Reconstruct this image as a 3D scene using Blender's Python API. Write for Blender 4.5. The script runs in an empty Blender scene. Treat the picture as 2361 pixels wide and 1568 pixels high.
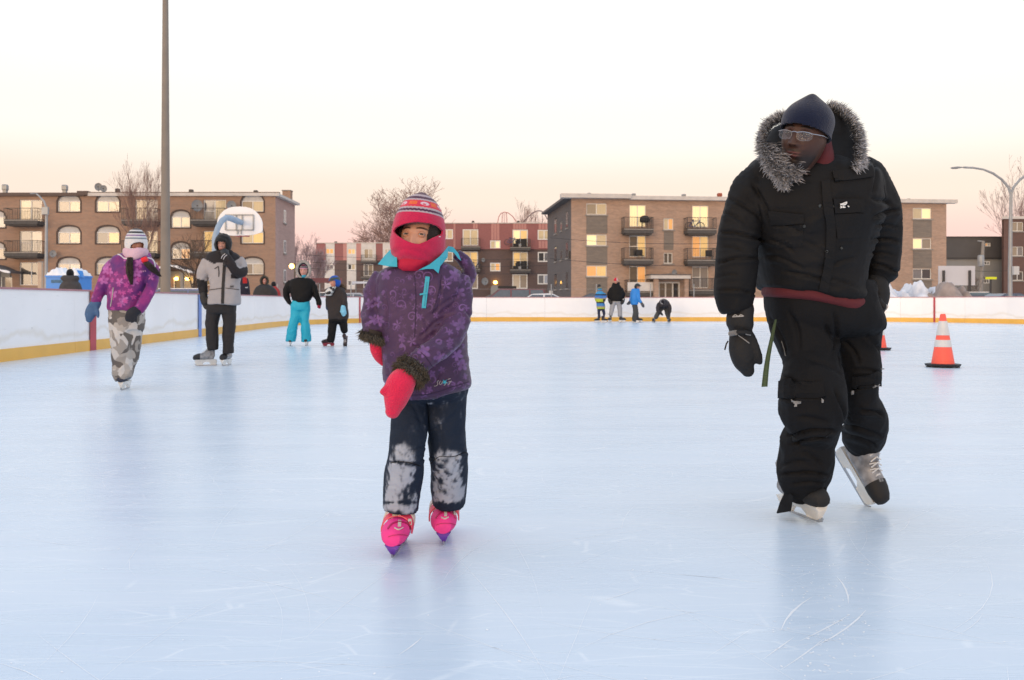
import bpy, math, random
import numpy as np
from mathutils import Vector, Matrix
from mathutils.bvhtree import BVHTree

random.seed(7)
SC = bpy.context.scene
COL = SC.collection
F, CX, HY, H = 2100.0, 1180.5, 696.0, 0.87      # focal length, axis column, horizon row, eye height
K = 1.734858

# ---------------------------------------------------------------- camera
cam = bpy.data.cameras.new('camera')
cam.lens = F / 2361 * 36.0
cam.sensor_width = 36.0
cam.shift_y = -(784 - HY) / 2361
cam.clip_start = 0.05
cam.clip_end = 3000
cam.dof.use_dof = True
cam.dof.focus_distance = 3.6
cam.dof.aperture_fstop = 9.0
camo = bpy.data.objects.new('camera', cam)
camo.location = (0, 0, H)
camo.rotation_euler = (math.pi / 2, 0, 0)
COL.objects.link(camo)
SC.camera = camo

# ---------------------------------------------------------------- light
SC.view_settings.view_transform = 'Standard'
SC.view_settings.look = 'None'
SC.view_settings.gamma = 1
SC.view_settings.exposure = 0.12
SC.view_settings.use_curve_mapping = False
SUN_EL, SUN_AZ = math.radians(7), math.radians(205)     # sun low behind the camera, to its left
world = bpy.data.worlds.new('World')
SC.world = world
world.use_nodes = True
wt = world.node_tree
wt.nodes.clear()


def wn(t, **kw):
    n = wt.nodes.new(t)
    for k, v in kw.items():
        setattr(n, k, v)
    return n


out = wn('ShaderNodeOutputWorld')
tc = wn('ShaderNodeTexCoord')
sep = wn('ShaderNodeSeparateXYZ')
wt.links.new(tc.outputs['Generated'], sep.inputs[0])
ramp = wn('ShaderNodeValToRGB')
ramp.color_ramp.interpolation = 'EASE'
els = [(0.0, (0.84, 0.50, 0.53)), (0.06, (0.94, 0.60, 0.56)), (0.115, (0.95, 0.76, 0.64)), (0.18, (1.0, 0.94, 0.85)),
       (0.30, (1.03, 1.01, 0.99)), (0.55, (0.88, 0.95, 1.06)), (1.0, (0.66, 0.80, 1.03))]
cr = ramp.color_ramp
while len(cr.elements) < len(els):
    cr.elements.new(0.5)
for e, (p, c) in zip(cr.elements, els):
    e.position = p
    e.color = (c[0], c[1], c[2], 1)
wt.links.new(sep.outputs['Z'], ramp.inputs[0])
# the sunset side of the same sky: a broad warm glow round the sun's azimuth
dot = wn('ShaderNodeVectorMath', operation='DOT_PRODUCT')
sd = (math.sin(SUN_AZ) , math.cos(SUN_AZ), 0)
wt.links.new(tc.outputs['Generated'], dot.inputs[0])
dot.inputs[1].default_value = sd
mr = wn('ShaderNodeMapRange', interpolation_type='SMOOTHSTEP')
mr.inputs['From Min'].default_value = 0.35
mr.inputs['From Max'].default_value = 1.0
wt.links.new(dot.outputs['Value'], mr.inputs['Value'])
mz = wn('ShaderNodeMapRange', interpolation_type='SMOOTHSTEP')
mz.inputs['From Min'].default_value = 0.55
mz.inputs['From Max'].default_value = 0.0
wt.links.new(sep.outputs['Z'], mz.inputs['Value'])
mul = wn('ShaderNodeMath', operation='MULTIPLY')
wt.links.new(mr.outputs[0], mul.inputs[0])
wt.links.new(mz.outputs[0], mul.inputs[1])
mix = wn('ShaderNodeMix', data_type='RGBA')
wt.links.new(mul.outputs[0], mix.inputs['Factor'])
wt.links.new(ramp.outputs[0], mix.inputs['A'])
mix.inputs['B'].default_value = (3.0, 1.75, 0.75, 1)
bg1 = wn('ShaderNodeBackground')
wt.links.new(mix.outputs['Result'], bg1.inputs['Color'])
bg1.inputs['Strength'].default_value = 0.95
sky = wn('ShaderNodeTexSky', sky_type='NISHITA')
sky.sun_disc = False
sky.sun_elevation = SUN_EL
sky.sun_rotation = SUN_AZ
bg2 = wn('ShaderNodeBackground')
wt.links.new(sky.outputs[0], bg2.inputs['Color'])
bg2.inputs['Strength'].default_value = 0.02
add = wn('ShaderNodeAddShader')
wt.links.new(bg1.outputs[0], add.inputs[0])
wt.links.new(bg2.outputs[0], add.inputs[1])
wt.links.new(add.outputs[0], out.inputs['Surface'])

sl = bpy.data.lights.new('sun', 'SUN')
sl.energy = 0.45
sl.angle = math.radians(14)
sl.color = (1.0, 0.80, 0.62)
so = bpy.data.objects.new('sun', sl)
sv = Vector((math.sin(SUN_AZ) * math.cos(SUN_EL), math.cos(SUN_AZ) * math.cos(SUN_EL), math.sin(SUN_EL)))
so.rotation_euler = sv.to_track_quat('Z', 'Y').to_euler()
so.location = (-10, -20, 12)
COL.objects.link(so)


# ---------------------------------------------------------------- placing
def P(x, y, d):
    return Vector(((x - CX) / F * d, d, H + (HY - y) / F * d))


class Crop:
    """turns a column and row of one enlarged piece of the photograph into a place at a given distance"""
    def __init__(s, ox, oy, sc, d=3.0):
        s.x0, s.y0, s.k, s.d = ox / K, oy / K, 1 / (sc * K), d

    def D(s, x, y):
        return s.x0 + x * s.k, s.y0 + y * s.k

    def p(s, x, y, dd=0.0):
        a, b = s.D(x, y)
        return P(a, b, s.d + dd)

    def r(s, px, dd=0.0):
        return px * s.k / F * (s.d + dd)


# ---------------------------------------------------------------- objects
def root(name, label, cat, loc, rz=0.0, group=None):
    o = bpy.data.objects.new(name, None)
    o.empty_display_size = 0.1
    COL.objects.link(o)
    o.location = loc
    o.rotation_euler = (0, 0, rz)
    o['label'] = label
    o['category'] = cat
    if group:
        o['group'] = group
    return o


def tag(o, label, cat, group=None, kind=None):
    o['label'] = label
    if cat:
        o['category'] = cat
    if group:
        o['group'] = group
    if kind:
        o['kind'] = kind
    return o


def top_matrix(o):
    while o.parent:
        o = o.parent
    return Matrix.LocRotScale(o.location, o.rotation_euler, None)


def link(name, me, mat, parent=None, local=False):
    """world-space mesh (or parent-space with local=True) as one object"""
    if mat is not None and len(me.materials) == 0:
        me.materials.append(mat)
    o = bpy.data.objects.new(name, me)
    me.name = name
    COL.objects.link(o)
    if parent is not None:
        if not local:
            me.transform(top_matrix(parent).inverted())
        o.parent = parent
    return o


def smooth(me, angle=None):
    me.polygons.foreach_set('use_smooth', [True] * len(me.polygons))
    if angle is not None:
        me.set_sharp_from_angle(angle=math.radians(angle))


class MB:
    def __init__(s):
        s.v, s.f = [], []

    def quad(s, a, b, c, d):
        n = len(s.v)
        s.v += [a, b, c, d]
        s.f.append((n, n + 1, n + 2, n + 3))

    def box(s, x0, y0, z0, x1, y1, z1):
        n = len(s.v)
        s.v += [(x0, y0, z0), (x1, y0, z0), (x1, y1, z0), (x0, y1, z0), (x0, y0, z1), (x1, y0, z1), (x1, y1, z1), (x0, y1, z1)]
        for q in ((0, 3, 2, 1), (4, 5, 6, 7), (0, 1, 5, 4), (1, 2, 6, 5), (2, 3, 7, 6), (3, 0, 4, 7)):
            s.f.append(tuple(n + i for i in q))
        return s

    def bar(s, a, b, w, h=None, up=(0, 0, 1)):
        h = h or w
        a, b = Vector(a), Vector(b)
        t = (b - a).normalized()
        u = Vector(up)
        if abs(t.dot(u)) > 0.95:
            u = Vector((0, 1, 0))
        sx = t.cross(u).normalized()
        sz = sx.cross(t)
        n = len(s.v)
        for p in (a, b):
            for i, j in ((-1, -1), (1, -1), (1, 1), (-1, 1)):
                s.v.append(tuple(p + sx * (i * w / 2) + sz * (j * h / 2)))
        for q in ((0, 3, 2, 1), (4, 5, 6, 7), (0, 1, 5, 4), (1, 2, 6, 5), (2, 3, 7, 6), (3, 0, 4, 7)):
            s.f.append(tuple(n + i for i in q))
        return s

    def tube(s, pts, rad, n=10, cap=True, flat=None):
        """round tube along pts; rad a number or list; flat = (factor, direction) squashes it"""
        pts = [Vector(p) for p in pts]
        if not hasattr(rad, '__len__'):
            rad = [rad] * len(pts)
        m = len(pts)
        prev = None
        base = len(s.v)
        for i, p in enumerate(pts):
            t = (pts[min(i + 1, m - 1)] - pts[max(i - 1, 0)]).normalized()
            if prev is None:
                r = Vector((0, 1, 0)) if abs(t.y) < 0.9 else Vector((1, 0, 0))
            else:
                r = prev
            r = (r - t * r.dot(t)).normalized()
            prev = r
            b = t.cross(r)
            for k in range(n):
                a = 2 * math.pi * k / n
                o = (r * math.cos(a) + b * math.sin(a)) * rad[i]
                if flat:
                    fd = Vector(flat[1]).normalized()
                    o = o - fd * (o.dot(fd) * (1 - flat[0]))
                s.v.append(tuple(p + o))
        for i in range(m - 1):
            for k in range(n):
                k2 = (k + 1) % n
                s.f.append((base + i * n + k, base + i * n + k2, base + (i + 1) * n + k2, base + (i + 1) * n + k))
        if cap:
            s.f.append(tuple(base + k for k in range(n))[::-1])
            s.f.append(tuple(base + (m - 1) * n + k for k in range(n)))
        return s

    def rings(s, rs, cap=True):
        base = len(s.v)
        n = len(rs[0])
        for r in rs:
            s.v += [tuple(p) for p in r]
        for i in range(len(rs) - 1):
            for k in range(n):
                k2 = (k + 1) % n
                s.f.append((base + i * n + k, base + i * n + k2, base + (i + 1) * n + k2, base + (i + 1) * n + k))
        if cap:
            s.f.append(tuple(base + k for k in range(n))[::-1])
            s.f.append(tuple(base + (len(rs) - 1) * n + k for k in range(n)))
        return s

    def lathe(s, prof, c=(0, 0, 0), n=24):
        return s.rings([[(c[0] + r * math.cos(2 * math.pi * k / n), c[1] + r * math.sin(2 * math.pi * k / n), c[2] + z) for k in range(n)] for r, z in prof])

    def prism(s, poly, y0, y1):
        """poly in x,z extruded along y"""
        n = len(s.v)
        m = len(poly)
        s.v += [(x, y0, z) for x, z in poly] + [(x, y1, z) for x, z in poly]
        s.f.append(tuple(n + i for i in range(m)))
        s.f.append(tuple(n + m + i for i in range(m))[::-1])
        for i in range(m):
            j = (i + 1) % m
            s.f.append((n + j, n + i, n + m + i, n + m + j))
        return s

    def mesh(s, name='mesh'):
        me = bpy.data.meshes.new(name)
        me.from_pydata([tuple(v) for v in s.v], [], s.f)
        me.update()
        return me

    def build(s, name, mat, parent=None, local=False, sm=False, fix=True):
        me = s.mesh(name)
        if fix:
            import bmesh
            bm = bmesh.new()
            bm.from_mesh(me)
            bmesh.ops.recalc_face_normals(bm, faces=bm.faces)
            bm.to_mesh(me)
            bm.free()
        if sm:
            smooth(me, None if sm is True else sm)
        return link(name, me, mat, parent, local)


# ---------------------------------------------------------------- noise
def _hash(ix, iy, iz, seed):
    h = (ix * 374761393 + iy * 668265263 + iz * 2147483647 + seed * 974634777) & 0xffffffff
    h = ((h ^ (h >> 13)) * 1274126177) & 0xffffffff
    return ((h ^ (h >> 16)) & 0xffff) / 65535.0


def vnoise(p, seed=0):
    p = np.asarray(p, dtype=np.float64)
    i = np.floor(p).astype(np.int64)
    f = p - i
    f = f * f * (3 - 2 * f)
    r = 0
    for dx in (0, 1):
        for dy in (0, 1):
            for dz in (0, 1):
                w = (f[:, 0] if dx else 1 - f[:, 0]) * (f[:, 1] if dy else 1 - f[:, 1]) * (f[:, 2] if dz else 1 - f[:, 2])
                r = r + w * _hash(i[:, 0] + dx, i[:, 1] + dy, i[:, 2] + dz, seed)
    return r * 2 - 1


def fbm(p, seed=0, oct=3):
    a, r = 1.0, 0
    for o in range(oct):
        r = r + a * vnoise(p * 2 ** o, seed + o * 17)
        a *= 0.5
    return r


# ---------------------------------------------------------------- materials
def mat(name, col, rough=0.7, var=0.12, vs=6.0, bump=0.0, bs=60.0, metal=0.0, spec=0.5, coat=0.0, attr=None, sheen=0.0, emit=None, es=1.0):
    m = bpy.data.materials.new(name)
    m.use_nodes = True
    nt = m.node_tree
    b = nt.nodes['Principled BSDF']
    b.inputs['Roughness'].default_value = rough
    b.inputs['Metallic'].default_value = metal
    b.inputs['Specular IOR Level'].default_value = spec
    b.inputs['Coat Weight'].default_value = coat
    b.inputs['Sheen Weight'].default_value = sheen
    tcn = nt.nodes.new('ShaderNodeTexCoord')
    if attr:
        src = nt.nodes.new('ShaderNodeAttribute')
        src.attribute_name = attr
        csock = src.outputs['Color']
    else:
        src = nt.nodes.new('ShaderNodeRGB')
        src.outputs[0].default_value = (col[0], col[1], col[2], 1)
        csock = src.outputs[0]
    if var:
        nz = nt.nodes.new('ShaderNodeTexNoise')
        nz.inputs['Scale'].default_value = vs
        nz.inputs['Detail'].default_value = 5
        nt.links.new(tcn.outputs['Object'], nz.inputs['Vector'])
        mrn = nt.nodes.new('ShaderNodeMapRange')
        mrn.inputs['From Min'].default_value = 0.25
        mrn.inputs['From Max'].default_value = 0.75
        mrn.inputs['To Min'].default_value = 1 - var
        mrn.inputs['To Max'].default_value = 1 + var
        nt.links.new(nz.outputs['Fac'], mrn.inputs['Value'])
        mm = nt.nodes.new('ShaderNodeVectorMath')
        mm.operation = 'SCALE'
        nt.links.new(csock, mm.inputs[0])
        nt.links.new(mrn.outputs[0], mm.inputs['Scale'])
        csock = mm.outputs[0]
    nt.links.new(csock, b.inputs['Base Color'])
    if bump:
        n2 = nt.nodes.new('ShaderNodeTexNoise')
        n2.inputs['Scale'].default_value = bs
        n2.inputs['Detail'].default_value = 3
        nt.links.new(tcn.outputs['Object'], n2.inputs['Vector'])
        bp = nt.nodes.new('ShaderNodeBump')
        bp.inputs['Strength'].default_value = bump
        bp.inputs['Distance'].default_value = 0.01
        nt.links.new(n2.outputs['Fac'], bp.inputs['Height'])
        nt.links.new(bp.outputs[0], b.inputs['Normal'])
    if emit:
        b.inputs['Emission Color'].default_value = (*emit, 1)
        b.inputs['Emission Strength'].default_value = es
    return m


class NB:
    """small helper to write node maths"""
    def __init__(s, m):
        s.nt = m.node_tree

    def n(s, t, ins=None, **kw):
        nd = s.nt.nodes.new(t)
        for k, v in kw.items():
            setattr(nd, k, v)
        for k, v in (ins or {}).items():
            s.set(nd.inputs[k], v)
        return nd

    def set(s, sock, v):
        if isinstance(v, bpy.types.NodeSocket):
            s.nt.links.new(v, sock)
        else:
            sock.default_value = v

    def m(s, op, *a, clamp=False):
        nd = s.nt.nodes.new('ShaderNodeMath')
        nd.operation = op
        nd.use_clamp = clamp
        for i, v in enumerate(a):
            s.set(nd.inputs[i], v)
        return nd.outputs[0]

    def step(s, v, a, b):
        nd = s.n('ShaderNodeMapRange', {'Value': v, 'From Min': a, 'From Max': b})
        return nd.outputs[0]

    def mix(s, f, a, b):
        nd = s.n('ShaderNodeMix', data_type='RGBA')
        s.set(nd.inputs['Factor'], f)
        for k, v in (('A', a), ('B', b)):
            if not isinstance(v, bpy.types.NodeSocket):
                v = (v[0], v[1], v[2], 1)
            s.set(nd.inputs[k], v)
        return nd.outputs['Result']


def brick_mat(name, c1, c2, mortar, axis='xz', patch=0.25):
    m = mat(name, c1, 0.9, 0)
    nb = NB(m)
    b = m.node_tree.nodes['Principled BSDF']
    t = nb.n('ShaderNodeTexCoord').outputs['Object']
    s = nb.n('ShaderNodeSeparateXYZ', {0: t})
    h = s.outputs['X'] if axis == 'xz' else s.outputs['Y']
    v = nb.n('ShaderNodeCombineXYZ', {'X': h, 'Y': s.outputs['Z']}).outputs[0]
    br = nb.n('ShaderNodeTexBrick', {'Vector': v, 'Color1': (*c1, 1), 'Color2': (*c2, 1), 'Mortar': (*mortar, 1), 'Scale': 1.0, 'Mortar Size': 0.01,
                                    'Brick Width': 0.26, 'Row Height': 0.085, 'Bias': 0.0})
    w = nb.n('ShaderNodeMapping', {'Vector': v, 'Scale': (0.7, 3.2, 1)}).outputs[0]
    n1 = nb.n('ShaderNodeTexNoise', {'Vector': w, 'Scale': 1.1, 'Detail': 6.0, 'Roughness': 0.65})
    n2 = nb.n('ShaderNodeTexNoise', {'Vector': v, 'Scale': 0.25, 'Detail': 3.0})
    k = nb.m('MULTIPLY', nb.m('ADD', nb.m('MULTIPLY', n1.outputs['Fac'], patch * 2), 1 - patch), nb.m('ADD', nb.m('MULTIPLY', n2.outputs['Fac'], 0.35), 0.83))
    c = nb.n('ShaderNodeVectorMath', {0: br.outputs['Color'], 'Scale': k}, operation='SCALE').outputs[0]
    nb.set(b.inputs['Base Color'], c)
    bp = nb.n('ShaderNodeBump', {'Height': br.outputs['Fac'], 'Strength': 0.4, 'Distance': 0.01}, invert=True)
    nb.set(b.inputs['Normal'], bp.outputs[0])
    return m


def pane_mat(name, col, em=None, es=0.0, folds=14.0, dark=0.75):
    """glass with a blind, a curtain or an unlit room behind it"""
    m = mat(name, col, 0.5, 0, spec=0.5, coat=1.0)
    nb = NB(m)
    b = m.node_tree.nodes['Principled BSDF']
    b.inputs['Coat Roughness'].default_value = 0.04
    b.inputs['Coat IOR'].default_value = 1.5
    t = nb.n('ShaderNodeTexCoord').outputs['Object']
    w = nb.n('ShaderNodeTexWave', {'Vector': t, 'Scale': folds / 6.0, 'Distortion': 2.5, 'Detail': 2.0}, bands_direction='X')
    n1 = nb.n('ShaderNodeTexNoise', {'Vector': t, 'Scale': 1.4, 'Detail': 3.0})
    k = nb.m('MULTIPLY', nb.step(w.outputs['Fac'], 0.0, 1.0), 0.18)
    k = nb.m('ADD', k, nb.m('MULTIPLY', n1.outputs['Fac'], 1.0 - dark))
    k = nb.m('ADD', k, dark)
    c = nb.n('ShaderNodeVectorMath', {0: (*col,), 'Scale': k}, operation='SCALE').outputs[0]
    nb.set(b.inputs['Base Color'], c)
    if em:  # emission paints in sunset sky mirrored by the glass, besides lit rooms
        e = nb.n('ShaderNodeVectorMath', {0: (*em,), 'Scale': k}, operation='SCALE').outputs[0]
        nb.set(b.inputs['Emission Color'], e)
        b.inputs['Emission Strength'].default_value = es
    return m


M = {}
M['white_frame'] = mat('white_window_frame', (0.72, 0.71, 0.68), 0.5, 0.05)
M['grey_frame'] = mat('grey_window_frame', (0.35, 0.33, 0.30), 0.5, 0.05)
M['concrete'] = mat('concrete', (0.26, 0.24, 0.22), 0.9, 0.15, 4)
M['dark_metal'] = mat('dark_metal', (0.045, 0.042, 0.042), 0.5, 0.1)
M['grey_metal'] = mat('galvanised_metal', (0.30, 0.32, 0.34), 0.45, 0.15, 3, metal=0.3)
M['slab'] = mat('balcony_concrete', (0.085, 0.08, 0.078), 0.9, 0.2)
M['fascia'] = mat('roof_fascia', (0.55, 0.52, 0.49), 0.7, 0.12, 2)
M['brown_fascia'] = mat('brown_fascia', (0.10, 0.07, 0.06), 0.7, 0.1)
M['roof'] = mat('roofing', (0.12, 0.11, 0.11), 0.9, 0.2)
M['snow'] = mat('snow', (0.80, 0.82, 0.86), 0.85, 0.06, 3, bump=0.6, bs=12)
M['cream'] = pane_mat('cream_blind', (0.46, 0.38, 0.25), (1.0, 0.78, 0.42), 0.10)  # blinds and curtain below too: faint glow painted in for reflected sky
M['pale'] = pane_mat('pale_blind', (0.40, 0.37, 0.33), (1.0, 0.85, 0.6), 0.03)
M['beige'] = pane_mat('beige_curtain', (0.25, 0.21, 0.16), (1.0, 0.8, 0.5), 0.02)
M['gold'] = pane_mat('gold_glow_curtain', (0.48, 0.34, 0.15), (1.0, 0.62, 0.22), 0.42)  # glow painted in for golden sunset reflected by the pane
M['amber'] = pane_mat('lit_amber_room', (0.45, 0.22, 0.08), (1.0, 0.45, 0.13), 0.5)
M['bright'] = pane_mat('bright_glow_blind', (0.75, 0.62, 0.36), (1.0, 0.78, 0.40), 0.50, dark=0.85)  # pale blind, glow painted in for bright sky mirrored in the glass
M['dark'] = pane_mat('dark_room', (0.025, 0.027, 0.033))
M['greyp'] = pane_mat('grey_blind', (0.16, 0.16, 0.17))
M['bluish'] = pane_mat('pale_blue_blind', (0.38, 0.41, 0.48))
M['arch_white'] = mat('white_arch_panel', (0.50, 0.50, 0.50), 0.6, 0.12, 3)
M['lamp_lit'] = mat('lit_lamp', (1, 0.6, 0.2), 0.4, 0, emit=(1.0, 0.55, 0.12), es=9.0)
M['brickA'] = brick_mat('brown_red_brick', (0.37, 0.22, 0.15), (0.30, 0.19, 0.138), (0.30, 0.245, 0.20))
M['brickA_side'] = brick_mat('brown_red_brick_end', (0.44, 0.28, 0.245), (0.38, 0.25, 0.22), (0.38, 0.29, 0.27), 'yz')
M['brickB'] = brick_mat('tan_brick', (0.44, 0.29, 0.215), (0.34, 0.235, 0.18), (0.35, 0.275, 0.22), patch=0.32)
M['brickB_side'] = brick_mat('grey_painted_brick_end', (0.11, 0.10, 0.10), (0.10, 0.09, 0.09), (0.09, 0.08, 0.08), 'yz', 0.12)
M['brick_panel'] = brick_mat('grey_green_brick', (0.22, 0.185, 0.155), (0.18, 0.155, 0.135), (0.18, 0.16, 0.14), patch=0.35)
M['brickC'] = brick_mat('dark_brown_brick', (0.135, 0.092, 0.085), (0.115, 0.08, 0.075), (0.13, 0.097, 0.09), patch=0.15)
M['brickD'] = brick_mat('red_brown_brick', (0.15, 0.085, 0.07), (0.13, 0.077, 0.065), (0.13, 0.09, 0.08), patch=0.12)
M['pink_siding'] = mat('dull_red_siding', (0.27, 0.10, 0.10), 0.6, 0.1)
M['pink_light'] = mat('pale_pink_siding', (0.46, 0.22, 0.20), 0.6, 0.1)
M['white_siding'] = mat('white_siding', (0.6, 0.58, 0.56), 0.6, 0.12, 1.5)
M['dark_siding'] = mat('dark_grey_siding', (0.085, 0.08, 0.078), 0.6, 0.1, 1)
M['light_siding'] = mat('light_grey_siding', (0.27, 0.265, 0.25), 0.7, 0.06, 1)

# ================================================================ ground, ice, boards
g = MB()
g.quad((-400, -120, -0.03), (400, -120, -0.03), (400, 900, -0.03), (-400, 900, -0.03))
mg = mat('packed_snow_ground', (0.55, 0.56, 0.58), 0.9, 0.25, 0.4, bump=0.5, bs=3)
tag(g.build('ground', mg), 'packed snow ground round the rink', None, kind='structure')

# board line, seen from above (x, y), going from behind the camera along the left, round both corners, down the right
def board_path():
    pts = [(-6.85, 0.0), (-7.38, 13.1), (-7.83, 22.8), (-8.2, 31.5)]
    # left corner, radius about 8
    c = (-0.35, 32.6)
    for i in range(1, 12):
        a = math.radians(180 - i * 90 / 12)
        pts.append((c[0] + 7.9 * math.cos(a), c[1] - 0.6 + 8.6 * math.sin(a)))
    pts += [(0.2, 40.62), (4.0, 40.7), (8.0, 40.75), (12.6, 40.7)]
    c = (12.6, 32.6)
    for i in range(1, 12):
        a = math.radians(90 - i * 90 / 12)
        pts.append((c[0] + 8.1 * math.cos(a), c[1] + 8.1 * math.sin(a)))
    pts += [(20.75, 32.0), (20.9, 24.0), (21.1, 16.0), (21.2, 8.0)]
    return pts


BP = [Vector((a, b, 0)) for a, b in board_path()]
BL = [0.0]
for a, b in zip(BP, BP[1:]):
    BL.append(BL[-1] + (b - a).length)


def on_board(s):
    s = max(0, min(BL[-1] - 1e-4, s))
    for i in range(len(BP) - 1):
        if s <= BL[i + 1]:
            t = (s - BL[i]) / (BL[i + 1] - BL[i])
            p = BP[i].lerp(BP[i + 1], t)
            d = (BP[min(i + 2, len(BP) - 1)] - BP[i + 1]).normalized() * t + (BP[i + 1] - BP[i]).normalized() * (1 - t)
            d.normalize()
            return p, d, Vector((d.y, -d.x, 0))      # point, along, towards the ice
    return BP[-1], Vector((0, -1, 0)), Vector((-1, 0, 0))


def board_strip(name, s0, s1, z0, z1, y0, y1, m, parent, step=0.7):
    """a curved strip standing y0..y1 metres in front of the board line"""
    n = max(1, int((s1 - s0) / step))
    rs = []
    for i in range(n + 1):
        p, d, q = on_board(s0 + (s1 - s0) * i / n)
        rs.append([p + q * y0 + Vector((0, 0, z0)), p + q * y1 + Vector((0, 0, z0)), p + q * y1 + Vector((0, 0, z1)), p + q * y0 + Vector((0, 0, z1))])
    return MB().rings(rs).build(name, m, parent)


def seen_at(px):
    """length along the boards where the camera sees column px"""
    best = None
    for i in range(4000):
        s = BL[-1] * i / 4000
        p = on_board(s)[0]
        if p.y < 8:
            continue
        e = abs(CX + p.x / p.y * F - px)
        if best is None or e < best[0]:
            best = (e, s)
    return best[1]


BOARD_H = 1.085
m_board = mat('white_rink_board', (0.90, 0.91, 0.925), 0.35, 0.05, 0.8, bump=0.05, bs=5)
nb = NB(m_board)
tco = nb.n('ShaderNodeTexCoord').outputs['Object']
sp_ = nb.n('ShaderNodeSeparateXYZ', {0: tco})
wz = nb.n('ShaderNodeTexNoise', {'Vector': tco, 'Scale': 1.3, 'Detail': 4.0})
hz = nb.m('SUBTRACT', sp_.outputs['Z'], nb.m('MULTIPLY', wz.outputs['Fac'], 0.5))
band = nb.m('MULTIPLY', nb.step(hz, 0.02, 0.08), nb.step(hz, 0.16, 0.10), clamp=True)
bsdf = m_board.node_tree.nodes['Principled BSDF']
old = bsdf.inputs['Base Color'].links[0].from_socket
sc1 = nb.n('ShaderNodeTexNoise', {'Vector': nb.n('ShaderNodeMapping', {'Vector': tco, 'Scale': (1.5, 1.5, 9.0)}).outputs[0], 'Scale': 2.2, 'Detail': 6.0, 'Roughness': 0.75}).outputs['Fac']
sc2_ = nb.n('ShaderNodeTexNoise', {'Vector': nb.n('ShaderNodeMapping', {'Vector': tco, 'Scale': (3.0, 3.0, 3.0)}).outputs[0], 'Scale': 4.0, 'Detail': 2.0}).outputs['Fac']
cc = nb.mix(nb.m('MULTIPLY', band, 0.5), old, (0.74, 0.70, 0.62))
cc = nb.mix(nb.m('MULTIPLY', nb.step(sc1, 0.60, 0.72), 0.30), cc, (0.52, 0.53, 0.56))
cc = nb.mix(nb.m('MULTIPLY', nb.step(sc2_, 0.74, 0.78), 0.35), cc, (0.25, 0.25, 0.27))
nb.set(bsdf.inputs['Base Color'], cc)
m_kick = mat('yellow_kick_plate', (0.80, 0.46, 0.085), 0.4, 0.1, 1.5)
m_red = mat('red_rink_stripe', (0.42, 0.035, 0.06), 0.4, 0.15, 3)
m_blue = mat('blue_rink_stripe', (0.12, 0.24, 0.60), 0.4, 0.12, 3)
m_cap = mat('faded_red_cap_rail', (0.42, 0.20, 0.22), 0.5, 0.1)
boards = root('rink_boards', 'long white rink boards with yellow kick plate and red and blue stripes round the ice', 'rink boards', (-7.4, 13, 0))
s = 0.0
rb = random.Random(3)
while s < BL[-1] - 0.3:
    e = min(s + 2.6, BL[-1])
    o = board_strip('panel', s + 0.003, e - 0.003, 0.0, BOARD_H - 0.03, -0.05, 0.0 + rb.uniform(-0.004, 0.004), m_board, boards)
    board_strip('kick_plate', s + 0.004, e - 0.004, 0.0, 0.185 + rb.uniform(-0.004, 0.004), 0.006, 0.020, m_kick, boards)
    s = e
board_strip('cap_rail', 0, BL[-1], BOARD_H - 0.03, BOARD_H, -0.07, 0.022, m_cap, boards)
for px, w, mm in ((212, 0.26, m_red), (459, 0.25, m_blue), (828.5, 0.07, m_red), (2155, 0.075, m_red)):
    sm = seen_at(px)
    board_strip('stripe', sm - w / 2, sm + w / 2, 0.0, BOARD_H - 0.032, 0.024, 0.028, mm, boards, 0.1)
# posts behind the boards
bp_ = MB()
s = 0.0
while s < BL[-1]:
    p, d, q = on_board(s)
    bp_.bar(p - q * 0.12, p - q * 0.12 + Vector((0, 0, BOARD_H - 0.04)), 0.09)
    s += 2.6
o = bp_.build('support_posts', M['grey_metal'], boards)

# ice: one sheet under everything inside the boards
poly = [tuple(p + on_board(BL[i])[2] * -0.02) for i, p in enumerate(BP)]
poly = [(-6.6, -14, 0.0)] + poly + [(21.4, -14, 0)]
me = bpy.data.meshes.new('ice')
me.from_pydata([(a[0], a[1], 0.0) for a in poly], [], [tuple(range(len(poly)))[::-1]])
m_ice = mat('rink_ice', (0.60, 0.72, 0.86), 0.2, 0)
nb = NB(m_ice)
b = m_ice.node_tree.nodes['Principled BSDF']
t = nb.n('ShaderNodeTexCoord').outputs['Object']
st = nb.n('ShaderNodeMapping', {'Vector': t, 'Rotation': (0, 0, math.radians(12)), 'Scale': (0.55, 2.6, 1)}).outputs[0]
st2 = nb.n('ShaderNodeMapping', {'Vector': t, 'Rotation': (0, 0, math.radians(-24)), 'Scale': (1.2, 14, 1)}).outputs[0]
st3 = nb.n('ShaderNodeMapping', {'Vector': t, 'Rotation': (0, 0, math.radians(31)), 'Scale': (2.0, 38, 1)}).outputs[0]
n1 = nb.n('ShaderNodeTexNoise', {'Vector': st, 'Scale': 0.9, 'Detail': 6.0, 'Roughness': 0.6, 'Distortion': 0.5}).outputs['Fac']
n2 = nb.n('ShaderNodeTexNoise', {'Vector': st2, 'Scale': 1.0, 'Detail': 5.0, 'Roughness': 0.7, 'Distortion': 0.8}).outputs['Fac']
n3 = nb.n('ShaderNodeTexNoise', {'Vector': st3, 'Scale': 1.0, 'Detail': 4.0, 'Roughness': 0.8, 'Distortion': 0.4}).outputs['Fac']
sc_ = nb.step(n3, 0.60, 0.70)
sn = nb.step(n2, 0.35, 0.75)
c = nb.mix(nb.step(n1, 0.3, 0.7), (0.565, 0.675, 0.785), (0.655, 0.745, 0.83))
c = nb.mix(nb.m('MULTIPLY', sn, 0.20), c, (0.74, 0.81, 0.92))
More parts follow.
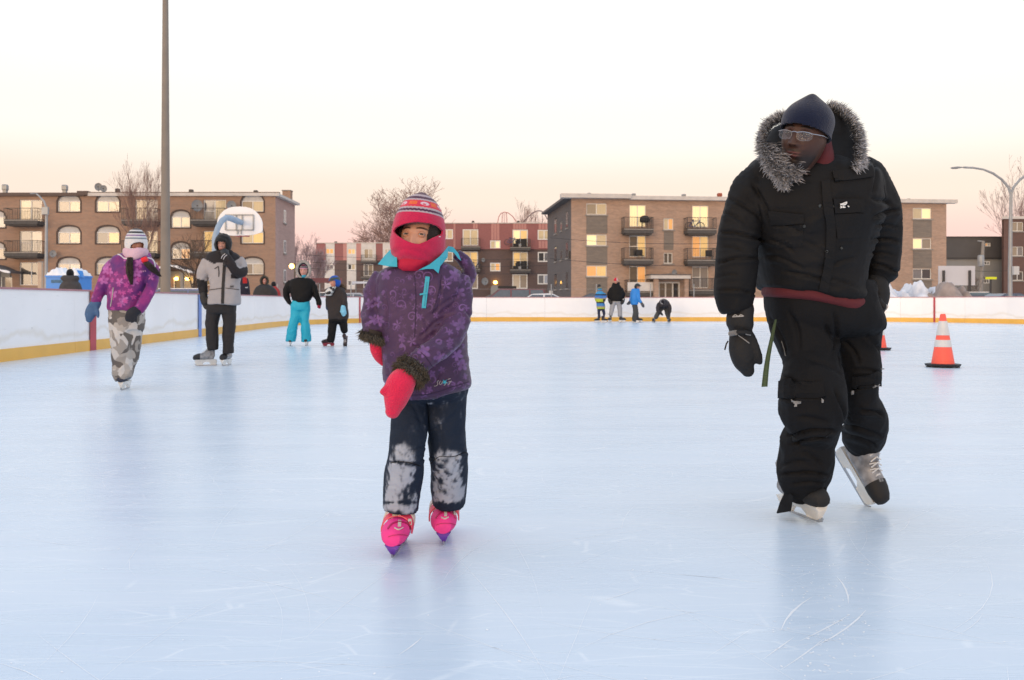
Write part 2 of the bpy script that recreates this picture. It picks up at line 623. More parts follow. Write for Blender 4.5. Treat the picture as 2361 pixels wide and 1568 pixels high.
c = nb.mix(nb.m('MULTIPLY', sc_, 0.22), c, (0.84, 0.90, 0.96))
for ang, sc2, st_, wd in ((18, 1.1, 5.0, 0.012), (-35, 0.9, 6.0, 0.010), (70, 1.3, 4.0, 0.012), (-8, 2.2, 5.0, 0.018), (48, 2.0, 4.0, 0.016)):
    v_ = nb.n('ShaderNodeMapping', {'Vector': t, 'Rotation': (0, 0, math.radians(ang)), 'Scale': (1.0, st_, 1)}).outputs[0]
    w_ = nb.n('ShaderNodeTexNoise', {'Vector': t, 'Scale': 0.7, 'Detail': 1.0}).outputs['Color']
    v_ = nb.n('ShaderNodeVectorMath', {0: v_, 1: w_}, operation='ADD').outputs[0]
    e_ = nb.n('ShaderNodeTexVoronoi', {'Vector': v_, 'Scale': sc2}, feature='DISTANCE_TO_EDGE').outputs['Distance']
    br_ = nb.n('ShaderNodeTexNoise', {'Vector': v_, 'Scale': 1.7, 'Detail': 3.0}).outputs['Fac']
    k_ = nb.m('MULTIPLY', nb.step(e_, wd, wd * 0.3), nb.step(br_, 0.48, 0.62))
    c = nb.mix(nb.m('MULTIPLY', k_, 0.42), c, (0.86, 0.91, 0.95))
cl_ = nb.n('ShaderNodeTexNoise', {'Vector': t, 'Scale': 0.35, 'Detail': 5.0, 'Roughness': 0.65}).outputs['Fac']
c = nb.mix(nb.m('MULTIPLY', nb.step(cl_, 0.48, 0.70), 0.30), c, (0.78, 0.84, 0.90))
nb.set(b.inputs['Base Color'], c)
nb.set(b.inputs['Roughness'], nb.m('ADD', nb.m('MULTIPLY', n2, 0.12), nb.m('ADD', nb.m('MULTIPLY', n1, 0.10), 0.17)))
b.inputs['IOR'].default_value = 1.31
b.inputs['Specular IOR Level'].default_value = 0.6
hh = nb.m('ADD', nb.m('MULTIPLY', n3, 0.5), n2)
bpn = nb.n('ShaderNodeBump', {'Height': hh, 'Strength': 0.05, 'Distance': 0.004})
nb.set(b.inputs['Normal'], bpn.outputs[0])
o = link('ice', me, m_ice)
tag(o, 'pale blue outdoor rink ice', None, kind='structure')

# skate scratches: thin frost ridges scored in the ice
rs_ = random.Random(11)
mb = MB()


def scratch(x, y, ang, ln, bend, w):
    n = max(4, int(ln / 0.12))
    a = ang
    px, py = x, y
    L, R = [], []
    for i in range(n + 1):
        f = i / n
        ww = w * (0.25 + math.sin(math.pi * f) * rs_.uniform(0.6, 1.2))
        L.append((px - math.sin(a) * ww, py + math.cos(a) * ww, 0.0008))
        R.append((px + math.sin(a) * ww, py - math.cos(a) * ww, 0.0008))
        px += math.cos(a) * ln / n
        py += math.sin(a) * ln / n
        a += bend / n
    for i in range(n):
        mb.quad(L[i], R[i], R[i + 1], L[i + 1])


def ice_xy(px, py):
    d = F * H / (py - HY)
    return (px - CX) / F * d, d


for k in range(260):
    y = rs_.uniform(1.6, 9) if k % 3 else rs_.uniform(1.6, 4)
    x = rs_.uniform(-0.6, 0.6) * y
    scratch(x, y, rs_.uniform(-0.9, 0.9) + (math.pi / 2 if rs_.random() < 0.35 else 0), rs_.uniform(0.1, 1.3), rs_.uniform(-0.9, 0.9), rs_.uniform(0.0003, 0.0009))
# the plainest cuts, at the man's feet
for (ax, ay, bx, by, bd, w) in ((1800, 1455, 1885, 1378, -0.35, 0.0026), (1882, 1490, 1988, 1405, 0.25, 0.0028), (1845, 1478, 1955, 1418, 0.1, 0.002), (1930, 1330, 1948, 1392, -0.3, 0.002),
                                (1800, 1545, 1900, 1470, 0.1, 0.0018), (920, 1510, 970, 1470, 0.2, 0.0018), (1760, 1520, 1830, 1470, 0, 0.0015), (1370, 1390, 1480, 1350, 0.3, 0.0012)):
    x0, y0 = ice_xy(ax, ay)
    x1, y1 = ice_xy(bx, by)
    a = math.atan2(y1 - y0, x1 - x0)
    ln = math.hypot(x1 - x0, y1 - y0)
    scratch(x0, y0, a - bd / 2, ln, bd, w)
for k in range(420):                                          # flecks of shaved ice
    if k < 170:
        x, y = ice_xy(rs_.gauss(1900, 70), rs_.uniform(1290, 1560))
    else:
        y = rs_.uniform(1.7, 6)
        x = rs_.uniform(-0.58, 0.58) * y
    w = rs_.uniform(0.0008, 0.0035)
    a = rs_.uniform(0, 3.14)
    ca, sa = math.cos(a) * w, math.sin(a) * w
    mb.quad((x - ca * 1.8, y - sa * 1.8, 0.0011), (x + sa, y - ca, 0.0011), (x + ca * 1.8, y + sa * 1.8, 0.0016), (x - sa, y + ca, 0.0011))
m_scr = mat('frosted_scratch', (0.98, 0.99, 1.0), 0.3, 0)
tag(mb.build('skate_scratches', m_scr, fix=False), 'fine white skate cuts and ice flecks on the rink', None, kind='stuff')


# ================================================================ buildings
class Facade:
    """a wall plane through two ground points; x runs along it, y goes into the building, z up"""
    def __init__(s, rootname, label, cat, ax, ad, bx, bd):
        s.A = Vector(((ax - CX) / F * ad, ad, 0))
        s.B = Vector(((bx - CX) / F * bd, bd, 0))
        s.u = (s.B - s.A).normalized()
        s.n = Vector((-s.u.y, s.u.x, 0))
        s.L = (s.B - s.A).length
        s.root = root(rootname, label, cat, s.A, math.atan2(s.u.y, s.u.x))

    def uz(s, px, py, off=0.0):
        d = Vector(((px - CX) / F, 1, (HY - py) / F))
        C = Vector((0, 0, H))
        t = ((s.A + s.n * off) - C).dot(s.n) / d.dot(s.n)
        p = C + d * t
        return (p - s.A).dot(s.u), p.z

    def rect(s, x0, y0, x1, y1, off=0.0):
        a, b = s.uz(x0, y0, off), s.uz(x1, y1, off)
        return min(a[0], b[0]), min(a[1], b[1]), max(a[0], b[0]), max(a[1], b[1])


def wall_with_openings(u0, z0, u1, z1, ops, thick=0.18, y=0.0):
    """ops: (a, b, c, d, arch_height)"""
    mb = MB()
    us = sorted(set([u0, u1] + [o[0] for o in ops] + [o[2] for o in ops]))
    zs = sorted(set([z0, z1] + [o[1] for o in ops] + [o[3] for o in ops]))
    for i in range(len(us) - 1):
        run = None
        for j in range(len(zs) - 1):
            cu, cz = (us[i] + us[i + 1]) / 2, (zs[j] + zs[j + 1]) / 2
            hole = any(o[0] < cu < o[2] and o[1] < cz < o[3] for o in ops)
            if not hole:
                if run is None:
                    run = zs[j]
            if (hole or j == len(zs) - 2) and run is not None:
                top = zs[j] if hole else zs[j + 1]
                mb.quad((us[i], y, run), (us[i + 1], y, run), (us[i + 1], y, top), (us[i], y, top))
                run = None
    for (a, b, c, d, ah) in ops:
        hs = d - ah
        mb.quad((a, y, b), (c, y, b), (c, y + thick, b), (a, y + thick, b))
        mb.quad((a, y, b), (a, y + thick, b), (a, y + thick, hs), (a, y, hs))
        mb.quad((c, y, hs), (c, y + thick, hs), (c, y + thick, b), (c, y, b))
        if ah == 0:
            mb.quad((a, y, d), (a, y + thick, d), (c, y + thick, d), (c, y, d))
        else:
            n = 10
            pr = None
            for k in range(n + 1):
                f = k / n
                x = a + (c - a) * f
                z = hs + ah * math.sqrt(max(0, 1 - (2 * f - 1) ** 2)) ** 0.9
                if pr:
                    mb.quad((pr[0], y, pr[1]), (x, y, z), (x, y, d), (pr[0], y, d))
                    mb.quad((pr[0], y, pr[1]), (pr[0], y + thick, pr[1]), (x, y + thick, z), (x, y, z))
                pr = (x, z)
    return mb


def window(par, a, b, c, d, panes, arch=0.0, frame=None, fw=0.07, mull=None, rail=None, sill=True, y=0.09, name='window'):
    """frame with its panes behind it as sub-parts; mull = share where the upright bar stands"""
    frame = frame or M['white_frame']
    h = d - arch
    mb = MB()
    mb.box(a, y, b, a + fw, y + 0.07, h)
    mb.box(c - fw, y, b, c, y + 0.07, h)
    mb.box(a + fw, y, b, c - fw, y + 0.07, b + fw)
    mb.box(a + fw, y, h - fw, c - fw, y + 0.07, h)
    if not hasattr(panes, '__len__') or isinstance(panes, str):
        panes = [panes]
    k = len(panes)
    cuts = [0.0] + ([mull] if mull and k == 2 else [i / k for i in range(1, k)]) + [1.0]
    for f in cuts[1:-1]:
        x = a + (c - a) * f
        mb.box(x - fw * 0.5, y + 0.006, b + fw, x + fw * 0.5, y + 0.064, h - fw)
    if rail:
        z = b + (h - b) * rail
        x1 = a + (c - a) * cuts[1]
        mb.box(a + fw, y + 0.012, z - 0.03, x1, y + 0.06, z + 0.03)
    w = mb.build(name, frame, par, local=True)
    for i, p in enumerate(panes):
        x0, x1 = a + (c - a) * cuts[i], a + (c - a) * cuts[i + 1]
        MB().box(x0 + 0.02, y + 0.040 + 0.012 * (i % 2), b + 0.02, x1 - 0.004, y + 0.05 + 0.012 * (i % 2), h - 0.02).build('pane', M[p], w, local=True)
    if arch:
        n = 12
        poly = [(a + (c - a) * i / n, h + (arch - 0.02) * math.sqrt(max(0, 1 - (2 * i / n - 1) ** 2)) ** 0.9) for i in range(n + 1)]
        MB().prism(poly + [(c, h - 0.01), (a, h - 0.01)][0:0] + [], y + 0.03, y + 0.06).build('arch_panel', M['arch_white'], w, local=True)
        # raised dark brick ring
        r2 = MB()
        o_, i_ = [], []
        for k2 in range(n + 1):
            f = k2 / n
            s_ = math.sqrt(max(0, 1 - (2 * f - 1) ** 2)) ** 0.9
            i_.append((a + (c - a) * f, h + arch * s_))
            o_.append((a - 0.12 + (c - a + 0.24) * f, h + (arch + 0.13) * s_))
        for k2 in range(n):
            r2.quad((i_[k2][0], -0.03, i_[k2][1]), (i_[k2 + 1][0], -0.03, i_[k2 + 1][1]), (o_[k2 + 1][0], -0.03, o_[k2 + 1][1]), (o_[k2][0], -0.03, o_[k2][1]))
            r2.quad((o_[k2][0], -0.03, o_[k2][1]), (o_[k2 + 1][0], -0.03, o_[k2 + 1][1]), (o_[k2 + 1][0], 0.02, o_[k2 + 1][1]), (o_[k2][0], 0.02, o_[k2][1]))
            r2.quad((i_[k2][0], -0.03, i_[k2][1]), (i_[k2 + 1][0], -0.03, i_[k2 + 1][1]), (i_[k2 + 1][0], 0.02, i_[k2 + 1][1]), (i_[k2][0], 0.02, i_[k2][1]))
        r2.box(a - 0.12, -0.03, b - 0.1, a, 0.02, h)
        r2.box(c, -0.03, b - 0.1, c + 0.12, 0.02, h)
        r2.box(a, -0.035, b - 0.1, c, 0.02, b)
        r2.build('brick_surround', M['dark_brick'], w, local=True, fix=False)
    elif sill:
        MB().box(a - 0.12, -0.08, b - 0.12, c + 0.12, 0.05, b - 0.002).build('sill', M['concrete'], w, local=True)
    return w


M['dark_brick'] = mat('dark_brick_ring', (0.09, 0.065, 0.055), 0.9, 0.15, 5)


def balcony(par, a, c, z, depth=1.25, h=1.05, dark=True, clutter=0, snow=False, seed=0):
    mb = MB().box(a, -depth, z - 0.30, c, -0.002, z)
    if dark:
        mb.box(a + 0.12, -depth + 0.12, z - 0.42, c - 0.12, -0.003, z - 0.302)
    b = mb.build('balcony', M['slab'], par, local=True)
    MB().box(a - 0.02, -depth - 0.03, z - 0.02, c + 0.02, -depth - 0.002, z + 0.07).build('edge_trim', M['concrete'], b, local=True)
    r = MB()
    for zz in (h, 0.12):
        r.bar((a, -depth + 0.03, z + zz), (c, -depth + 0.03, z + zz), 0.045)
        for x in (a + 0.02, c - 0.02):
            r.bar((x, -depth + 0.03, z + zz), (x, -0.01, z + zz), 0.045)
    n = int((c - a) / 0.14)
    for i in range(n + 1):
        x = a + (c - a) * i / n
        r.bar((x, -depth + 0.03, z + 0.01), (x, -depth + 0.03, z + h), 0.03 if i % 8 == 0 else 0.016)
    for i in range(7):
        yy = -depth + 0.03 + (depth - 0.05) * i / 6
        for x in (a + 0.02, c - 0.02):
            r.bar((x, yy, z + 0.01), (x, yy, z + h), 0.016)
    r.build('railing', M['dark_metal'], b, local=True)
    if snow:
        MB().box(a + 0.05, -depth + 0.1, z + 0.004, c - 0.05, -0.3, z + 0.09).build('snow_layer', M['snow'], b, local=True)
    return b


def things_on_balcony(f, a, c, z, what, label, depth=1.25):
    """barbecue, chair, bicycle or boxes standing on a balcony: things of their own"""
    x = (a + c) / 2
    loc = f.A + f.u * x - f.n * (depth * 0.5) + Vector((0, 0, z))
    rz = math.atan2(f.u.y, f.u.x)
    if what == 'barbecue':
        t = root('barbecue', label, 'barbecue', loc, rz)
        MB().lathe([(0.05, 0.62), (0.34, 0.66), (0.44, 0.8), (0.42, 1.0), (0.28, 1.2), (0.04, 1.26)], n=14).build('lid', M['black_cover'], t, local=True, sm=40)
        m = MB()
        for sx in (-0.25, 0.25):
            for sy in (-0.2, 0.2):
                m.bar((sx, sy, 0), (sx * 0.8, sy * 0.8, 0.68), 0.04)
        m.build('stand', M['dark_metal'], t, local=True)
    elif what == 'bicycle':
        t = root('bicycle', label, 'bicycle', loc, rz)
        for sx in (-0.52, 0.52):
            m = MB()
            rr = [[(sx + (0.33 + 0.03 * math.cos(q)) * math.cos(p), 0.03 * math.sin(q), 0.36 + (0.33 + 0.03 * math.cos(q)) * math.sin(p)) for q in (0, 1.57, 3.14, 4.71)] for p in [i * 0.3927 for i in range(17)]]
            m.rings(rr, cap=False)
            for i in range(6):
                a_ = i * math.pi / 6
                m.bar((sx + 0.32 * math.cos(a_), 0, 0.36 + 0.32 * math.sin(a_)), (sx - 0.32 * math.cos(a_), 0, 0.36 - 0.32 * math.sin(a_)), 0.008)
            m.build('wheel', M['dark_metal'], t, local=True)
        m = MB()
        for p, q in (((-0.52, 0.36), (-0.15, 0.85)), ((-0.15, 0.85), (0.0, 0.33)), ((0.0, 0.33), (-0.52, 0.36)), ((0.0, 0.33), (0.4, 0.8)), ((-0.12, 0.8), (0.38, 0.82)), ((0.52, 0.36), (0.36, 0.95))):
            m.bar((p[0], 0, p[1]), (q[0], 0, q[1]), 0.05)
        m.build('frame', M['blue_plastic'], t, local=True)
        MB().bar((0.3, -0.25, 0.98), (0.3, 0.25, 0.98), 0.03).build('handlebar', M['dark_metal'], t, local=True)
        MB().box(-0.28, -0.07, 0.86, -0.05, 0.07, 0.92).build('saddle', M['black_cover'], t, local=True)
    elif what == 'boxes':
        r_ = random.Random(int(a * 10))
        t = root('covered_pile', label, 'covered pile', loc, rz)
        m = MB()
        hw = (c - a) / 2
        for i in range(9):
            x0 = r_.uniform(-hw, hw * 0.7)
            m.box(x0, r_.uniform(-0.3, 0), 0, x0 + r_.uniform(0.2, 0.5), r_.uniform(0.1, 0.35), r_.uniform(0.4, 1.15))
        m.build('crates', M['black_cover'], t, local=True)
        MB().box(-0.2, -0.36, 0.0, 0.1, -0.31, 0.5).build('white_tub', M['arch_white'], t, local=True)
    elif what == 'chair':
        t = root('garden_chair', label, 'chair', loc, rz)
        MB().box(-0.27, -0.25, 0.40, 0.27, 0.25, 0.45).build('seat', M['arch_white'] if 'white' in label else M['black_cover'], t, local=True)
        MB().box(-0.27, 0.21, 0.452, 0.27, 0.26, 0.95).build('backrest', M['arch_white'] if 'white' in label else M['black_cover'], t, local=True)
        for sx in (-0.24, 0.24):
            for sy in (-0.22, 0.22):
                MB().bar((sx, sy, 0), (sx, sy, 0.398), 0.035).build('leg', M['grey_metal'], t, local=True)
    return t


M['black_cover'] = mat('black_cover', (0.02, 0.02, 0.022), 0.7, 0.2)
M['blue_plastic'] = mat('blue_plastic', (0.03, 0.07, 0.20), 0.5, 0.1)
M['dish'] = mat('dish_grey', (0.24, 0.25, 0.26), 0.5, 0.08)


def dish(par_facade, px, py, rpx, label=None, off=-0.5, name='satellite_dish'):
    u, z = par_facade.uz(px, py, off)
    rr = rpx / F * (par_facade.A.y)
    loc = par_facade.A + par_facade.u * u + par_facade.n * off + Vector((0, 0, z))
    t = root(name, label, 'satellite dish', loc, math.atan2(par_facade.u.y, par_facade.u.x) + 0.35)
    prof = [(0.02, 0.12), (0.45, 0.09), (0.8, 0.03), (1.0, -0.06), (1.0, -0.08), (0.8, 0.0), (0.02, 0.08)]
    m = MB()
    n = 20
    m.rings([[(r_ * rr * math.cos(2 * math.pi * k / n), dd * rr * 1.5, r_ * rr * 1.08 * math.sin(2 * math.pi * k / n)) for k in range(n)] for r_, dd in prof])
    m.build('reflector', M['dish'], t, local=True, sm=50)
    m = MB().bar((0, 0.0, -rr * 0.95), (0, -rr * 1.1, -rr * 0.15), 0.03)
    m.build('feed_arm', M['grey_metal'], t, local=True)
    MB().box(-0.06, -rr * 1.2, -rr * 0.25, 0.06, -rr * 1.02, -rr * 0.05).build('receiver', M['dark_metal'], t, local=True)
    MB().bar((0, 0.1, 0), (0, max(0.15, -off - 0.02), -0.1), 0.06).bar((0, 0.1, -rr * 1.2), (0, 0.1, 0.1), 0.05).build('mast', M['grey_metal'], t, local=True)
    return t


def roof_vent(f, px, py0, py1, wpx, label, m='grey_metal', kind='roof_vent', cat='roof vent'):
    off = 2.5
    u, z1 = f.uz(px, py0, off)
    z0 = f.top
    w = wpx / F * f.A.y / 2
    loc = f.A + f.u * u + f.n * off + Vector((0, 0, z0 + 0.002))
    t = root(kind, label, cat, loc, math.atan2(f.u.y, f.u.x))
    h = max(0.25, z1 - z0)
    MB().box(-w * 0.75, -w * 0.75, 0, w * 0.75, w * 0.75, h * 0.5).build('shaft', M[m], t, local=True)
    MB().rings([[(-a_, -a_, z), (a_, -a_, z), (a_, a_, z), (-a_, a_, z)] for a_, z in ((w * 0.9, h * 0.5 + 0.002), (w, h * 0.6), (w, h * 0.9), (w * 0.8, h))]).build('hood', M[m], t, local=True)
    return t


def shell(f, top, depth, wallm, sidem, ops, ledge='brown', u1=None, z0=-0.3, skew=0.0, name='wall', skl=0.0):
    """front wall with openings, end walls, back and roof"""
    f.top = top
    L = u1 or f.L
    wall_with_openings(0, z0, L, top - 0.28, ops).build(name, wallm, f.root, local=True, fix=False)
    mb = MB()
    mb.quad((L, 0, z0), (L + skew, depth, z0), (L + skew, depth, top - 0.28), (L, 0, top - 0.28))
    f.sideR = mb.build('end_wall', sidem, f.root, local=True, fix=False)
    mb = MB()
    mb.quad((skl, depth, z0), (0, 0, z0), (0, 0, top - 0.28), (skl, depth, top - 0.28))
    mb.build('end_wall', sidem, f.root, local=True, fix=False)
    mb = MB()
    mb.quad((L + skew, depth, z0), (skl, depth, z0), (skl, depth, top - 0.28), (L + skew, depth, top - 0.28))
    mb.box(0.05, 0.4, z0, L - 0.05, 0.45, top - 0.3)
    mb.build('back_wall', sidem, f.root, local=True, fix=False)


def small_side_window(par, y0, y1, z0, z1, x, sgn):
    """narrow window on an end wall: sgn +1 faces right, -1 faces left"""
    e = 0.03 * sgn
    mb = MB().box(min(x, x + e), y0, z0, max(x, x + e), y1, z1)
    w = mb.build('side_window', M['grey_frame'] if sgn < 0 else M['white_frame'], par, local=True)
    x2 = x + e
    MB().box(min(x2, x2 + 0.008 * sgn), y0 + 0.12, z0 + 0.10, max(x2, x2 + 0.008 * sgn), y1 - 0.12, z1 - 0.1).build('pane', M['dark'] if sgn < 0 else M['greyp'], w, local=True)
    MB().box(min(x, x + 0.1 * sgn), y0 - 0.08, z0 - 0.12, max(x, x + 0.1 * sgn), y1 + 0.08, z0 - 0.002).build('sill', M['concrete'], w, local=True)


# ---------------------------------------------------------------- left apartment block
fA = Facade('apartment_building', 'long brown brick apartment block with arched windows at the left', 'building', -60, 78, 635, 78)
rA = fA.root
top = 10.2
ops, wins, bals = [], [], []
arch_rows = [(449.5, 488), (521.5, 561), (594, 632.5)]
stair_rows = [(486, 524.5), (559, 597)]
door_rows = [(460.5, 511), (532.5, 585), (605, 658)]
arch_cols = [(133, 185), (222, 275), (557, 607.5)]
stair_cols = [(-30, 12), (395, 438)]
door_cols = [(45, 97), (312, 363.5), (469, 521)]
pal = {(0, 0): ['beige', 'cream'], (0, 1): ['beige', 'cream'], (0, 2): ['beige', 'pale'], (1, 0): ['cream', 'cream'], (1, 1): ['dark', 'amber'], (1, 2): ['dark', 'dark'],
       (2, 0): ['beige', 'cream'], (2, 1): ['cream', 'gold'], (2, 2): ['greyp', 'pale']}
for i, cx in enumerate(arch_cols):
    for j, ry in enumerate(arch_rows):
        a, b, c, d = fA.rect(cx[0], ry[0], cx[1], ry[1])
        ops.append((a, b, c, d, 0.45))
        wins.append(('a', a, b, c, d, pal[(i, j)]))
for i, cx in enumerate(stair_cols):
    for j, ry in enumerate(stair_rows):
        a, b, c, d = fA.rect(cx[0], ry[0], cx[1], ry[1])
        ops.append((a, b, c, d, 0.50))
        wins.append(('a', a, b, c, d, [['beige', 'pale'], ['amber', 'beige'], ['cream', 'cream'], ['beige', 'amber']][(i * 2 + j)]))
dp = {(0, 0): ['cream', 'beige'], (0, 1): ['greyp', 'pale'], (0, 2): ['dark', 'dark'], (1, 0): ['cream', 'greyp'], (1, 1): ['greyp', 'cream'], (1, 2): ['greyp', 'dark'],
      (2, 0): ['greyp', 'cream'], (2, 1): ['gold', 'dark'], (2, 2): ['dark', 'dark']}
for i, cx in enumerate(door_cols):
    for j, ry in enumerate(door_rows):
        a, b, c, d = fA.rect(cx[0], ry[0], cx[1], ry[1])
        ops.append((a, b, c, d, 0))
        wins.append(('d', a, b, c, d, dp[(i, j)]))
for (x0, x1) in ((-25, 28), (399, 446)):
    a, b, c, d = fA.rect(x0, 636, x1, 690)
    ops.append((a, 0.0, c, d, 0))
    wins.append(('e', a, 0.0, c, d, ['dark', 'greyp']))
shell(fA, top, 7.4, M['brickA'], M['brickA_side'], ops, skew=-0.1)
for w in wins:
    if w[0] == 'a':
        window(rA, *w[1:5], w[5], arch=0.5 if w[4] - w[2] < 1.5 else 0.46)
    elif w[0] == 'd':
        window(rA, *w[1:5], w[5], rail=0.48 if w[5][0] in ('greyp',) else None, sill=False, name='patio_door')
    else:
        window(rA, *w[1:5], w[5], sill=False, name='entrance_door', fw=0.12)
for i, cx in enumerate(door_cols):
    for j, y in enumerate((511.5, 585)):
        a = fA.rect(cx[0] - 17.5, y, cx[1] + 6.5, y)
        u0, z, u1, _ = a
        balcony(rA, u0, u1, fA.uz(100, y)[1] - 0.0, dark=True, snow=(i == 2))
L = fA.L
u_mid = fA.uz(197, 440)[0]
MB().box(-0.3, -0.25, top - 0.28, u_mid, 7.5, top).build('brown_roof_edge', M['brown_fascia'], rA, local=True)
MB().box(u_mid - 0.6, -0.3, top - 0.20, u_mid + 0.3, 7.6, top + 0.14).build('parapet_step', M['brown_fascia'], rA, local=True)
MB().box(u_mid + 0.302, -0.25, top - 0.28, L + 0.35, -0.1, top - 0.01).box(u_mid + 0.302, -0.1, top - 0.278, L + 0.348, 7.5, top - 0.06).build('white_roof_edge', M['fascia'], rA, local=True)
MB().box(u_mid + 0.302, -0.26, top - 0.009, L + 0.36, 0.3, top + 0.05).build('roof_flashing', M['brown_fascia'], rA, local=True)
for k, (yy0, yy1) in enumerate(((2.9, 3.7),)):
    for zc in (8.05, 5.35, 2.75):
        small_side_window(rA, yy0, yy1, zc - 0.15, zc + 1.0, L - 0.03, 1)
# wavy snow-edged entrance canopies
for (x0, x1, flip) in ((-52, 52, 1), (352, 466, 1)):
    a, _, c, _ = fA.rect(x0, 640, x1, 640)
    z0 = fA.uz(400, 632)[1]
    n = 24
    topc, bot = [], []
    for i in range(n + 1):
        f_ = i / n
        zz = 0.28 * math.cos((f_ - 0.5) * 2 * math.pi * 1.02) + 0.28
        topc.append((a + (c - a) * f_, z0 + 0.22 + zz))
        bot.append((a + (c - a) * f_, z0 + zz))
    cn = MB().prism(topc + bot[::-1], -1.9, -0.01).build('entrance_canopy', M['roof'], rA, local=True)
    t2 = [(x, z + 0.02) for x, z in bot]
    t3 = [(x, z + 0.19 + 0.05 * math.sin(x * 7)) for x, z in bot]
    MB().prism(t3 + t2[::-1], -2.02, -1.902).build('snow_edge', M['snow'], cn, local=True)
    for xp in (a + 1.0, c - 1.25):
        MB().box(xp, -1.75, 0, xp + 0.25, -1.5, z0 + 0.1).build('post', M['concrete'], cn, local=True)
    MB().box(a + 1.0, -0.10, z0 - 0.28, c - 1.0, -0.012, z0 + 0.25).build('canopy_panel', M['light_siding'], cn, local=True)
for x_, lab in ((406, 'left of the two orange entrance lamps'), (431.5, 'right one of the two orange entrance lamps')):
    u, z = fA.uz(x_, 643, -0.3)
    t = root('wall_lamp', lab + ' under the wavy canopy behind the pole', 'lamp', fA.A + fA.u * u - fA.n * 0.25 + Vector((0, 0, z)), 0, 'orange lamps at the left block entrance')
    MB().lathe([(0.02, -0.14), (0.15, -0.10), (0.19, 0.02), (0.13, 0.13), (0.02, 0.16)], n=12).build('globe', M['lamp_lit'], t, local=True, sm=True)
    MB().box(-0.05, 0.05, -0.03, 0.05, 0.25, 0.04).build('bracket', M['dark_metal'], t, local=True)
dish(fA, 454.5, 474, 12.5, 'round grey satellite dish on the brick wall just right of the light pole')
dish(fA, 533.5, 474, 10.5, 'oval grey satellite dish on the brick wall above the basketball backboard')
dish(fA, 122, 585, 7.5, 'grey satellite dish above the blue portable toilet')
for (x, y0, y1, w, lab) in ((12, 425.5, 440, 11, 'square grey roof vent at the far left end of the long block'), (149.5, 426.5, 440, 11, 'square grey roof vent above the arched windows near the left'),
                            (271.5, 435, 441, 9, 'low dark roof vent beside the roof dishes'), (441, 437, 443, 9, 'low dark roof vent right of the light pole'),
                            (590, 439, 444, 9, 'low dark roof vent near the right end of the long block')):
    roof_vent(fA, x, y0, y1, w, lab, 'grey_metal' if w > 10 else 'dark_metal')
for (x, y, r, lab) in ((227, 431, 8.5, 'thin upright satellite dish on the roof edge of the long block'), (239, 435, 7.5, 'tilted satellite dish on the roof beside a thinner one')):
    dish(fA, x, y, r, lab, off=0.6)
u, z = fA.uz(660, 447, 5.0)
ch = root('chimney', 'red brick chimney on the right end of the long brown block', 'chimney', fA.A + fA.u * (L - 0.45) + fA.n * 6.2 + Vector((0, 0, top - 0.05)))
MB().box(-0.45, -0.3, 0, 0.3, 0.5, 0.95).build('stack', M['chim'] if 'chim' in M else M['brickA'], ch, local=True)
MB().box(-0.5, -0.35, 0.952, 0.35, 0.55, 1.03).build('cap', M['concrete'], ch, local=True)

# ---------------------------------------------------------------- right apartment block
fB = Facade('apartment_building', 'tan brick apartment block with balconies between the girl and the tall man', 'building', 1317, 77.6, 2182, 81.0)
rB = fB.root
q2 = Crop(2180, 740, 3.1905)
q3 = Crop(3540, 640, 2.613)
topB = 9.95
ops, wins = [], []


def addw(f, q, x0, y0, x1, y1, panes, kind='w', **kw):
    a_, b_ = q.D(x0, y0)
    c_, d_ = q.D(x1, y1)
    r_ = f.rect(a_, b_, c_, d_)
    ops.append((*r_, 0))
    wins.append((kind, r_, panes, kw))
    return r_


cols_gray = []
for (y0, y1, pn) in ((233, 380, ['beige', 'cream']), (630, 775, ['bright', 'cream']), (1027, 1170, ['amber', 'gold'])):
    addw(fB, q2, 528, y0, 788, y1, pn)
for (y0, y1, pn, rl) in ((253, 535, ['bright', 'bright'], None), (645, 920, ['dark', 'gold'], 0.5), (1035, 1300, ['dark', 'amber'], None)):
    addw(fB, q2, 1076, y0, 1288, y1, pn, 'd', rail=rl)
addw(fB, q2, 1513, 425, 1640, 572, ['cream', 'amber'])
addw(fB, q2, 1516, 865, 1630, 1003, ['dark', 'dark'])
for (y0, y1, pn, rl) in ((262, 540, ['bright', 'bright'], None), (650, 922, ['amber', 'gold'], None), (1040, 1315, ['greyp', 'greyp'], 0.5)):
    addw(fB, q2, 1878, y0, 2088, y1, pn, 'd', rail=rl)
for (y0, y1, pn) in ((500, 617, ['cream', 'bright']), (817, 930, ['bright', 'beige']), (1135, 1245, ['greyp', 'dark'])):
    addw(fB, q3, 292, y0, 488, y1, pn)
# hidden bays behind the tall man
for k in range(3):
    a, b, c, d = fB.rect(1800, 462 + k * 71, 1850, 498 + k * 71)
    ops.append((a, b, c, d, 0))
    wins.append(('w', (a, b, c, d), ['cream', 'beige'], {}))
    a, b, c, d = fB.rect(1960, 462 + k * 71, 2010, 514 + k * 71)
    ops.append((a, b, c, d, 0))
    wins.append(('d', (a, b, c, d), ['greyp', 'cream'], {}))
e0 = fB.rect(*q2.D(1450, 1235), *q2.D(1725, 1500))
ops.append((e0[0], 0.0, e0[2], e0[3], 0))
shell(fB, topB, 14.5, M['brickB'], M['brickB_side'], ops)
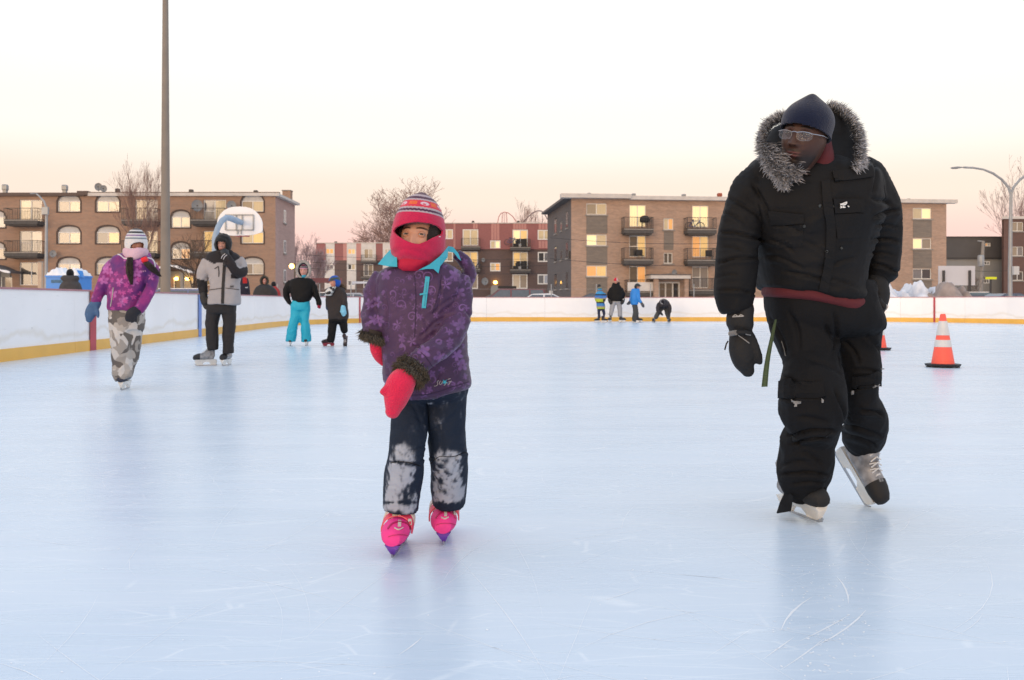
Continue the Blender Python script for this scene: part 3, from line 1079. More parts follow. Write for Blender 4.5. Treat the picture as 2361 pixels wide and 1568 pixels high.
# the left bay stands forward a little and the end wall runs back
for k, r_, pn, kw in wins:
    window(rB, *r_, pn, sill=(k == 'w'), name='window' if k == 'w' else 'patio_door', frame=M['grey_frame'] if pn[0] in ('gold',) else None, **kw)
for (x0, x1, rows) in ((528, 795, ((388, 622), (785, 1020), (1182, 1420))), (1515, 1640, ((590, 830),)),):
    for (y0, y1) in rows:
        r_ = fB.rect(*q2.D(x0, y0), *q2.D(x1, y1))
        MB().box(r_[0], -0.02, max(-0.2, r_[1]), r_[2], -0.001, r_[3] - 0.02).build('grey_brick_panel', M['brick_panel'], rB, local=True)
for (y0, y1) in ((625, 812), (938, 1130), (1253, 1420)):
    r_ = fB.rect(*q3.D(292, y0), *q3.D(488, y1))
    MB().box(r_[0], -0.02, r_[1], r_[2], -0.001, r_[3] - 0.02).build('grey_brick_panel', M['brick_panel'], rB, local=True)
bays = {}
for (x0, x1, ys) in ((1012, 1385, (568, 960)), (1820, 2192, (572, 965))):
    for y in ys:
        u0, z, u1, _ = fB.rect(*q2.D(x0, y), *q2.D(x1, y), -1.2)
        balcony(rB, u0, u1, z, depth=1.2)
        bays[(x0, y)] = (u0, u1, z)
    # ground level terrace
u0, z, u1, _ = fB.rect(*q2.D(1845, 1350), *q2.D(2180, 1350), -1.2)
balcony(rB, u0, u1, z, depth=1.2)
u0, z, u1, _ = fB.rect(*q2.D(1055, 1370), *q2.D(1390, 1370), -1.2)
bl = balcony(rB, u0, u1, z, depth=1.2)
r_ = fB.rect(*q2.D(1055, 1240), *q2.D(1385, 1352), -1.3)
MB().box(r_[0], -1.28, r_[1], r_[2], -1.25, r_[3]).build('white_screen', M['white_siding'], rB, local=True)
u0, u1, z = bays[(1012, 568)]
things_on_balcony(fB, u0 + (u1 - u0) * 0.55, u0 + (u1 - u0) * 0.95, z, 'barbecue', 'black covered barbecue on the top balcony left of the small lit window')
u0, u1, z = bays[(1820, 572)]
things_on_balcony(fB, u0 + 0.2, u0 + 1.4, z, 'bicycle', 'bicycle on the top balcony nearest the tall man')
u0, u1, z = bays[(1820, 965)]
things_on_balcony(fB, u0 + 1.6, u0 + 2.6, z, 'chair', 'dark chair on the middle balcony nearest the tall man')
u0, u1, z = bays[(1012, 960)]
things_on_balcony(fB, u0 + 1.2, u0 + 1.8, z, 'chair', 'dark chair on the middle balcony below the barbecue')
# roof edge with its step, end overhang
us = fB.uz(*q2.D(1075, 170))[0]
rr_ = MB()
rr_.box(-0.95, -0.75, topB - 0.27, us, 0.2, topB + 0.08)
rr_.box(us + 0.002, -0.45, topB - 0.34, fB.L + 0.8, 0.2, topB - 0.02)
rr_.build('roof_edge', M['fascia'], rB, local=True)
MB().box(-0.6, 0.2, topB - 0.26, fB.L + 0.7, 14.6, topB - 0.06).build('roof', M['roof'], rB, local=True)
for (y0, y1) in ((1.6, 2.9), (5.0, 6.0), (8.2, 9.8)):
    for zc in (7.35, 4.7, 2.05):
        hh_ = 0.55 if y0 == 5.0 else 1.15
        small_side_window(rB, y0, y1, zc, zc + hh_ + 0.3, 0.03, -1)
MB().box(-0.16, 0.35, 4.6, -0.002, 0.95, 5.2).build('wall_box', M['dark_metal'], rB, local=True)
# entrance canopy
r_ = fB.rect(*q2.D(1355, 1150), *q2.D(1860, 1195), -2.0)
cn = MB().box(r_[0], -2.0, r_[1], r_[2], -0.01, r_[3]).build('entrance_canopy', M['fascia'], rB, local=True)
MB().box(r_[0] - 0.05, -2.04, r_[3] + 0.002, r_[2] + 0.05, -0.01, r_[3] + 0.09).build('canopy_top', M['roof'], cn, local=True)
for xx in (1398, 1782):
    a, _, c, _ = fB.rect(*q2.D(xx, 1300), *q2.D(xx + 52, 1300), -1.8)
    MB().box(a, -1.8, 0, c, -1.35, r_[1] - 0.002).build('pillar', M['brickB'], cn, local=True)
window(rB, e0[0], 0.0, e0[2], e0[3], ['dark', 'dark', 'dark'], sill=False, name='entrance_door', fw=0.13, frame=M['white_frame'])
dish(fB, *q2.D(1650, 1122), 7.5, 'grey satellite dish lying above the flat entrance canopy', off=-1.3)
for (x, y0, y1, w, lab, m_) in ((562, 102, 122, 8.5, 'square grey roof vent near the left corner of the tan block', 'grey_metal'),
                            (1131, 110, 145, 9, 'square grey roof vent where the tan roof edge steps', 'grey_metal'), (1770, 118, 150, 9, 'square grey roof vent above the bright balcony doors', 'grey_metal')):
    a, b = q2.D(x, y0)
    roof_vent(fB, a, b, 0, w, lab, m_)
a, b = q2.D(2228, 105)
M['chim'] = mat('orange_red_chimney', (0.36, 0.10, 0.06), 0.8, 0.1)
roof_vent(fB, a, b, 0, 10, 'small orange red chimney on the tan roof just left of the tall man', 'chim', 'chimney', 'chimney')
a, b = q3.D(245, 405)
roof_vent(fB, a, b, 0, 7, 'low dark roof vent on the tan roof right of the tall man', 'dark_metal')
dish(fB, a - 600, 447, 5.0, 'pale satellite dish on the roof of the tan block beside the chimney', off=0.8) if False else None

# ---------------------------------------------------------------- middle building with red upper floor
fC = Facade('apartment_building', 'dark brick apartment building with dull red siding on its top floor in the middle', 'building', 960, 109, 1300, 109)
rC = fC.root
q1 = Crop(1180, 820, 2.2065)
ops, wins = [], []
topC = fC.uz(1100, 515.5)[1]
for (x0, y0, x1, y1, pn, k) in ((1290, 215, 1395, 302, ['cream', 'cream'], 'w'), (1480, 215, 1618, 360, ['cream', 'cream'], 'd'), (1722, 313, 1813, 388, ['cream', 'bright'], 'w'),
                                (1920, 218, 2055, 366, ['bright', 'gold'], 'd'), (2141, 220, 2255, 308, ['cream', 'cream'], 'w'),
                                (1290, 412, 1395, 500, ['cream', 'beige'], 'w'), (1480, 410, 1615, 556, ['cream', 'gold'], 'd'), (1722, 510, 1813, 585, ['cream', 'amber'], 'w'),
                                (1922, 413, 2055, 560, ['gold', 'cream'], 'd'), (2143, 415, 2255, 502, ['dark', 'greyp'], 'w'),
                                (1480, 608, 1615, 740, ['pale', 'greyp'], 'd'), (1918, 611, 2052, 740, ['pale', 'greyp'], 'd'), (2141, 612, 2255, 700, ['greyp', 'bluish'], 'w')):
    addw(fC, q1, x0, y0, x1, y1, pn, k)
zmid = fC.uz(*q1.D(1500, 383))[1]
lo = [(*r_, 0) for _, r_, _, _ in wins if r_[3] < zmid + 0.3]
hi = [(*r_, 0) for _, r_, _, _ in wins if r_[1] > zmid - 0.3]
fC.top = topC
wall_with_openings(0, -0.3, fC.L, zmid, lo).build('brick_wall', M['brickC'], rC, local=True, fix=False)
wall_with_openings(0, zmid, fC.L, topC, hi, y=-0.12, thick=0.32).build('siding_wall', M['pink_siding'], rC, local=True, fix=False)
MB().box(0, -0.119, zmid - 0.12, fC.L, 0.0, zmid - 0.001).build('siding_lip', M['pink_siding'], rC, local=True)
MB().box(-0.1, -0.2, topC, fC.L, 8, topC + 0.1).build('roof', M['fascia'], rC, local=True)
MB().box(0.02, 0.5, -0.3, fC.L, 0.55, topC - 0.01).box(0.02, 7.9, -0.3, fC.L, 8, topC - 0.01).box(0, 0.0, -0.3, 0.05, 8, topC - 0.02).build('back_wall', M['brickC'], rC, local=True)
for (x0, x1) in ((1400, 1418), (1572, 1616), (1732, 1808), (1926, 2045), (2150, 2235)):
    a, _, c, _ = fC.rect(*q1.D(x0, 200), *q1.D(x1, 200))
    segs = [(zmid + 0.02, topC - 0.02)]
    for o in hi:
        if o[0] < c and o[2] > a:
            ns = []
            for (p, q) in segs:
                if o[1] - 0.1 > p:
                    ns.append((p, o[1] - 0.15))
                if o[3] + 0.1 < q:
                    ns.append((o[3] + 0.05, q))
            segs = ns
    for (p, q) in segs:
        mb = MB()
        n = max(2, int((c - a) / 0.3))
        for i in range(n):
            mb.box(a + (c - a) * i / n, -0.16, p, a + (c - a) * (i + 0.85) / n, -0.122, q)
        mb.build('pale_siding_panel', M['pink_light'], rC, local=True)
for k, r_, pn, kw in wins:
    window(rC, *r_, pn, sill=False, name='window' if k == 'w' else 'patio_door', fw=0.13, y=-0.1 if r_[1] > zmid - 0.2 else 0.0)
for (x0, x1, ys) in ((1466, 1632, (372, 570)), (1900, 2078, (378, 575))):
    for y in ys:
        u0, z, u1, _ = fC.rect(*q1.D(x0, y), *q1.D(x1, y), -1.2)
        balcony(rC, u0, u1, z, depth=1.2, dark=False)
        if x0 == 1900:
            things_on_balcony(fC, u0 + 0.2, u1 - 0.2, z, 'boxes', 'dark pile of crates on the %s balcony of the red topped building' % ('upper right' if y < 400 else 'middle right'), 1.2)
            if y < 400:
                things_on_balcony(fC, u0 - 0.9, u0 + 1.2, z + 0.3, 'bicycle', 'bicycle hung over the left end of the upper balcony on the red topped building', 2.5)
        elif y > 500:
            things_on_balcony(fC, u0 + 1.2, u1 - 0.2, z, 'bicycle', 'bicycle on the middle balcony beside the girl in purple', 1.2)
dish(fC, *q1.D(1661, 485), 4.5, 'small grey satellite dish on dark brick between the two balcony columns', off=-0.4)
dish(fC, *q1.D(1675, 673), 8, 'large grey satellite dish low on the dark brick wall left of the orange lamp', off=-0.9)
u, z = fC.uz(*q1.D(1768, 683), -0.3)
t = root('wall_lamp', 'lit orange lamp above the pale door of the red topped building', 'lamp', fC.A + fC.u * u - fC.n * 0.25 + Vector((0, 0, z)))
MB().lathe([(0.02, -0.2), (0.2, -0.14), (0.24, 0.02), (0.18, 0.16), (0.02, 0.2)], n=12).build('globe', M['lamp_lit'], t, local=True, sm=True)
MB().box(-0.05, 0.05, -0.03, 0.05, 0.25, 0.04).build('bracket', M['dark_metal'], t, local=True)
r_ = fC.rect(*q1.D(1728, 708), *q1.D(1812, 790))
n = 10
hw = (r_[2] - r_[0]) / 2
poly = [(r_[0], -0.2), (r_[2], -0.2)] + [((r_[0] + r_[2]) / 2 + hw * math.cos(math.pi * i / n), r_[3] - 0.5 + 0.5 * math.sin(math.pi * i / n) ** 0.5) for i in range(n + 1)]
en = MB().prism(poly, -0.5, -0.01).build('entrance', M['light_siding'], rC, local=True)
MB().box(r_[0] + 0.9, -0.53, 0, r_[0] + 1.4, -0.502, r_[3] - 0.7).build('door_glass', M['dark'], en, local=True)
for x, w, lab in ((1572, 6, 'mushroom roof vent above the pale siding stripe of the red topped building'), (1972, 6, 'mushroom roof vent near the right end of the red topped building')):
    a, b = q1.D(x, 140)
    roof_vent(fC, a, b, 0, w, lab, 'dark_metal')

# ---------------------------------------------------------------- further building, white window strips
fD = Facade('apartment_building', 'far brick building with red mansard and white window strips left of the girl', 'building', 729, 152, 960, 152)
rD = fD.root
zt = fD.uz(760, 561)[1]
zm = fD.uz(760, 600.5)[1]
fD.top = zt
ops, wins = [], []
for (x0, y0, x1, y1, pn, k) in ((271, 383, 342, 433, ['amber', 'amber'], 'w'), (465, 386, 533, 436, ['amber', 'gold'], 'w'), (608, 386, 690, 475, ['beige', 'pale'], 'd'), (790, 386, 850, 436, ['pale', 'pale'], 'w'),
                                (271, 525, 342, 570, ['greyp', 'greyp'], 'w'), (465, 520, 533, 573, ['dark', 'cream'], 'w'), (605, 522, 690, 628, ['greyp', 'beige'], 'd'),
                                (271, 668, 342, 700, ['greyp', 'dark'], 'w'), (465, 665, 533, 712, ['greyp', 'bluish'], 'w'), (605, 662, 690, 730, ['dark', 'dark'], 'd')):
    addw(fD, q1, x0, y0, x1, y1, pn, k)
lo = [(*r_, 0) for _, r_, _, _ in wins if r_[3] < zm + 1.0]
hi = [(*r_, 0) for _, r_, _, _ in wins if r_[3] >= zm + 1.0]
hi = [(a, max(b, zm), c, d, e) for a, b, c, d, e in hi]
wall_with_openings(0, -0.3, fD.L, zm, lo).build('brick_wall', M['brickC'], rD, local=True, fix=False)
wall_with_openings(0, zm, fD.L, zt, hi).build('mansard_wall', M['pink_siding'], rD, local=True, fix=False)
MB().box(0.02, 0.5, -0.3, fD.L, 0.55, zt).box(0.0, 0, -0.3, 0.05, 9, zt - 0.02).box(0.02, 8.9, -0.3, fD.L, 9, zt - 0.01).build('back_wall', M['brickC'], rD, local=True)
mb = MB()
mb.rings([[(-0.6 + k * 0.9, -0.5 + 0.45 * k, zm + (zt - zm) * k), (1.6, -0.5 + 0.45 * k, zm + (zt - zm) * k), (1.6, -0.02, zm + (zt - zm) * k), (-0.6 + k * 0.9, -0.02, zm + (zt - zm) * k)] for k in (0, 1)])
mb.build('mansard_corner', M['pink_siding'], rD, local=True)
for (x0, x1, m_, yl) in ((262, 350, 'white_siding', 745), (458, 541, 'white_siding', 745), (584, 714, 'white_siding', 492), (775, 860, 'white_siding', 745), (541, 584, 'pink_light', 488), (425, 458, 'pink_light', 488)):
    a, _, c, _ = fD.rect(*q1.D(x0, 500), *q1.D(x1, 500))
    z0 = max(0, fD.uz(*q1.D(x0, yl))[1])
    st_ops = [o for o in (lo + hi) if o[0] > a - 0.3 and o[2] < c + 0.3 and o[1] > z0 - 0.5]
    st_ops = [(max(o[0], a + 0.05), max(o[1], z0 + 0.02), min(o[2], c - 0.05), min(o[3], zt - 0.1), 0) for o in st_ops]
    wall_with_openings(a, z0, c, zt, st_ops, y=-0.06, thick=0.06).build('siding_strip', M[m_], rD, local=True, fix=False)
for k, r_, pn, kw in wins:
    window(rD, *r_, pn, sill=False, name='window' if k == 'w' else 'patio_door', fw=0.12, y=0.0)
for y in (497, 638):
    u0, z, u1, _ = fD.rect(*q1.D(582, y), *q1.D(716, y), -1.2)
    balcony(rD, u0, u1, z, depth=1.2, dark=False)
MB().box(-0.1, -0.15, zt, fD.L, 9, zt + 0.12).build('roof', M['fascia'], rD, local=True)
a, b = q1.D(361, 322)
roof_vent(fD, a, b, 0, 6, 'small dark roof vent on the far building with white strips', 'dark_metal')

# ---------------------------------------------------------------- right: low grey building and brick block at the edge
fE = Facade('warehouse', 'low building with dark grey siding above pale walls right of the tan block', 'building', 2170, 100, 2330, 100)
rE = fE.root
zt = fE.uz(*q3.D(900, 808))[1]
zm = fE.uz(*q3.D(900, 1022))[1]
fE.top = zt
ops, wins = [], []
addw(fE, q3, 1040, 866, 1100, 905, ['amber', 'pale'])
addw(fE, q3, 1030, 1058, 1094, 1098, ['dark', 'greyp'])
addw(fE, q3, 1028, 1245, 1090, 1290, ['dark', 'greyp'])
lo = [(*r_, 0) for _, r_, _, _ in wins if r_[3] < zm]
hi = [(*r_, 0) for _, r_, _, _ in wins if r_[3] > zm]
wall_with_openings(0, -0.3, fE.L, zm, lo).build('wall', M['light_siding'], rE, local=True, fix=False)
wall_with_openings(0, zm, fE.L, zt, hi, y=-0.15, thick=0.3).build('upper_wall', M['dark_siding'], rE, local=True, fix=False)
MB().box(0, -0.22, zm - 0.14, fE.L, -0.001, zm).build('drip_edge', M['dark_metal'], rE, local=True)
for k, r_, pn, kw in wins:
    window(rE, *r_, pn, sill=False, fw=0.1, y=-0.05)
MB().box(-0.1, -0.3, zt, fE.L, 9, zt + 0.08).build('roof', M['roof'], rE, local=True)
MB().box(0.02, 0.5, -0.3, fE.L, 0.55, zt - 0.01).box(0.02, 8.9, -0.3, fE.L, 9, zt - 0.01).build('back_wall', M['dark_siding'], rE, local=True)
MB().box(0, -0.05, -0.3, fE.L, -0.002, 0.55).build('plinth', M['slab'], rE, local=True)

fG = Facade('apartment_building', 'brown brick block cut by the right edge behind the double street lamp', 'building', 2314, 97, 2560, 97)
rG = fG.root
ops, wins = [], []
zt = fG.uz(*q3.D(1300, 588))[1]
for k, (y0, y1, pn) in enumerate(((648, 745, ['beige', 'beige']), (905, 1003, ['beige', 'greyp']), (1165, 1260, ['dark', 'dark']))):
    addw(fG, q3, 1327, y0, 1447, y1, pn)
    a, b, c, d = fG.rect(*q3.D(1600, y0), *q3.D(1720, y1))
    ops.append((a, b, c, d, 0))
    wins.append(('w', (a, b, c, d), ['cream', 'beige'], {}))
shell(fG, zt, 10, M['brickD'], M['brickD'], ops, skl=5.8)
for k, r_, pn, kw in wins:
    window(rG, *r_, pn)
MB().rings([[(-0.25, -0.2, z_), (fG.L, -0.2, z_), (fG.L, 10, z_), (5.6, 10, z_)] for z_ in (zt - 0.30, zt - 0.02)]).build('roof', M['fascia'], rG, local=True)

# ================================================================ poles, lamps, signs
lp = P(381.5, 700, 22.3)
t = root('light_pole', 'tall tapered grey concrete light pole behind the left boards', 'pole', (lp.x, lp.y, -0.03))
m_pole = mat('pole_concrete', (0.235, 0.205, 0.175), 0.9, 0.10, 2.5, bump=0.25, bs=25)
MB().lathe([(0.128, 0.0), (0.125, 0.6), (0.066, 8.6), (0.05, 12.5)], n=24).build('shaft', m_pole, t, local=True, sm=50)
MB().box(-0.8, -0.08, 12.5, 0.8, 0.08, 12.62).build('crossarm', M['grey_metal'], t, local=True)
for sx in (-0.7, 0.7):
    MB().box(sx - 0.22, -0.35, 12.2, sx + 0.22, -0.09, 12.55).build('floodlight', M['dark_metal'], t, local=True)

# basketball goal seen from behind
bd_ = 30.0
bc = P(553, 510, bd_)
t = root('basketball_goal', 'white fan-shaped basketball backboard on a bent grey blue pole beyond the left boards', 'basketball goal', (P(497, 700, bd_).x, bd_ - 1.6, -0.03))
m_bb = mat('white_painted_backboard', (0.84, 0.85, 0.87), 0.45, 0.05, 1.5)
m_bp = mat('blue_grey_paint', (0.30, 0.40, 0.52), 0.5, 0.12)
q6 = Crop(650, 700, 3.1367, bd_)
prof = [(690, 640), (688, 600), (700, 540), (730, 490), (775, 445), (830, 415), (890, 402), (970, 397), (1050, 402), (1110, 418), (1165, 452), (1210, 500), (1240, 550), (1254, 600), (1256, 700), (1235, 722), (1150, 748), (1060, 757), (880, 762), (830, 757), (760, 740), (705, 712)]
poly = [(q6.p(x, y).x, q6.p(x, y).z) for x, y in prof]
bb = MB().prism(poly, bd_ - 0.03, bd_ + 0.03).build('backboard', m_bb, t)
mb = MB()
for a, b in (((790, 500), (1140, 500)), ((790, 690), (1140, 690)), ((790, 500), (790, 690)), ((1140, 500), (1140, 690)), ((925, 500), (925, 690)), ((1000, 500), (1000, 690)), ((940, 690), (940, 745)), ((985, 690), (985, 745))):
    mb.bar(q6.p(*a, -0.06), q6.p(*b, -0.06), 0.035)
mb.build('steel_frame', M['grey_metal'], t)
pp = [Vector((t.location.x, t.location.y, 0)), Vector((t.location.x, t.location.y, 2.6))]
pth = [(655, 800, -1.6), (668, 740, -1.58), (700, 650, -1.5), (745, 575, -1.35), (800, 535, -1.15), (860, 545, -0.85), (930, 575, -0.45), (985, 595, -0.09)]
pts = [q6.p(x, y, d) for x, y, d in pth]
MB().tube([Vector((pts[0].x - 0.02, pts[0].y, 0))] + pts, [0.085, 0.085, 0.085, 0.088, 0.09, 0.09, 0.10, 0.10, 0.09], 14).build('pole', m_bp, t, sm=50)
rim = MB()
rc = Vector((bc.x, bd_ + 0.32, 3.06))
rim.rings([[(rc.x + (0.23 + 0.01 * math.cos(q)) * math.cos(a), rc.y + (0.23 + 0.01 * math.cos(q)) * math.sin(a), rc.z + 0.01 * math.sin(q)) for q in (0, 1.57, 3.14, 4.71)] for a in [i * math.pi / 12 for i in range(25)]], cap=False)
rim.build('rim', m_red, t)


def lamp_head(mb, p, dirx, s=1.0):
    mb.rings([[(p.x + dirx * u * s, p.y + w * math.cos(q) * s, p.z + (w * 0.55 * math.sin(q) + z) * s) for q in [k * math.pi / 5 for k in range(10)]] for u, w, z in ((0.0, 0.05, 0), (0.25, 0.12, 0), (0.6, 0.19, -0.03), (0.95, 0.16, -0.05), (1.1, 0.05, -0.04))])


# double street lamp at the right
sd_ = 55.0
base = P(2329, 700, sd_)
t = root('street_lamp', 'tall double-armed grey street lamp at the right edge', 'street lamp', (base.x, base.y, -0.03))
fork = P(2331, 448, sd_)
MB().tube([(base.x, sd_, -0.03), (base.x, sd_, 3.0), fork], [0.13, 0.12, 0.085], 12).build('shaft', M['grey_metal'], t, sm=50)
arm = [fork] + [P(x, y, sd_) for x, y in ((2325, 432), (2310, 414), (2290, 400), (2268, 391), (2245, 387), (2222, 386))]
MB().tube(arm, [0.075] * 4 + [0.06] * 3, 8).build('arm', M['grey_metal'], t, sm=50)
arm2 = [fork] + [P(x, y, sd_) for x, y in ((2337, 432), (2352, 414), (2372, 400), (2394, 391), (2417, 387), (2440, 386))]
MB().tube(arm2, [0.075] * 4 + [0.06] * 3, 8).build('arm', M['grey_metal'], t, sm=50)
for p, dx in ((arm[-1], -1), (arm2[-1], 1)):
    mb = MB()
    lamp_head(mb, p, dx, 0.72)
    mb.build('lamp_head', M['dish'], t, sm=50)
a, b = q3.D(1318, 1165), q3.D(1318, 1200)
MB().box(P(*a, sd_).x - 0.02, sd_ - 0.35, P(*b, sd_).z, P(*a, sd_).x + 0.3, sd_ - 0.13, P(*a, sd_).z + 0.3).build('control_box', M['arch_white'], t)

# lamp on the left, before the long block
sd_ = 60.0
base = P(106, 700, sd_)
t = root('street_lamp', 'thin grey street lamp with one short arm before the long block at left', 'street lamp', (base.x, base.y, -0.03))
MB().tube([(base.x, sd_, -0.03), P(107, 480, sd_), P(101, 464, sd_), P(90, 452, sd_), P(84, 447, sd_)], [0.12, 0.08, 0.06, 0.05, 0.05], 10).build('shaft', M['grey_metal'], t, sm=50)
mb = MB()
lamp_head(mb, P(84, 446, sd_), -1, 0.4)
mb.build('lamp_head', M['dish'], t, sm=50)
MB().box(P(101, 495, sd_).x, sd_ - 0.3, P(101, 495, sd_).z, P(115, 495, sd_).x, sd_ - 0.1, P(101, 478, sd_).z).build('equipment_box', M['grey_metal'], t)
# pale square post beside the blue toilet
pc = P(164, 700, 45)
t0 = P((0 + 500 / 3.1357) / K, 605, 45)
t = root('post', 'pale square post just left of the blue portable toilet', 'post', (P(93.5, 700, 45).x, 45, -0.03))
MB().box(-0.09, -0.09, 0, 0.09, 0.09, P(93, 605, 45).z + 0.03).build('shaft', mat('pale_wood_post', (0.50, 0.38, 0.28), 0.8, 0.1), t, local=True)
MB().box(-0.1, -0.1, P(93, 605, 45).z + 0.032, 0.1, 0.1, P(93, 605, 45).z + 0.08).build('cap', M['concrete'], t, local=True)
# orange street light near the far kid
t = root('street_lamp', 'lit orange lamp behind the child in turquoise trousers', 'street lamp', (P(680, 700, 70).x, 70, -0.03))
MB().bar((0, 0, 0), (0, 0, P(680, 614, 70).z + 0.3), 0.12).build('shaft', M['dark_metal'], t, local=True)
pl = P(674, 614, 70)
MB().lathe([(0.02, -0.2), (0.17, -0.12), (0.2, 0.02), (0.12, 0.16), (0.02, 0.2)], (pl.x, pl.y - 0.2, pl.z), n=12).build('globe', M['lamp_lit'], t, sm=True)

# billboard frame, white, from behind
bdd = 60.0
qa, qb = q3.D(565, 1107), q3.D(942, 1310)
pa, pb = P(*qa, bdd), P(*qb, bdd)
t = root('sign_board', 'large blank white board on two dark posts behind the dirty snow heap', 'sign', ((pa.x + pb.x) / 2, bdd, -0.03))
MB().box(pa.x, bdd, pb.z, pb.x, bdd + 0.12, pa.z).build('panel', mat('white_board_panel', (0.56, 0.56, 0.60), 0.7, 0.06, 1), t)
for xx in (608, 880):
    px_ = P(*q3.D(xx, 1200), bdd)
    MB().bar((px_.x, bdd - 0.07, -0.03), (px_.x, bdd - 0.07, pa.z - 0.3), 0.13).build('post', M['dark_metal'], t)
# yellow street name sign
pa, pb = P(*q3.D(1053, 1222), 62), P(*q3.D(1168, 1247), 62)
t = root('street_sign', 'bright yellow green street sign on a thin black post at right', 'sign', ((pa.x + pb.x) / 2, 62, -0.03))
MB().box(pa.x, 62, pb.z, pb.x, 62.05, pa.z).build('plate', mat('fluorescent_yellow', (0.72, 0.78, 0.02), 0.5, 0.03, emit=None), t)
MB().bar(((pa.x + pb.x) / 2, 62.08, -0.03), ((pa.x + pb.x) / 2, 62.08, pb.z + 0.1), 0.1).build('post', M['dark_metal'], t)
# utility pole with transformer
t = root('utility_pole', 'leaning wooden utility pole with wires before the low grey building', 'pole', (P(*q3.D(1000, 1300), 75).x, 75, -0.03))
b0, b1 = P(*q3.D(985, 1380), 75), P(*q3.D(1027, 848), 75)
MB().tube([(b0.x, 75, -0.03), (b1.x, 75, b1.z)], [0.19, 0.12], 10).build('shaft', M['concrete'], t, sm=50)
pp = P(*q3.D(970, 1060), 75)
MB().lathe([(0.22, 0), (0.25, 0.1), (0.25, 0.8), (0.2, 0.9)], (pp.x + 0.1, 74.7, pp.z - 0.4), 12).build('transformer', M['grey_metal'], t, sm=50)
MB().bar(P(*q3.D(970, 845), 75), P(*q3.D(1030, 850), 75), 0.07).build('lamp_arm', M['grey_metal'], t)
# overhead wires running left to right across the middle
m_wire = mat('wire', (0.03, 0.03, 0.03), 0.6, 0)
for (xa, ya, xb, yb, d_, lab) in ((672, 586, 1268, 596, 95, 'upper overhead cable crossing before the middle buildings'), (672, 602, 1268, 612, 95, 'middle overhead cable crossing before the middle buildings'),
                                  (672, 616, 1268, 630, 95, 'lower overhead cable crossing before the middle buildings'), (1268, 596, 1690, 612, 70, 'overhead cable crossing the tan block'),
                                  (2182, 617, 2361, 620, 74, 'thin overhead cable before the low grey building'), (1268, 548, 1690, 560, 70, 'higher overhead cable crossing the tan block')):
    pts = [P(xa + (xb - xa) * i / 12, ya + (yb - ya) * i / 12 + 7 * (1 - (i / 6 - 1) ** 2), d_) for i in range(13)]
    tag(MB().tube(pts, 0.016, 4).build('overhead_cable', m_wire), lab, 'cable', 'overhead cables')

# blue portable toilet with snow on its roof
pd = 37.0
xa, xb = P(106, 700, pd).x, P(180, 700, pd).x
t = root('portable_toilet', 'blue portable toilet with a cap of snow behind the left boards', 'portable toilet', ((xa + xb) / 2, pd + 0.6, -0.03))
m_bt = mat('blue_plastic_cabin', (0.045, 0.25, 0.70), 0.4, 0.06)
w2 = (xb - xa) / 2
zt_ = P(0, 638, pd).z + 0.03
MB().box(-w2, -0.6, 0, w2, 0.6, zt_ - 0.02).build('cabin', m_bt, t, local=True)
MB().box(-w2 - 0.03, -0.64, zt_ - 0.018, w2 + 0.03, 0.64, zt_ + 0.05).build('roof_rim', m_bt, t, local=True)
MB().box(-w2 + 0.12, -0.625, 0.1, w2 - 0.2, -0.602, zt_ - 0.45).build('door', m_bt, t, local=True)
MB().box(-w2 + 0.22, -0.62, zt_ - 0.25, w2 - 0.25, -0.601, zt_ - 0.13).build('sign_band', mat('dark_band', (0.05, 0.14, 0.24), 0.6, 0.3, 12), t, local=True)
MB().box(-w2 + 0.42, -0.640, 0.9, w2 - 0.18, -0.627, zt_ - 0.6).build('notice', M['arch_white'], t, local=True)
g_ = []
ns = 26
vs, fs = [], []
for i in range(ns + 1):
    for j in range(ns + 1):
        x, y = -w2 + 2 * w2 * i / ns, -0.62 + 1.24 * j / ns
        e = min(i, ns - i, j, ns - j) / ns
        z = zt_ + 0.052 + 0.44 * min(1, (e * 2.6)) ** 0.6 * (0.75 + 0.25 * math.sin(i * 0.35)) + 0.03 * math.sin(i * 1.3 + j)
        vs.append((x, y, z if e > 0 else zt_ + 0.052))
for i in range(ns):
    for j in range(ns):
        k = i * (ns + 1) + j
        fs.append((k, k + ns + 1, k + ns + 2, k + 1))
me = bpy.data.meshes.new('snow_cap')
me.from_pydata(vs, [], fs)
smooth(me)
link('snow_cap', me, M['snow'], t, local=True)
MB().tube([(w2 - 0.10, -0.3, zt_ + 0.0), (w2 - 0.06, -0.3, zt_ + 0.26)], [0.20, 0.10], 12).build('vent_cap', m_bt, t, local=True, sm=40)


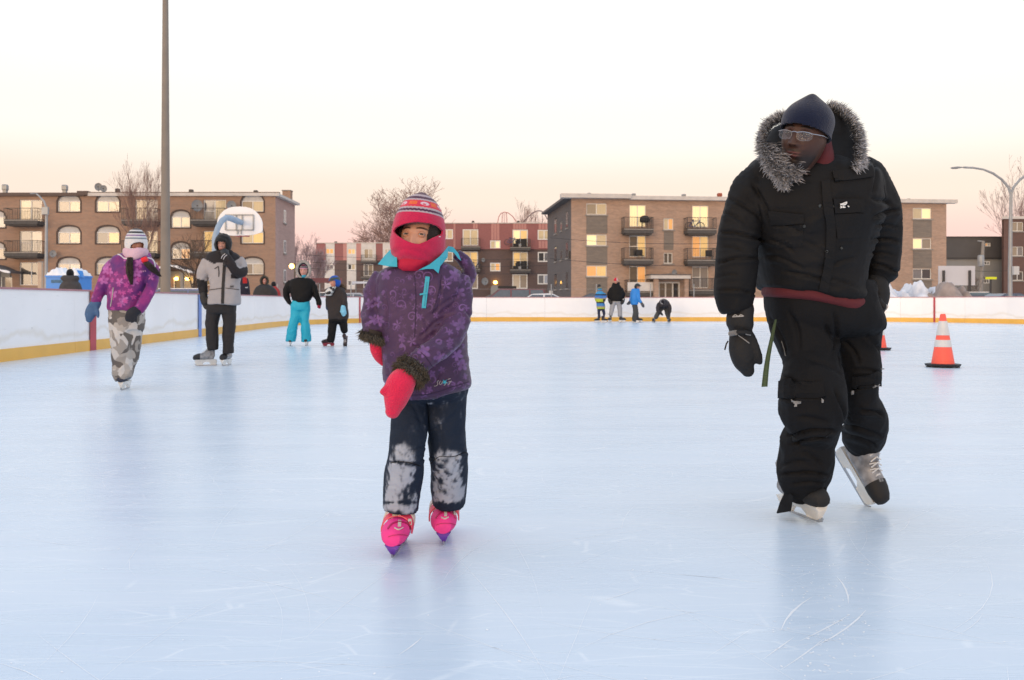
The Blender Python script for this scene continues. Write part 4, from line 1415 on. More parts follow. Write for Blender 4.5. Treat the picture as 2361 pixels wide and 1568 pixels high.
# snow heaps
def heap(name, label, px0, px1, pytop, d, col, seed, peaks):
    xa, xb = P(px0, 0, d).x, P(px1, 0, d).x
    zt = P(0, pytop, d).z
    nx, ny = 90, 34
    xs = np.linspace(0, 1, nx)
    ys = np.linspace(0, 1, ny)
    X, Y = np.meshgrid(xs, ys, indexing='ij')
    hgt = np.zeros_like(X)
    for (c_, w_, h_) in peaks:
        hgt = np.maximum(hgt, h_ * np.exp(-((X - c_) / w_) ** 2))
    hgt *= np.sin(np.pi * np.clip(Y, 0, 1)) ** 0.7
    P3 = np.stack([X.ravel() * (xb - xa) * 1.1, Y.ravel() * 4, np.zeros(X.size)], 1)
    nn = fbm(P3 * 0.9, seed, 5).reshape(X.shape)
    n2 = np.abs(vnoise(P3 * 2.2, seed + 5)).reshape(X.shape)
    z = zt * (hgt * (1 + 0.26 * nn) + 0.16 * n2 * (hgt > 0.15)) - 0.05
    vs = np.stack([(xa + X * (xb - xa)).ravel(), (d - 2 + Y * 5).ravel(), z.ravel()], 1)
    fs = [(i * ny + j, (i + 1) * ny + j, (i + 1) * ny + j + 1, i * ny + j + 1) for i in range(nx - 1) for j in range(ny - 1)]
    me = bpy.data.meshes.new(name)
    me.from_pydata(vs.tolist(), [], fs)
    smooth(me)
    o = link(name, me, mat(name + '_mat', col, 0.9, 0.35, 1.2, bump=0.8, bs=6))
    me.transform(Matrix.Translation((-(xa + xb) / 2, -d, 0)))
    o.location = ((xa + xb) / 2, d, 0)
    tag(o, label, 'snow heap')


heap('snow_heap', 'clean white heap of snow blocks behind the boards beside the tall man', 2010, 2170, 652, 50, (0.66, 0.68, 0.73), 3, [(0.2, 0.16, 0.9), (0.42, 0.12, 0.78), (0.66, 0.2, 1.0), (0.9, 0.12, 0.9)])
heap('snow_heap', 'dirty grey brown heap of ploughed snow before the white board', 2110, 2280, 650, 48.5, (0.30, 0.245, 0.22), 8, [(0.42, 0.20, 1.0), (0.62, 0.13, 0.85), (0.25, 0.15, 0.68), (0.8, 0.12, 0.55)])

# chain-link fence behind the boards: posts and rails
fy = 52.0
t = root('wire_fence', 'row of thin grey fence posts with a wire beyond the far boards', 'fence', (0, fy, -0.03))
for px in (640, 737, 809, 905, 985, 1088, 1271, 1375, 1500, 1600, 1700):
    x = P(px, 0, fy).x
    h_ = P(0, 655 if px not in (1088,) else 650, fy).z
    MB().tube([(x, fy, -0.03), (x, fy, h_)], 0.028, 8).build('post', M['grey_metal'], t)
xa, xb = P(640, 0, fy).x, P(1700, 0, fy).x
MB().tube([(xa, fy, 1.6), (xb, fy, 1.6)], 0.005, 5).build('wire', M['grey_metal'], t)


# ================================================================ trees
def tree(name, label, px, d, top_py, wpx, seed, col, lean=0.0, dens=1.0, fork=0.25, upright=0.6, r0=None, levels=6, base_z=-0.03, twig=0.012, kind_tree='tree'):
    r_ = random.Random(seed)
    base = Vector((P(px, 0, d).x, d, base_z))
    Ht = P(0, top_py, d).z - base_z
    W = wpx / F * d / 2
    segs = {'trunk': MB(), 'crown': MB()}
    r0 = r0 or Ht * 0.018

    def grow(p, dr, ln, rad, lev):
        n = 3 if lev < 3 else 2
        pts, rr = [p], [rad]
        q = p
        for i in range(n):
            dr = (dr + Vector((r_.gauss(0, 0.13), r_.gauss(0, 0.13), r_.gauss(0, 0.10) + 0.04 * upright))).normalized()
            q = q + dr * ln / n
            pts.append(q)
            rr.append(max(twig * 0.6, rad * (1 - 0.45 * (i + 1) / n)))
        segs['trunk' if lev == 0 else 'crown'].tube(pts, rr, 7 if lev < 2 else (4 if lev < 4 else 3), cap=False)
        if lev >= levels:
            return
        k = {0: 5, 1: 4, 2: 4, 3: 4, 4: 3, 5: 3}.get(lev, 2)
        k = max(1, int(round(k * dens)))
        for i in range(k):
            f_ = r_.uniform(0.35, 1.0) if i else 1.0
            idx = min(n, max(1, int(round(f_ * n))))
            sp = (0.35 + 0.5 * (1 - upright)) * (1.0 if i else 0.4)
            a = r_.uniform(0, 2 * math.pi)
            u = Vector((math.cos(a), math.sin(a), 0.15))
            nd = (dr * (1 - sp * 0.5) + u * sp).normalized()
            nd = (nd + Vector((0, 0, 0.12 * upright))).normalized()
            grow(pts[idx], nd, ln * r_.uniform(0.55, 0.8), rr[idx] * (0.72 if i else 0.85), lev + 1)

    tot = sum(0.68 ** i for i in range(levels)) * 0.80
    grow(base, Vector((lean, 0, 1)).normalized(), Ht / (tot + 0.2) * (0.7 + fork), r0, 0)
    # fit to the seen height and width
    vs = np.array(segs['crown'].v)
    b = np.array(base)
    zmax = np.percentile(vs[:, 2], 99.7) - b[2]
    xw = np.percentile(np.abs(vs[:, 0] - b[0]), 98.5)
    fz, fx = Ht / zmax, W / xw
    t = root('bare_tree', label, 'tree', base, 0, 'bare winter trees')
    m_ = mat(name + '_bark', col, 0.9, 0.2, 2)
    for k in ('trunk', 'crown'):
        v = np.array(segs[k].v) - b
        rad_keep = v.copy()
        v[:, 2] *= fz
        v[:, 0] *= fx
        v[:, 1] *= fx
        s_ = MB()
        s_.v = v.tolist()
        s_.f = segs[k].f
        s_.build(k, m_, t, local=True, fix=False)
    return t


tree('tree_a', 'bare tree standing before the long block left of the light pole', 302, 70, 375, 150, 4, (0.22, 0.14, 0.12), upright=0.95, twig=0.012, levels=6)
tree('tree_b', 'small dark crooked bare tree right of the light pole', 442, 66, 535, 120, 21, (0.075, 0.055, 0.045), upright=0.3, twig=0.018, levels=5, r0=0.17)
tree('tree_c', 'dense lilac grey bare tree beside the right end of the long block', 690, 105, 532, 90, 5, (0.40, 0.30, 0.30), upright=0.9, twig=0.022, levels=6, r0=0.16)
tree('tree_c2', 'lower bare tree right of the dense lilac grey tree', 722, 110, 548, 80, 15, (0.38, 0.28, 0.28), upright=0.9, twig=0.022, levels=6, r0=0.16)
tree('tree_d', 'big spreading bare tree rising behind the head of the girl', 945, 165, 420, 215, 6, (0.26, 0.17, 0.15), upright=0.45, twig=0.035, levels=7, r0=0.42, dens=1.0)
tree('tree_e', 'lower bare tree left of the big spreading one', 858, 175, 512, 110, 9, (0.20, 0.14, 0.13), upright=0.4, twig=0.034, levels=6, r0=0.4)
tree('tree_f', 'bare tree behind the roof left of the tan block', 1228, 150, 466, 95, 12, (0.26, 0.17, 0.15), upright=0.6, twig=0.034, levels=6, r0=0.4)
tree('tree_g', 'tall thin bare tree at the right edge behind the street lamp', 2345, 130, 352, 150, 14, (0.24, 0.16, 0.15), upright=0.85, twig=0.034, levels=7, r0=0.35, dens=0.8)
tree('tree_h', 'small young bare tree by the leaning utility pole', 2240, 72, 628, 60, 31, (0.12, 0.09, 0.08), upright=0.4, twig=0.012, levels=5, r0=0.06)

# amusement ride arches beyond the roofs
rd = 320.0
t = root('roller_coaster', 'thin red and grey roller coaster hills far beyond the red topped building', 'roller coaster', (P(1190, 0, rd).x, rd, -0.03))
m_ra, m_rb = mat('faded_red_track', (0.42, 0.16, 0.15), 0.6, 0.1), mat('grey_track', (0.17, 0.14, 0.16), 0.6, 0.1)
c1_ = [(1146, 520), (1150, 500), (1155, 492), (1163, 489), (1172, 491), (1182, 499), (1190, 511), (1196, 520)]
MB().tube([P(x, y, rd) for x, y in c1_], 0.16, 6).build('track', m_ra, t)
for x in (1150, 1155, 1163, 1172, 1176):
    MB().tube([P(1163 + (x - 1163) * 0.4, 491, rd), P(x + (x - 1163) * 0.35, 700, rd)], 0.08, 5).build('support', m_ra, t)
c2_ = [(1196, 520), (1208, 510), (1220, 498), (1230, 490), (1240, 486), (1249, 487), (1256, 494), (1262, 506)]
MB().tube([P(x, y, rd + 5) for x, y in c2_], 0.22, 6).build('track', m_rb, t)
for x in (1210, 1225, 1240, 1250):
    MB().tube([P(x, 496 if x > 1215 else 508, rd + 5), P(x + (x - 1235) * 0.2, 700, rd + 5)], 0.1, 5).build('support', m_rb, t)


# ================================================================ cars
def car(label, px, d, rz, kind, col, extra=None, top_py=None):
    t = root('parked_car', label, 'car', (P(px, 0, d).x, d, -0.03), rz, 'cars parked behind the rink')
    if kind == 'van':
        Lc, Hc, gl = 4.7, 1.76, [(-2.25, 1.0), (-2.1, 1.72), (0.75, 1.76), (1.55, 1.12)]
        hood = [(-2.35, 0.35), (-2.35, 1.0), (1.55, 1.10), (2.25, 0.86), (2.35, 0.4)]
    elif kind == 'wagon':
        Lc, Hc, gl = 4.6, 1.5, [(-2.2, 0.95), (-1.95, 1.46), (0.3, 1.5), (1.15, 0.98)]
        hood = [(-2.3, 0.35), (-2.3, 0.93), (1.15, 0.97), (2.1, 0.82), (2.3, 0.4)]
    else:
        Lc, Hc, gl = 4.5, 1.44, [(-1.85, 0.95), (-1.1, 1.40), (0.15, 1.44), (1.15, 0.95)]
        hood = [(-2.25, 0.35), (-2.22, 0.92), (-1.85, 0.95), (1.15, 0.96), (2.0, 0.8), (2.25, 0.4)]
    m_ = mat('car_paint', col, 0.35, 0.05, spec=0.5, coat=0.6)
    wd = 0.88
    import bmesh

    def bev(mb, name, m2, par, w=0.06):
        o = mb.build(name, m2, par, local=True)
        bm = bmesh.new()
        bm.from_mesh(o.data)
        bmesh.ops.bevel(bm, geom=bm.edges[:], offset=w, segments=2, affect='EDGES', clamp_overlap=True)
        bm.to_mesh(o.data)
        bm.free()
        smooth(o.data, 40)
        return o
    bev(MB().prism(hood, -wd, wd), 'body', m_, t)
    n = len(gl)
    mb = MB()
    mb.rings([[(x, -wd * 0.94, gl[0][1] - 0.02) for x in ()]] if False else [[(gl[0][0], s_ * 0, 0)] * 3] * 2) if False else None
    v = []
    cab = MB()
    k0 = [(gl[0][0], gl[0][1]), (gl[1][0], gl[1][1]), (gl[2][0], gl[2][1]), (gl[3][0], gl[3][1])]

    def yy(z):
        return wd * (0.97 - 0.22 * (z - gl[0][1]) / (Hc - gl[0][1]))
    for s_ in (-1, 1):
        for x, z in k0:
            cab.v.append((x, s_ * yy(z), z))
    cab.f += [(0, 1, 2, 3), (7, 6, 5, 4), (0, 4, 5, 1), (1, 5, 6, 2), (2, 6, 7, 3), (3, 7, 4, 0)]
    bev(cab, 'cabin', m_, t, 0.05)
    # windows: thin glass shapes standing 1 cm proud of the cabin
    x0, x1, x2, x3 = k0[0][0], k0[1][0], k0[2][0], k0[3][0]
    zl, zh = gl[0][1] + 0.05, Hc - 0.10
    cuts = {'van': (-1.15, 0.05), 'wagon': (-1.2, -0.1), 'sedan': (-0.35,)}[kind]
    tl = lambda z: x0 + (x1 - x0) * (z - k0[0][1]) / (k0[1][1] - k0[0][1]) + 0.12
    tr = lambda z: x3 + (x2 - x3) * (z - k0[3][1]) / (k0[2][1] - k0[3][1]) - 0.12
    edges = [None, *cuts, None]
    for s_ in (-1, 1):
        for i in range(len(edges) - 1):
            a0, a1 = (tl(zl), tl(zh)) if edges[i] is None else (edges[i] + 0.05,) * 2
            b0, b1 = (tr(zl), tr(zh)) if edges[i + 1] is None else (edges[i + 1] - 0.05,) * 2
            mb = MB()
            e = 0.012 * s_
            q = [(a0, s_ * yy(zl), zl), (b0, s_ * yy(zl), zl), (b1, s_ * yy(zh), zh), (a1, s_ * yy(zh), zh)]
            mb.rings([[(x, y, z) for x, y, z in q], [(x, y + e, z) for x, y, z in q]])
            mb.build('side_window', M['car_glass'], t, local=True)
    for (xa, za, xb, zb, nm) in ((x3, k0[3][1], x2, k0[2][1], 'windscreen'), (x0, k0[0][1], x1, k0[1][1], 'rear_window')):
        q = []
        for f_, sgn in ((0.1, -1), (0.1, 1), (0.88, 1), (0.88, -1)):
            z = za + (zb - za) * f_
            x = xa + (xb - xa) * f_ + (0.014 if nm == 'windscreen' else -0.014)
            q.append((x, sgn * yy(z) * 0.88, z + 0.014))
        mb = MB().rings([q, [(x + (0.01 if nm == 'windscreen' else -0.01), y, z + 0.006) for x, y, z in q]])
        mb.build(nm, M['car_glass'], t, local=True)
    for wx in (-Lc * 0.31, Lc * 0.31):
        for s_ in (-1, 1):
            n_ = 16
            y0_, y1_ = s_ * (wd - 0.18), s_ * (wd + 0.02)
            w_ = MB().rings([[(wx + r2 * math.cos(2 * math.pi * k / n_), y_, 0.32 + r2 * math.sin(2 * math.pi * k / n_)) for k in range(n_)] for r2, y_ in ((0.29, y0_), (0.32, y0_ + 0.03 * s_), (0.32, y1_ - 0.03 * s_), (0.29, y1_))]).build('wheel', M['black_cover'], t, local=True, sm=40)
            MB().rings([[(wx + 0.19 * math.cos(2 * math.pi * k / n_), y_, 0.32 + 0.19 * math.sin(2 * math.pi * k / n_)) for k in range(n_)] for y_ in (y1_, y1_ + 0.012 * s_)]).build('rim', M['grey_metal'], w_, local=True)
    for s_ in (-1, 1):
        MB().box(Lc / 2 - 0.2, s_ * 0.62 - 0.15, 0.62, Lc / 2 - 0.03, s_ * 0.62 + 0.15, 0.76).build('headlight', M['arch_white'], t, local=True)
        MB().box(-Lc / 2 - 0.02, s_ * 0.68 - 0.12, 0.65, -Lc / 2 + 0.1, s_ * 0.68 + 0.12, 0.86).build('tail_light', m_red, t, local=True)
        MB().box(x3 - 0.35, s_ * (wd + 0.0) - 0.02 * s_, 0.98, x3 - 0.2, s_ * (wd + 0.16), 1.1).build('mirror', m_, t, local=True)
    if extra == 'snow':
        MB().box(x1 + 0.1, -wd * 0.66, Hc + 0.005, x2 - 0.1, wd * 0.66, Hc + 0.06).build('snow_layer', M['snow'], t, local=True)
    if extra == 'bag':
        MB().box(-0.3, -0.35, Hc + 0.005, 0.9, 0.35, Hc + 0.16).build('roof_box', M['black_cover'], t, local=True)
    if extra == 'taxi':
        MB().box(0.0, -0.12, Hc + 0.005, 0.22, 0.12, Hc + 0.17).build('roof_sign', M['arch_white'], t, local=True)
    return t


M['car_glass'] = mat('car_glass', (0.045, 0.055, 0.07), 0.08, 0.2, spec=0.8, coat=1.0)
car('dark red minivan with a black roof load, parked behind the far boards', 1180, 59, math.pi, 'van', (0.12, 0.025, 0.035), 'bag')
car('dark car nose showing left of the red minivan', 1140, 63.5, math.pi, 'sedan', (0.04, 0.045, 0.05))
car('white sedan with a small white roof sign', 1266, 58, 0.0, 'sedan', (0.62, 0.64, 0.68), 'taxi')
car('white sedan half hidden behind the one with the roof sign', 1249, 63, 0.0, 'sedan', (0.55, 0.57, 0.60))
car('dark grey sedan behind the children at the far boards', 1362, 59, math.pi, 'sedan', (0.06, 0.065, 0.075))
car('silver wagon parked just left of the girl in purple', 822, 61, 0.0, 'wagon', (0.33, 0.36, 0.42))
car('black wagon with snow on its roof behind the boy in the blue hat', 752, 62, 0.0, 'wagon', (0.03, 0.03, 0.035), 'snow')
car('dark green car with snow on its hood right of the girl in purple', 1060, 61, 0.0, 'wagon', (0.03, 0.045, 0.04), 'snow')
car('blue van parked behind the grey jacketed skater', 440, 62, 0.0, 'van', (0.10, 0.14, 0.30), 'snow')
car('blue green car at the right end behind the boards', 2262, 60, 0.0, 'wagon', (0.10, 0.15, 0.17), 'snow')
car('dark blue car farther right behind the boards', 2330, 57, 0.3, 'sedan', (0.03, 0.035, 0.08))
# long banner fence by the boy, dull red strip with snow
t = root('barrier', 'low dull red barrier topped with snow behind the boy in the blue hat', 'barrier', (P(752, 0, 90).x, 90, -0.03))
pa, pb = P(717, 641, 90), P(788, 652, 90)
MB().box(pa.x, 90, pb.z, pb.x, 90.1, pa.z).build('beam', m_red if False else M['pink_siding'], t)
for xx in (pa.x + 0.3, pb.x - 0.4):
    MB().box(xx, 90.02, -0.03, xx + 0.12, 90.09, pb.z - 0.002).build('post', M['concrete'], t)
t = root('snowy_rail', 'snow covered rail left of the girl in purple, above the silver wagon', 'rail', (P(853, 0, 92).x, 92, -0.03))
pa, pb = P(812, 649, 92), P(900, 654, 92)
MB().box(pa.x, 92, pb.z, pb.x, 92.2, pa.z).build('beam', M['snow'], t)
for xx in (pa.x + 0.3, pb.x - 0.4):
    MB().box(xx, 92.02, -0.03, xx + 0.12, 92.09, pb.z - 0.002).build('post', M['concrete'], t)

# ================================================================ traffic cones
def cone(label, px, py, d=None):
    d = F * H / (py - HY)
    t = root('traffic_cone', label, 'traffic cone', (P(px, 0, d).x, d, 0), 0.0, 'orange traffic cones on the ice')
    mo = mat('cone_orange', (0.90, 0.115, 0.075), 0.5, 0.05, emit=None)
    mw = mat('reflective_white_band', (0.60, 0.61, 0.61), 0.4, 0.08)
    mk = mat('black_rubber', (0.018, 0.018, 0.02), 0.6, 0.1)
    R0, R1, z0, z1 = 0.145, 0.033, 0.045, 0.71
    rr = lambda z: R0 + (R1 - R0) * (z - z0) / (z1 - z0)
    MB().lathe([(rr(z0), z0), (rr(z1 - 0.01), z1 - 0.01), (R1 * 0.8, z1), (R1 * 0.5, z1), (R1 * 0.5, z1 - 0.05)], n=36).build('body', mo, t, local=True, sm=40)
    for a, b in ((0.27, 0.365), (0.425, 0.615)):
        MB().lathe([(rr(a) + 0.001, a), (rr(a) + 0.0035, a + 0.002), (rr(b) + 0.0035, b - 0.002), (rr(b) + 0.001, b)], n=36).build('reflective_band', mw, t, local=True, sm=40)
    b = MB()
    b.rings([[(r2 * math.cos(a), r2 * math.sin(a), z) for a in [math.pi / 8 + k * math.pi / 4 for k in range(8)]] for r2, z in ((0.20, 0.012), (0.215, 0.02), (0.225, 0.045), (0.15, 0.05))])
    for k in range(8):
        a = math.pi / 8 + k * math.pi / 4 + 0.3
        b.bar((0.19 * math.cos(a) - 0.02, 0.19 * math.sin(a), 0.006), (0.19 * math.cos(a) + 0.02, 0.19 * math.sin(a), 0.006), 0.04, 0.012)
    b.build('base', mk, t, local=True)
    return t


cone('orange traffic cone with two white bands standing alone on the right of the ice', 2174, 846.5)
cone('orange traffic cone mostly hidden behind the tall man\'s leg', 2025, 807)

# ================================================================ people: cloth, skin, hair
def remesh(mb, voxel, smooth_it=4):
    me = mb.mesh('tmp')
    o = bpy.data.objects.new('tmp', me)
    COL.objects.link(o)
    r = o.modifiers.new('r', 'REMESH')
    r.mode = 'VOXEL'
    r.voxel_size = voxel
    r.use_smooth_shade = True
    if smooth_it:
        s = o.modifiers.new('s', 'SMOOTH')
        s.factor = 0.5
        s.iterations = smooth_it
    dg = bpy.context.evaluated_depsgraph_get()
    me2 = bpy.data.meshes.new_from_object(o.evaluated_get(dg))
    bpy.data.objects.remove(o)
    bpy.data.meshes.remove(me)
    return me2


def co_of(me):
    a = np.empty(len(me.vertices) * 3)
    me.vertices.foreach_get('co', a)
    return a.reshape(-1, 3)


def no_of(me):
    a = np.empty(len(me.vertices) * 3)
    me.vertices.foreach_get('normal', a)
    return a.reshape(-1, 3)


def set_co(me, a):
    me.vertices.foreach_set('co', a.ravel())
    me.update()


def catmull(pts, sub=4):
    """pts: list of tuples of numbers; smooth curve through them"""
    a = [np.array(p, dtype=float) for p in pts]
    out_ = []
    for i in range(len(a) - 1):
        p0, p1, p2, p3 = a[max(0, i - 1)], a[i], a[i + 1], a[min(len(a) - 1, i + 2)]
        for k in range(sub):
            t = k / sub
            out_.append(0.5 * ((2 * p1) + (-p0 + p2) * t + (2 * p0 - 5 * p1 + 4 * p2 - p3) * t * t + (-p0 + 3 * p1 - 3 * p2 + p3) * t ** 3))
    out_.append(a[-1])
    return out_


def folds(me, axes, amp, per=0.09, seed=0, fine=0.25, bias=None, zmask=None):
    """cloth folds running across each limb: axes are lists of (point, radius)"""
    v, n = co_of(me), no_of(me)
    best = np.full(len(v), 1e9)
    tt = np.zeros(len(v))
    ee = np.zeros((len(v), 3))
    rr = np.ones(len(v))
    off = 0.0
    dirs = np.zeros((len(v), 3))
    for ax in axes:
        P_ = [np.array(p) for p, r in ax]
        R_ = [r for p, r in ax]
        s = off
        for i in range(len(P_) - 1):
            d = P_[i + 1] - P_[i]
            L_ = np.linalg.norm(d) + 1e-9
            u = d / L_
            w = v - P_[i]
            t = np.clip(w @ u, 0, L_)
            q = w - t[:, None] * u
            ds = np.linalg.norm(q, axis=1)
            r = R_[i] + (R_[i + 1] - R_[i]) * t / L_
            key = ds - r
            k = key < best
            best[k] = key[k]
            tt[k] = (s + t)[k]
            ee[k] = (q / (ds[:, None] + 1e-9))[k]
            rr[k] = r[k]
            dirs[k] = u
            s += L_
        off = s + 3.7
    tilt = (ee * np.array([0.55, 0.35, 0.0])).sum(1) * rr
    q = np.stack([(tt + tilt) / per, ee[:, 0] * 0.9 + tt * 2, ee[:, 1] * 0.9], 1)
    a = vnoise(q, seed)
    b = vnoise(q * np.array([1.9, 1.6, 1.6]) + 9.1, seed + 3)
    ridge = (1 - np.abs(a) * 2.4) * 0.6 + (1 - np.abs(b) * 2.4) * 0.3
    big = fbm(v * 5.0, seed + 8, 2)
    fin = fbm(v * 45.0, seed + 9, 2)
    disp = amp * (ridge * (0.55 + 0.45 * big) + 0.5 * big + fine * 0.35 * fin)
    if bias is not None:
        disp = disp * bias(v)
    set_co(me, v + n * disp[:, None])


def jacket_like(name, parent, q, prims, m, voxel=0.008, amp=0.006, per=0.09, seed=1, sm=4, fine=0.25, cut=None, bias=None, creases=()):
    """prims in photograph crop units at the person's distance:
       ('rows', [(y, xl, xr, dd, half_depth)...])   body in slices, widths in crop pixels, depth in metres
       ('tube', [(x, y, dd, r)...] , flat)          limb, r in crop pixels
       ('ball', (x, y, dd, rx, ry, rz_m))"""
    mb = MB()
    axes = []
    for pr in prims:
        if pr[0] == 'rows':
            rows = catmull(pr[1], 3) if len(pr[1]) > 2 else pr[1]
            rs = []
            ax = []
            for (y, xl, xr, dd, hd) in rows:
                c = q.p((xl + xr) / 2, y, dd)
                hw = q.r((xr - xl) / 2, dd)
                ring = []
                for k in range(36):
                    a = 2 * math.pi * k / 36
                    ca, sa = math.cos(a), math.sin(a)
                    e = 0.82
                    ring.append((c.x + hw * math.copysign(abs(ca) ** e, ca), c.y + hd * math.copysign(abs(sa) ** e, sa), c.z))
                rs.append(ring)
                ax.append((tuple(c), (hw + hd) / 2))
            mb.rings(rs)
            axes.append(ax)
        elif pr[0] == 'tube':
            pts = catmull(pr[1], 4)
            P_ = [q.p(p[0], p[1], p[2]) for p in pts]
            R_ = [max(1e-3, q.r(p[3], p[2])) for p in pts]
            mb.tube(P_, R_, 20, flat=pr[2] if len(pr) > 2 else None)
            # round ends
            for e in (0, -1):
                mb.lathe([(R_[e] * math.cos(a) * 0.999 + 1e-4, R_[e] * math.sin(a)) for a in np.linspace(-1.55, 1.55, 9)], tuple(P_[e]), 16) if (len(pr) > 3 and pr[3]) else None
            axes.append([(tuple(p), r) for p, r in zip(P_, R_)])
        elif pr[0] == 'ball':
            x, y, dd, rx, ry, rz_ = pr[1]
            c = q.p(x, y, dd)
            a_, b_ = q.r(rx, dd), q.r(ry, dd)
            rs = []
            for t in np.linspace(-1.5, 1.5, 13):
                rs.append([(c.x + a_ * math.cos(t) * math.cos(k * math.pi / 12), c.y + rz_ * math.cos(t) * math.sin(k * math.pi / 12), c.z + b_ * math.sin(t)) for k in range(24)])
            mb.rings(rs)
    me = remesh(mb, voxel, sm)
    if amp and axes:
        folds(me, axes, amp, per, seed, fine, bias)
    if creases:
        v, n = co_of(me), no_of(me)
        X, Y = to_crop(q, v)
        side = n @ np.array([0.0, -1.0, 0.0])
        wob = fbm(v * 14.0, seed + 40, 2)
        tot = np.zeros(len(v))
        for (x0, y0, x1, y1, dep, w) in creases:
            dx, dy = x1 - x0, y1 - y0
            L2 = dx * dx + dy * dy
            t = ((X - x0) * dx + (Y - y0) * dy) / L2
            # the crease bows a little instead of running straight
            bow = 0.07 * math.sqrt(L2) * (1 - (2 * np.clip(t, 0, 1) - 1) ** 2)
            s = ((X - x0) * dy - (Y - y0) * dx) / math.sqrt(L2) - bow + wob * w * 0.5
            end = np.clip(np.minimum(t, 1 - t) * 4 + 0.35, 0, 1)
            end = end * end * (3 - 2 * end)
            tot += dep * end * (-np.exp(-(s / (w * 0.55)) ** 2) + 0.55 * np.exp(-((s + w * 1.3) / (w * 1.2)) ** 2) + 0.35 * np.exp(-((s - w * 1.4) / (w * 1.3)) ** 2))
        k = np.clip(side * 3 + 1.2, 0, 1)
        set_co(me, v + n * (tot * k)[:, None])
    smooth(me)
    if cut:
        cut(me)
    o = link(name, me, m, parent)
    return o


def bvh_world(objs):
    vs, fs = [], []
    for o in objs:
        mtx = top_matrix(o)
        b = len(vs)
        vs += [mtx @ v.co for v in o.data.vertices]
        fs += [[b + i for i in p.vertices] for p in o.data.polygons]
    return BVHTree.FromPolygons(vs, fs)


EYE = Vector((0, 0, H))


def on_cloth(tree_, q, x, y, lift=0.003):
    d = (q.p(x, y) - EYE).normalized()
    h, n, i, ds = tree_.ray_cast(EYE, d)
    if h is None:
        return None, None
    if n.dot(d) > 0:
        n = -n
    return h + n * lift, n


def sewn_strip(name, tree_, q, pts, width, m, parent, lift=0.002, thick=0.003, sub=6):
    """narrow band lying on cloth along crop points; width in crop pixels (number or list)"""
    P2 = catmull([(p[0], p[1], (width[i] if hasattr(width, '__len__') else width)) for i, p in enumerate(pts)], sub)
    mb = MB()
    rs = []
    for i, (x, y, w) in enumerate(P2):
        a, b = P2[max(0, i - 1)], P2[min(len(P2) - 1, i + 1)]
        dx, dy = b[0] - a[0], b[1] - a[1]
        l_ = math.hypot(dx, dy) + 1e-9
        nx, ny = -dy / l_ * w / 2, dx / l_ * w / 2
        p0, n0 = on_cloth(tree_, q, x + nx, y + ny, lift)
        p1, n1 = on_cloth(tree_, q, x - nx, y - ny, lift)
        if p0 is None or p1 is None:
            continue
        rs.append([p0 - n0 * (lift + 0.001), p0 + n0 * thick, p1 + n1 * thick, p1 - n1 * (lift + 0.001)])
    if len(rs) > 1:
        mb.rings(rs)
        return mb.build(name, m, parent)


def sewn_patch(name, tree_, q, poly, m, parent, lift=0.002, thick=0.002, res=8):
    """four-cornered crop polygon laid on cloth"""
    (x0, y0), (x1, y1), (x2, y2), (x3, y3) = poly
    V, N = {}, {}
    for i in range(res + 1):
        for j in range(res + 1):
            s, t = i / res, j / res
            x = (x0 * (1 - s) + x1 * s) * (1 - t) + (x3 * (1 - s) + x2 * s) * t
            y = (y0 * (1 - s) + y1 * s) * (1 - t) + (y3 * (1 - s) + y2 * s) * t
            p, n = on_cloth(tree_, q, x, y, lift)
            if p is None:
                return None
            V[i, j] = p + n * thick
            N[i, j] = p - n * (lift + 0.002)
    mb = MB()
    for i in range(res):
        for j in range(res):
            mb.quad(V[i, j], V[i + 1, j], V[i + 1, j + 1], V[i, j + 1])
    for k in range(res):
        mb.quad(V[k, 0], V[k + 1, 0], N[k + 1, 0], N[k, 0])
        mb.quad(V[k, res], V[k + 1, res], N[k + 1, res], N[k, res])
        mb.quad(V[0, k], V[0, k + 1], N[0, k + 1], N[0, k])
        mb.quad(V[res, k], V[res, k + 1], N[res, k + 1], N[res, k])
    return mb.build(name, m, parent, sm=50)


def button(name, tree_, q, x, y, r, m, parent):
    p, n = on_cloth(tree_, q, x, y, 0.001)
    if p is None:
        return
    u = n.orthogonal().normalized()
    v = n.cross(u)
    rr = q.r(r)
    mb = MB()
    mb.rings([[p + n * h_ + (u * math.cos(a) + v * math.sin(a)) * (rr * f_) for a in [k * math.pi / 6 for k in range(12)]] for f_, h_ in ((1, -0.002), (1, 0.003), (0.75, 0.005), (0.5, 0.003))])
    mb.build(name, m, parent, sm=40)


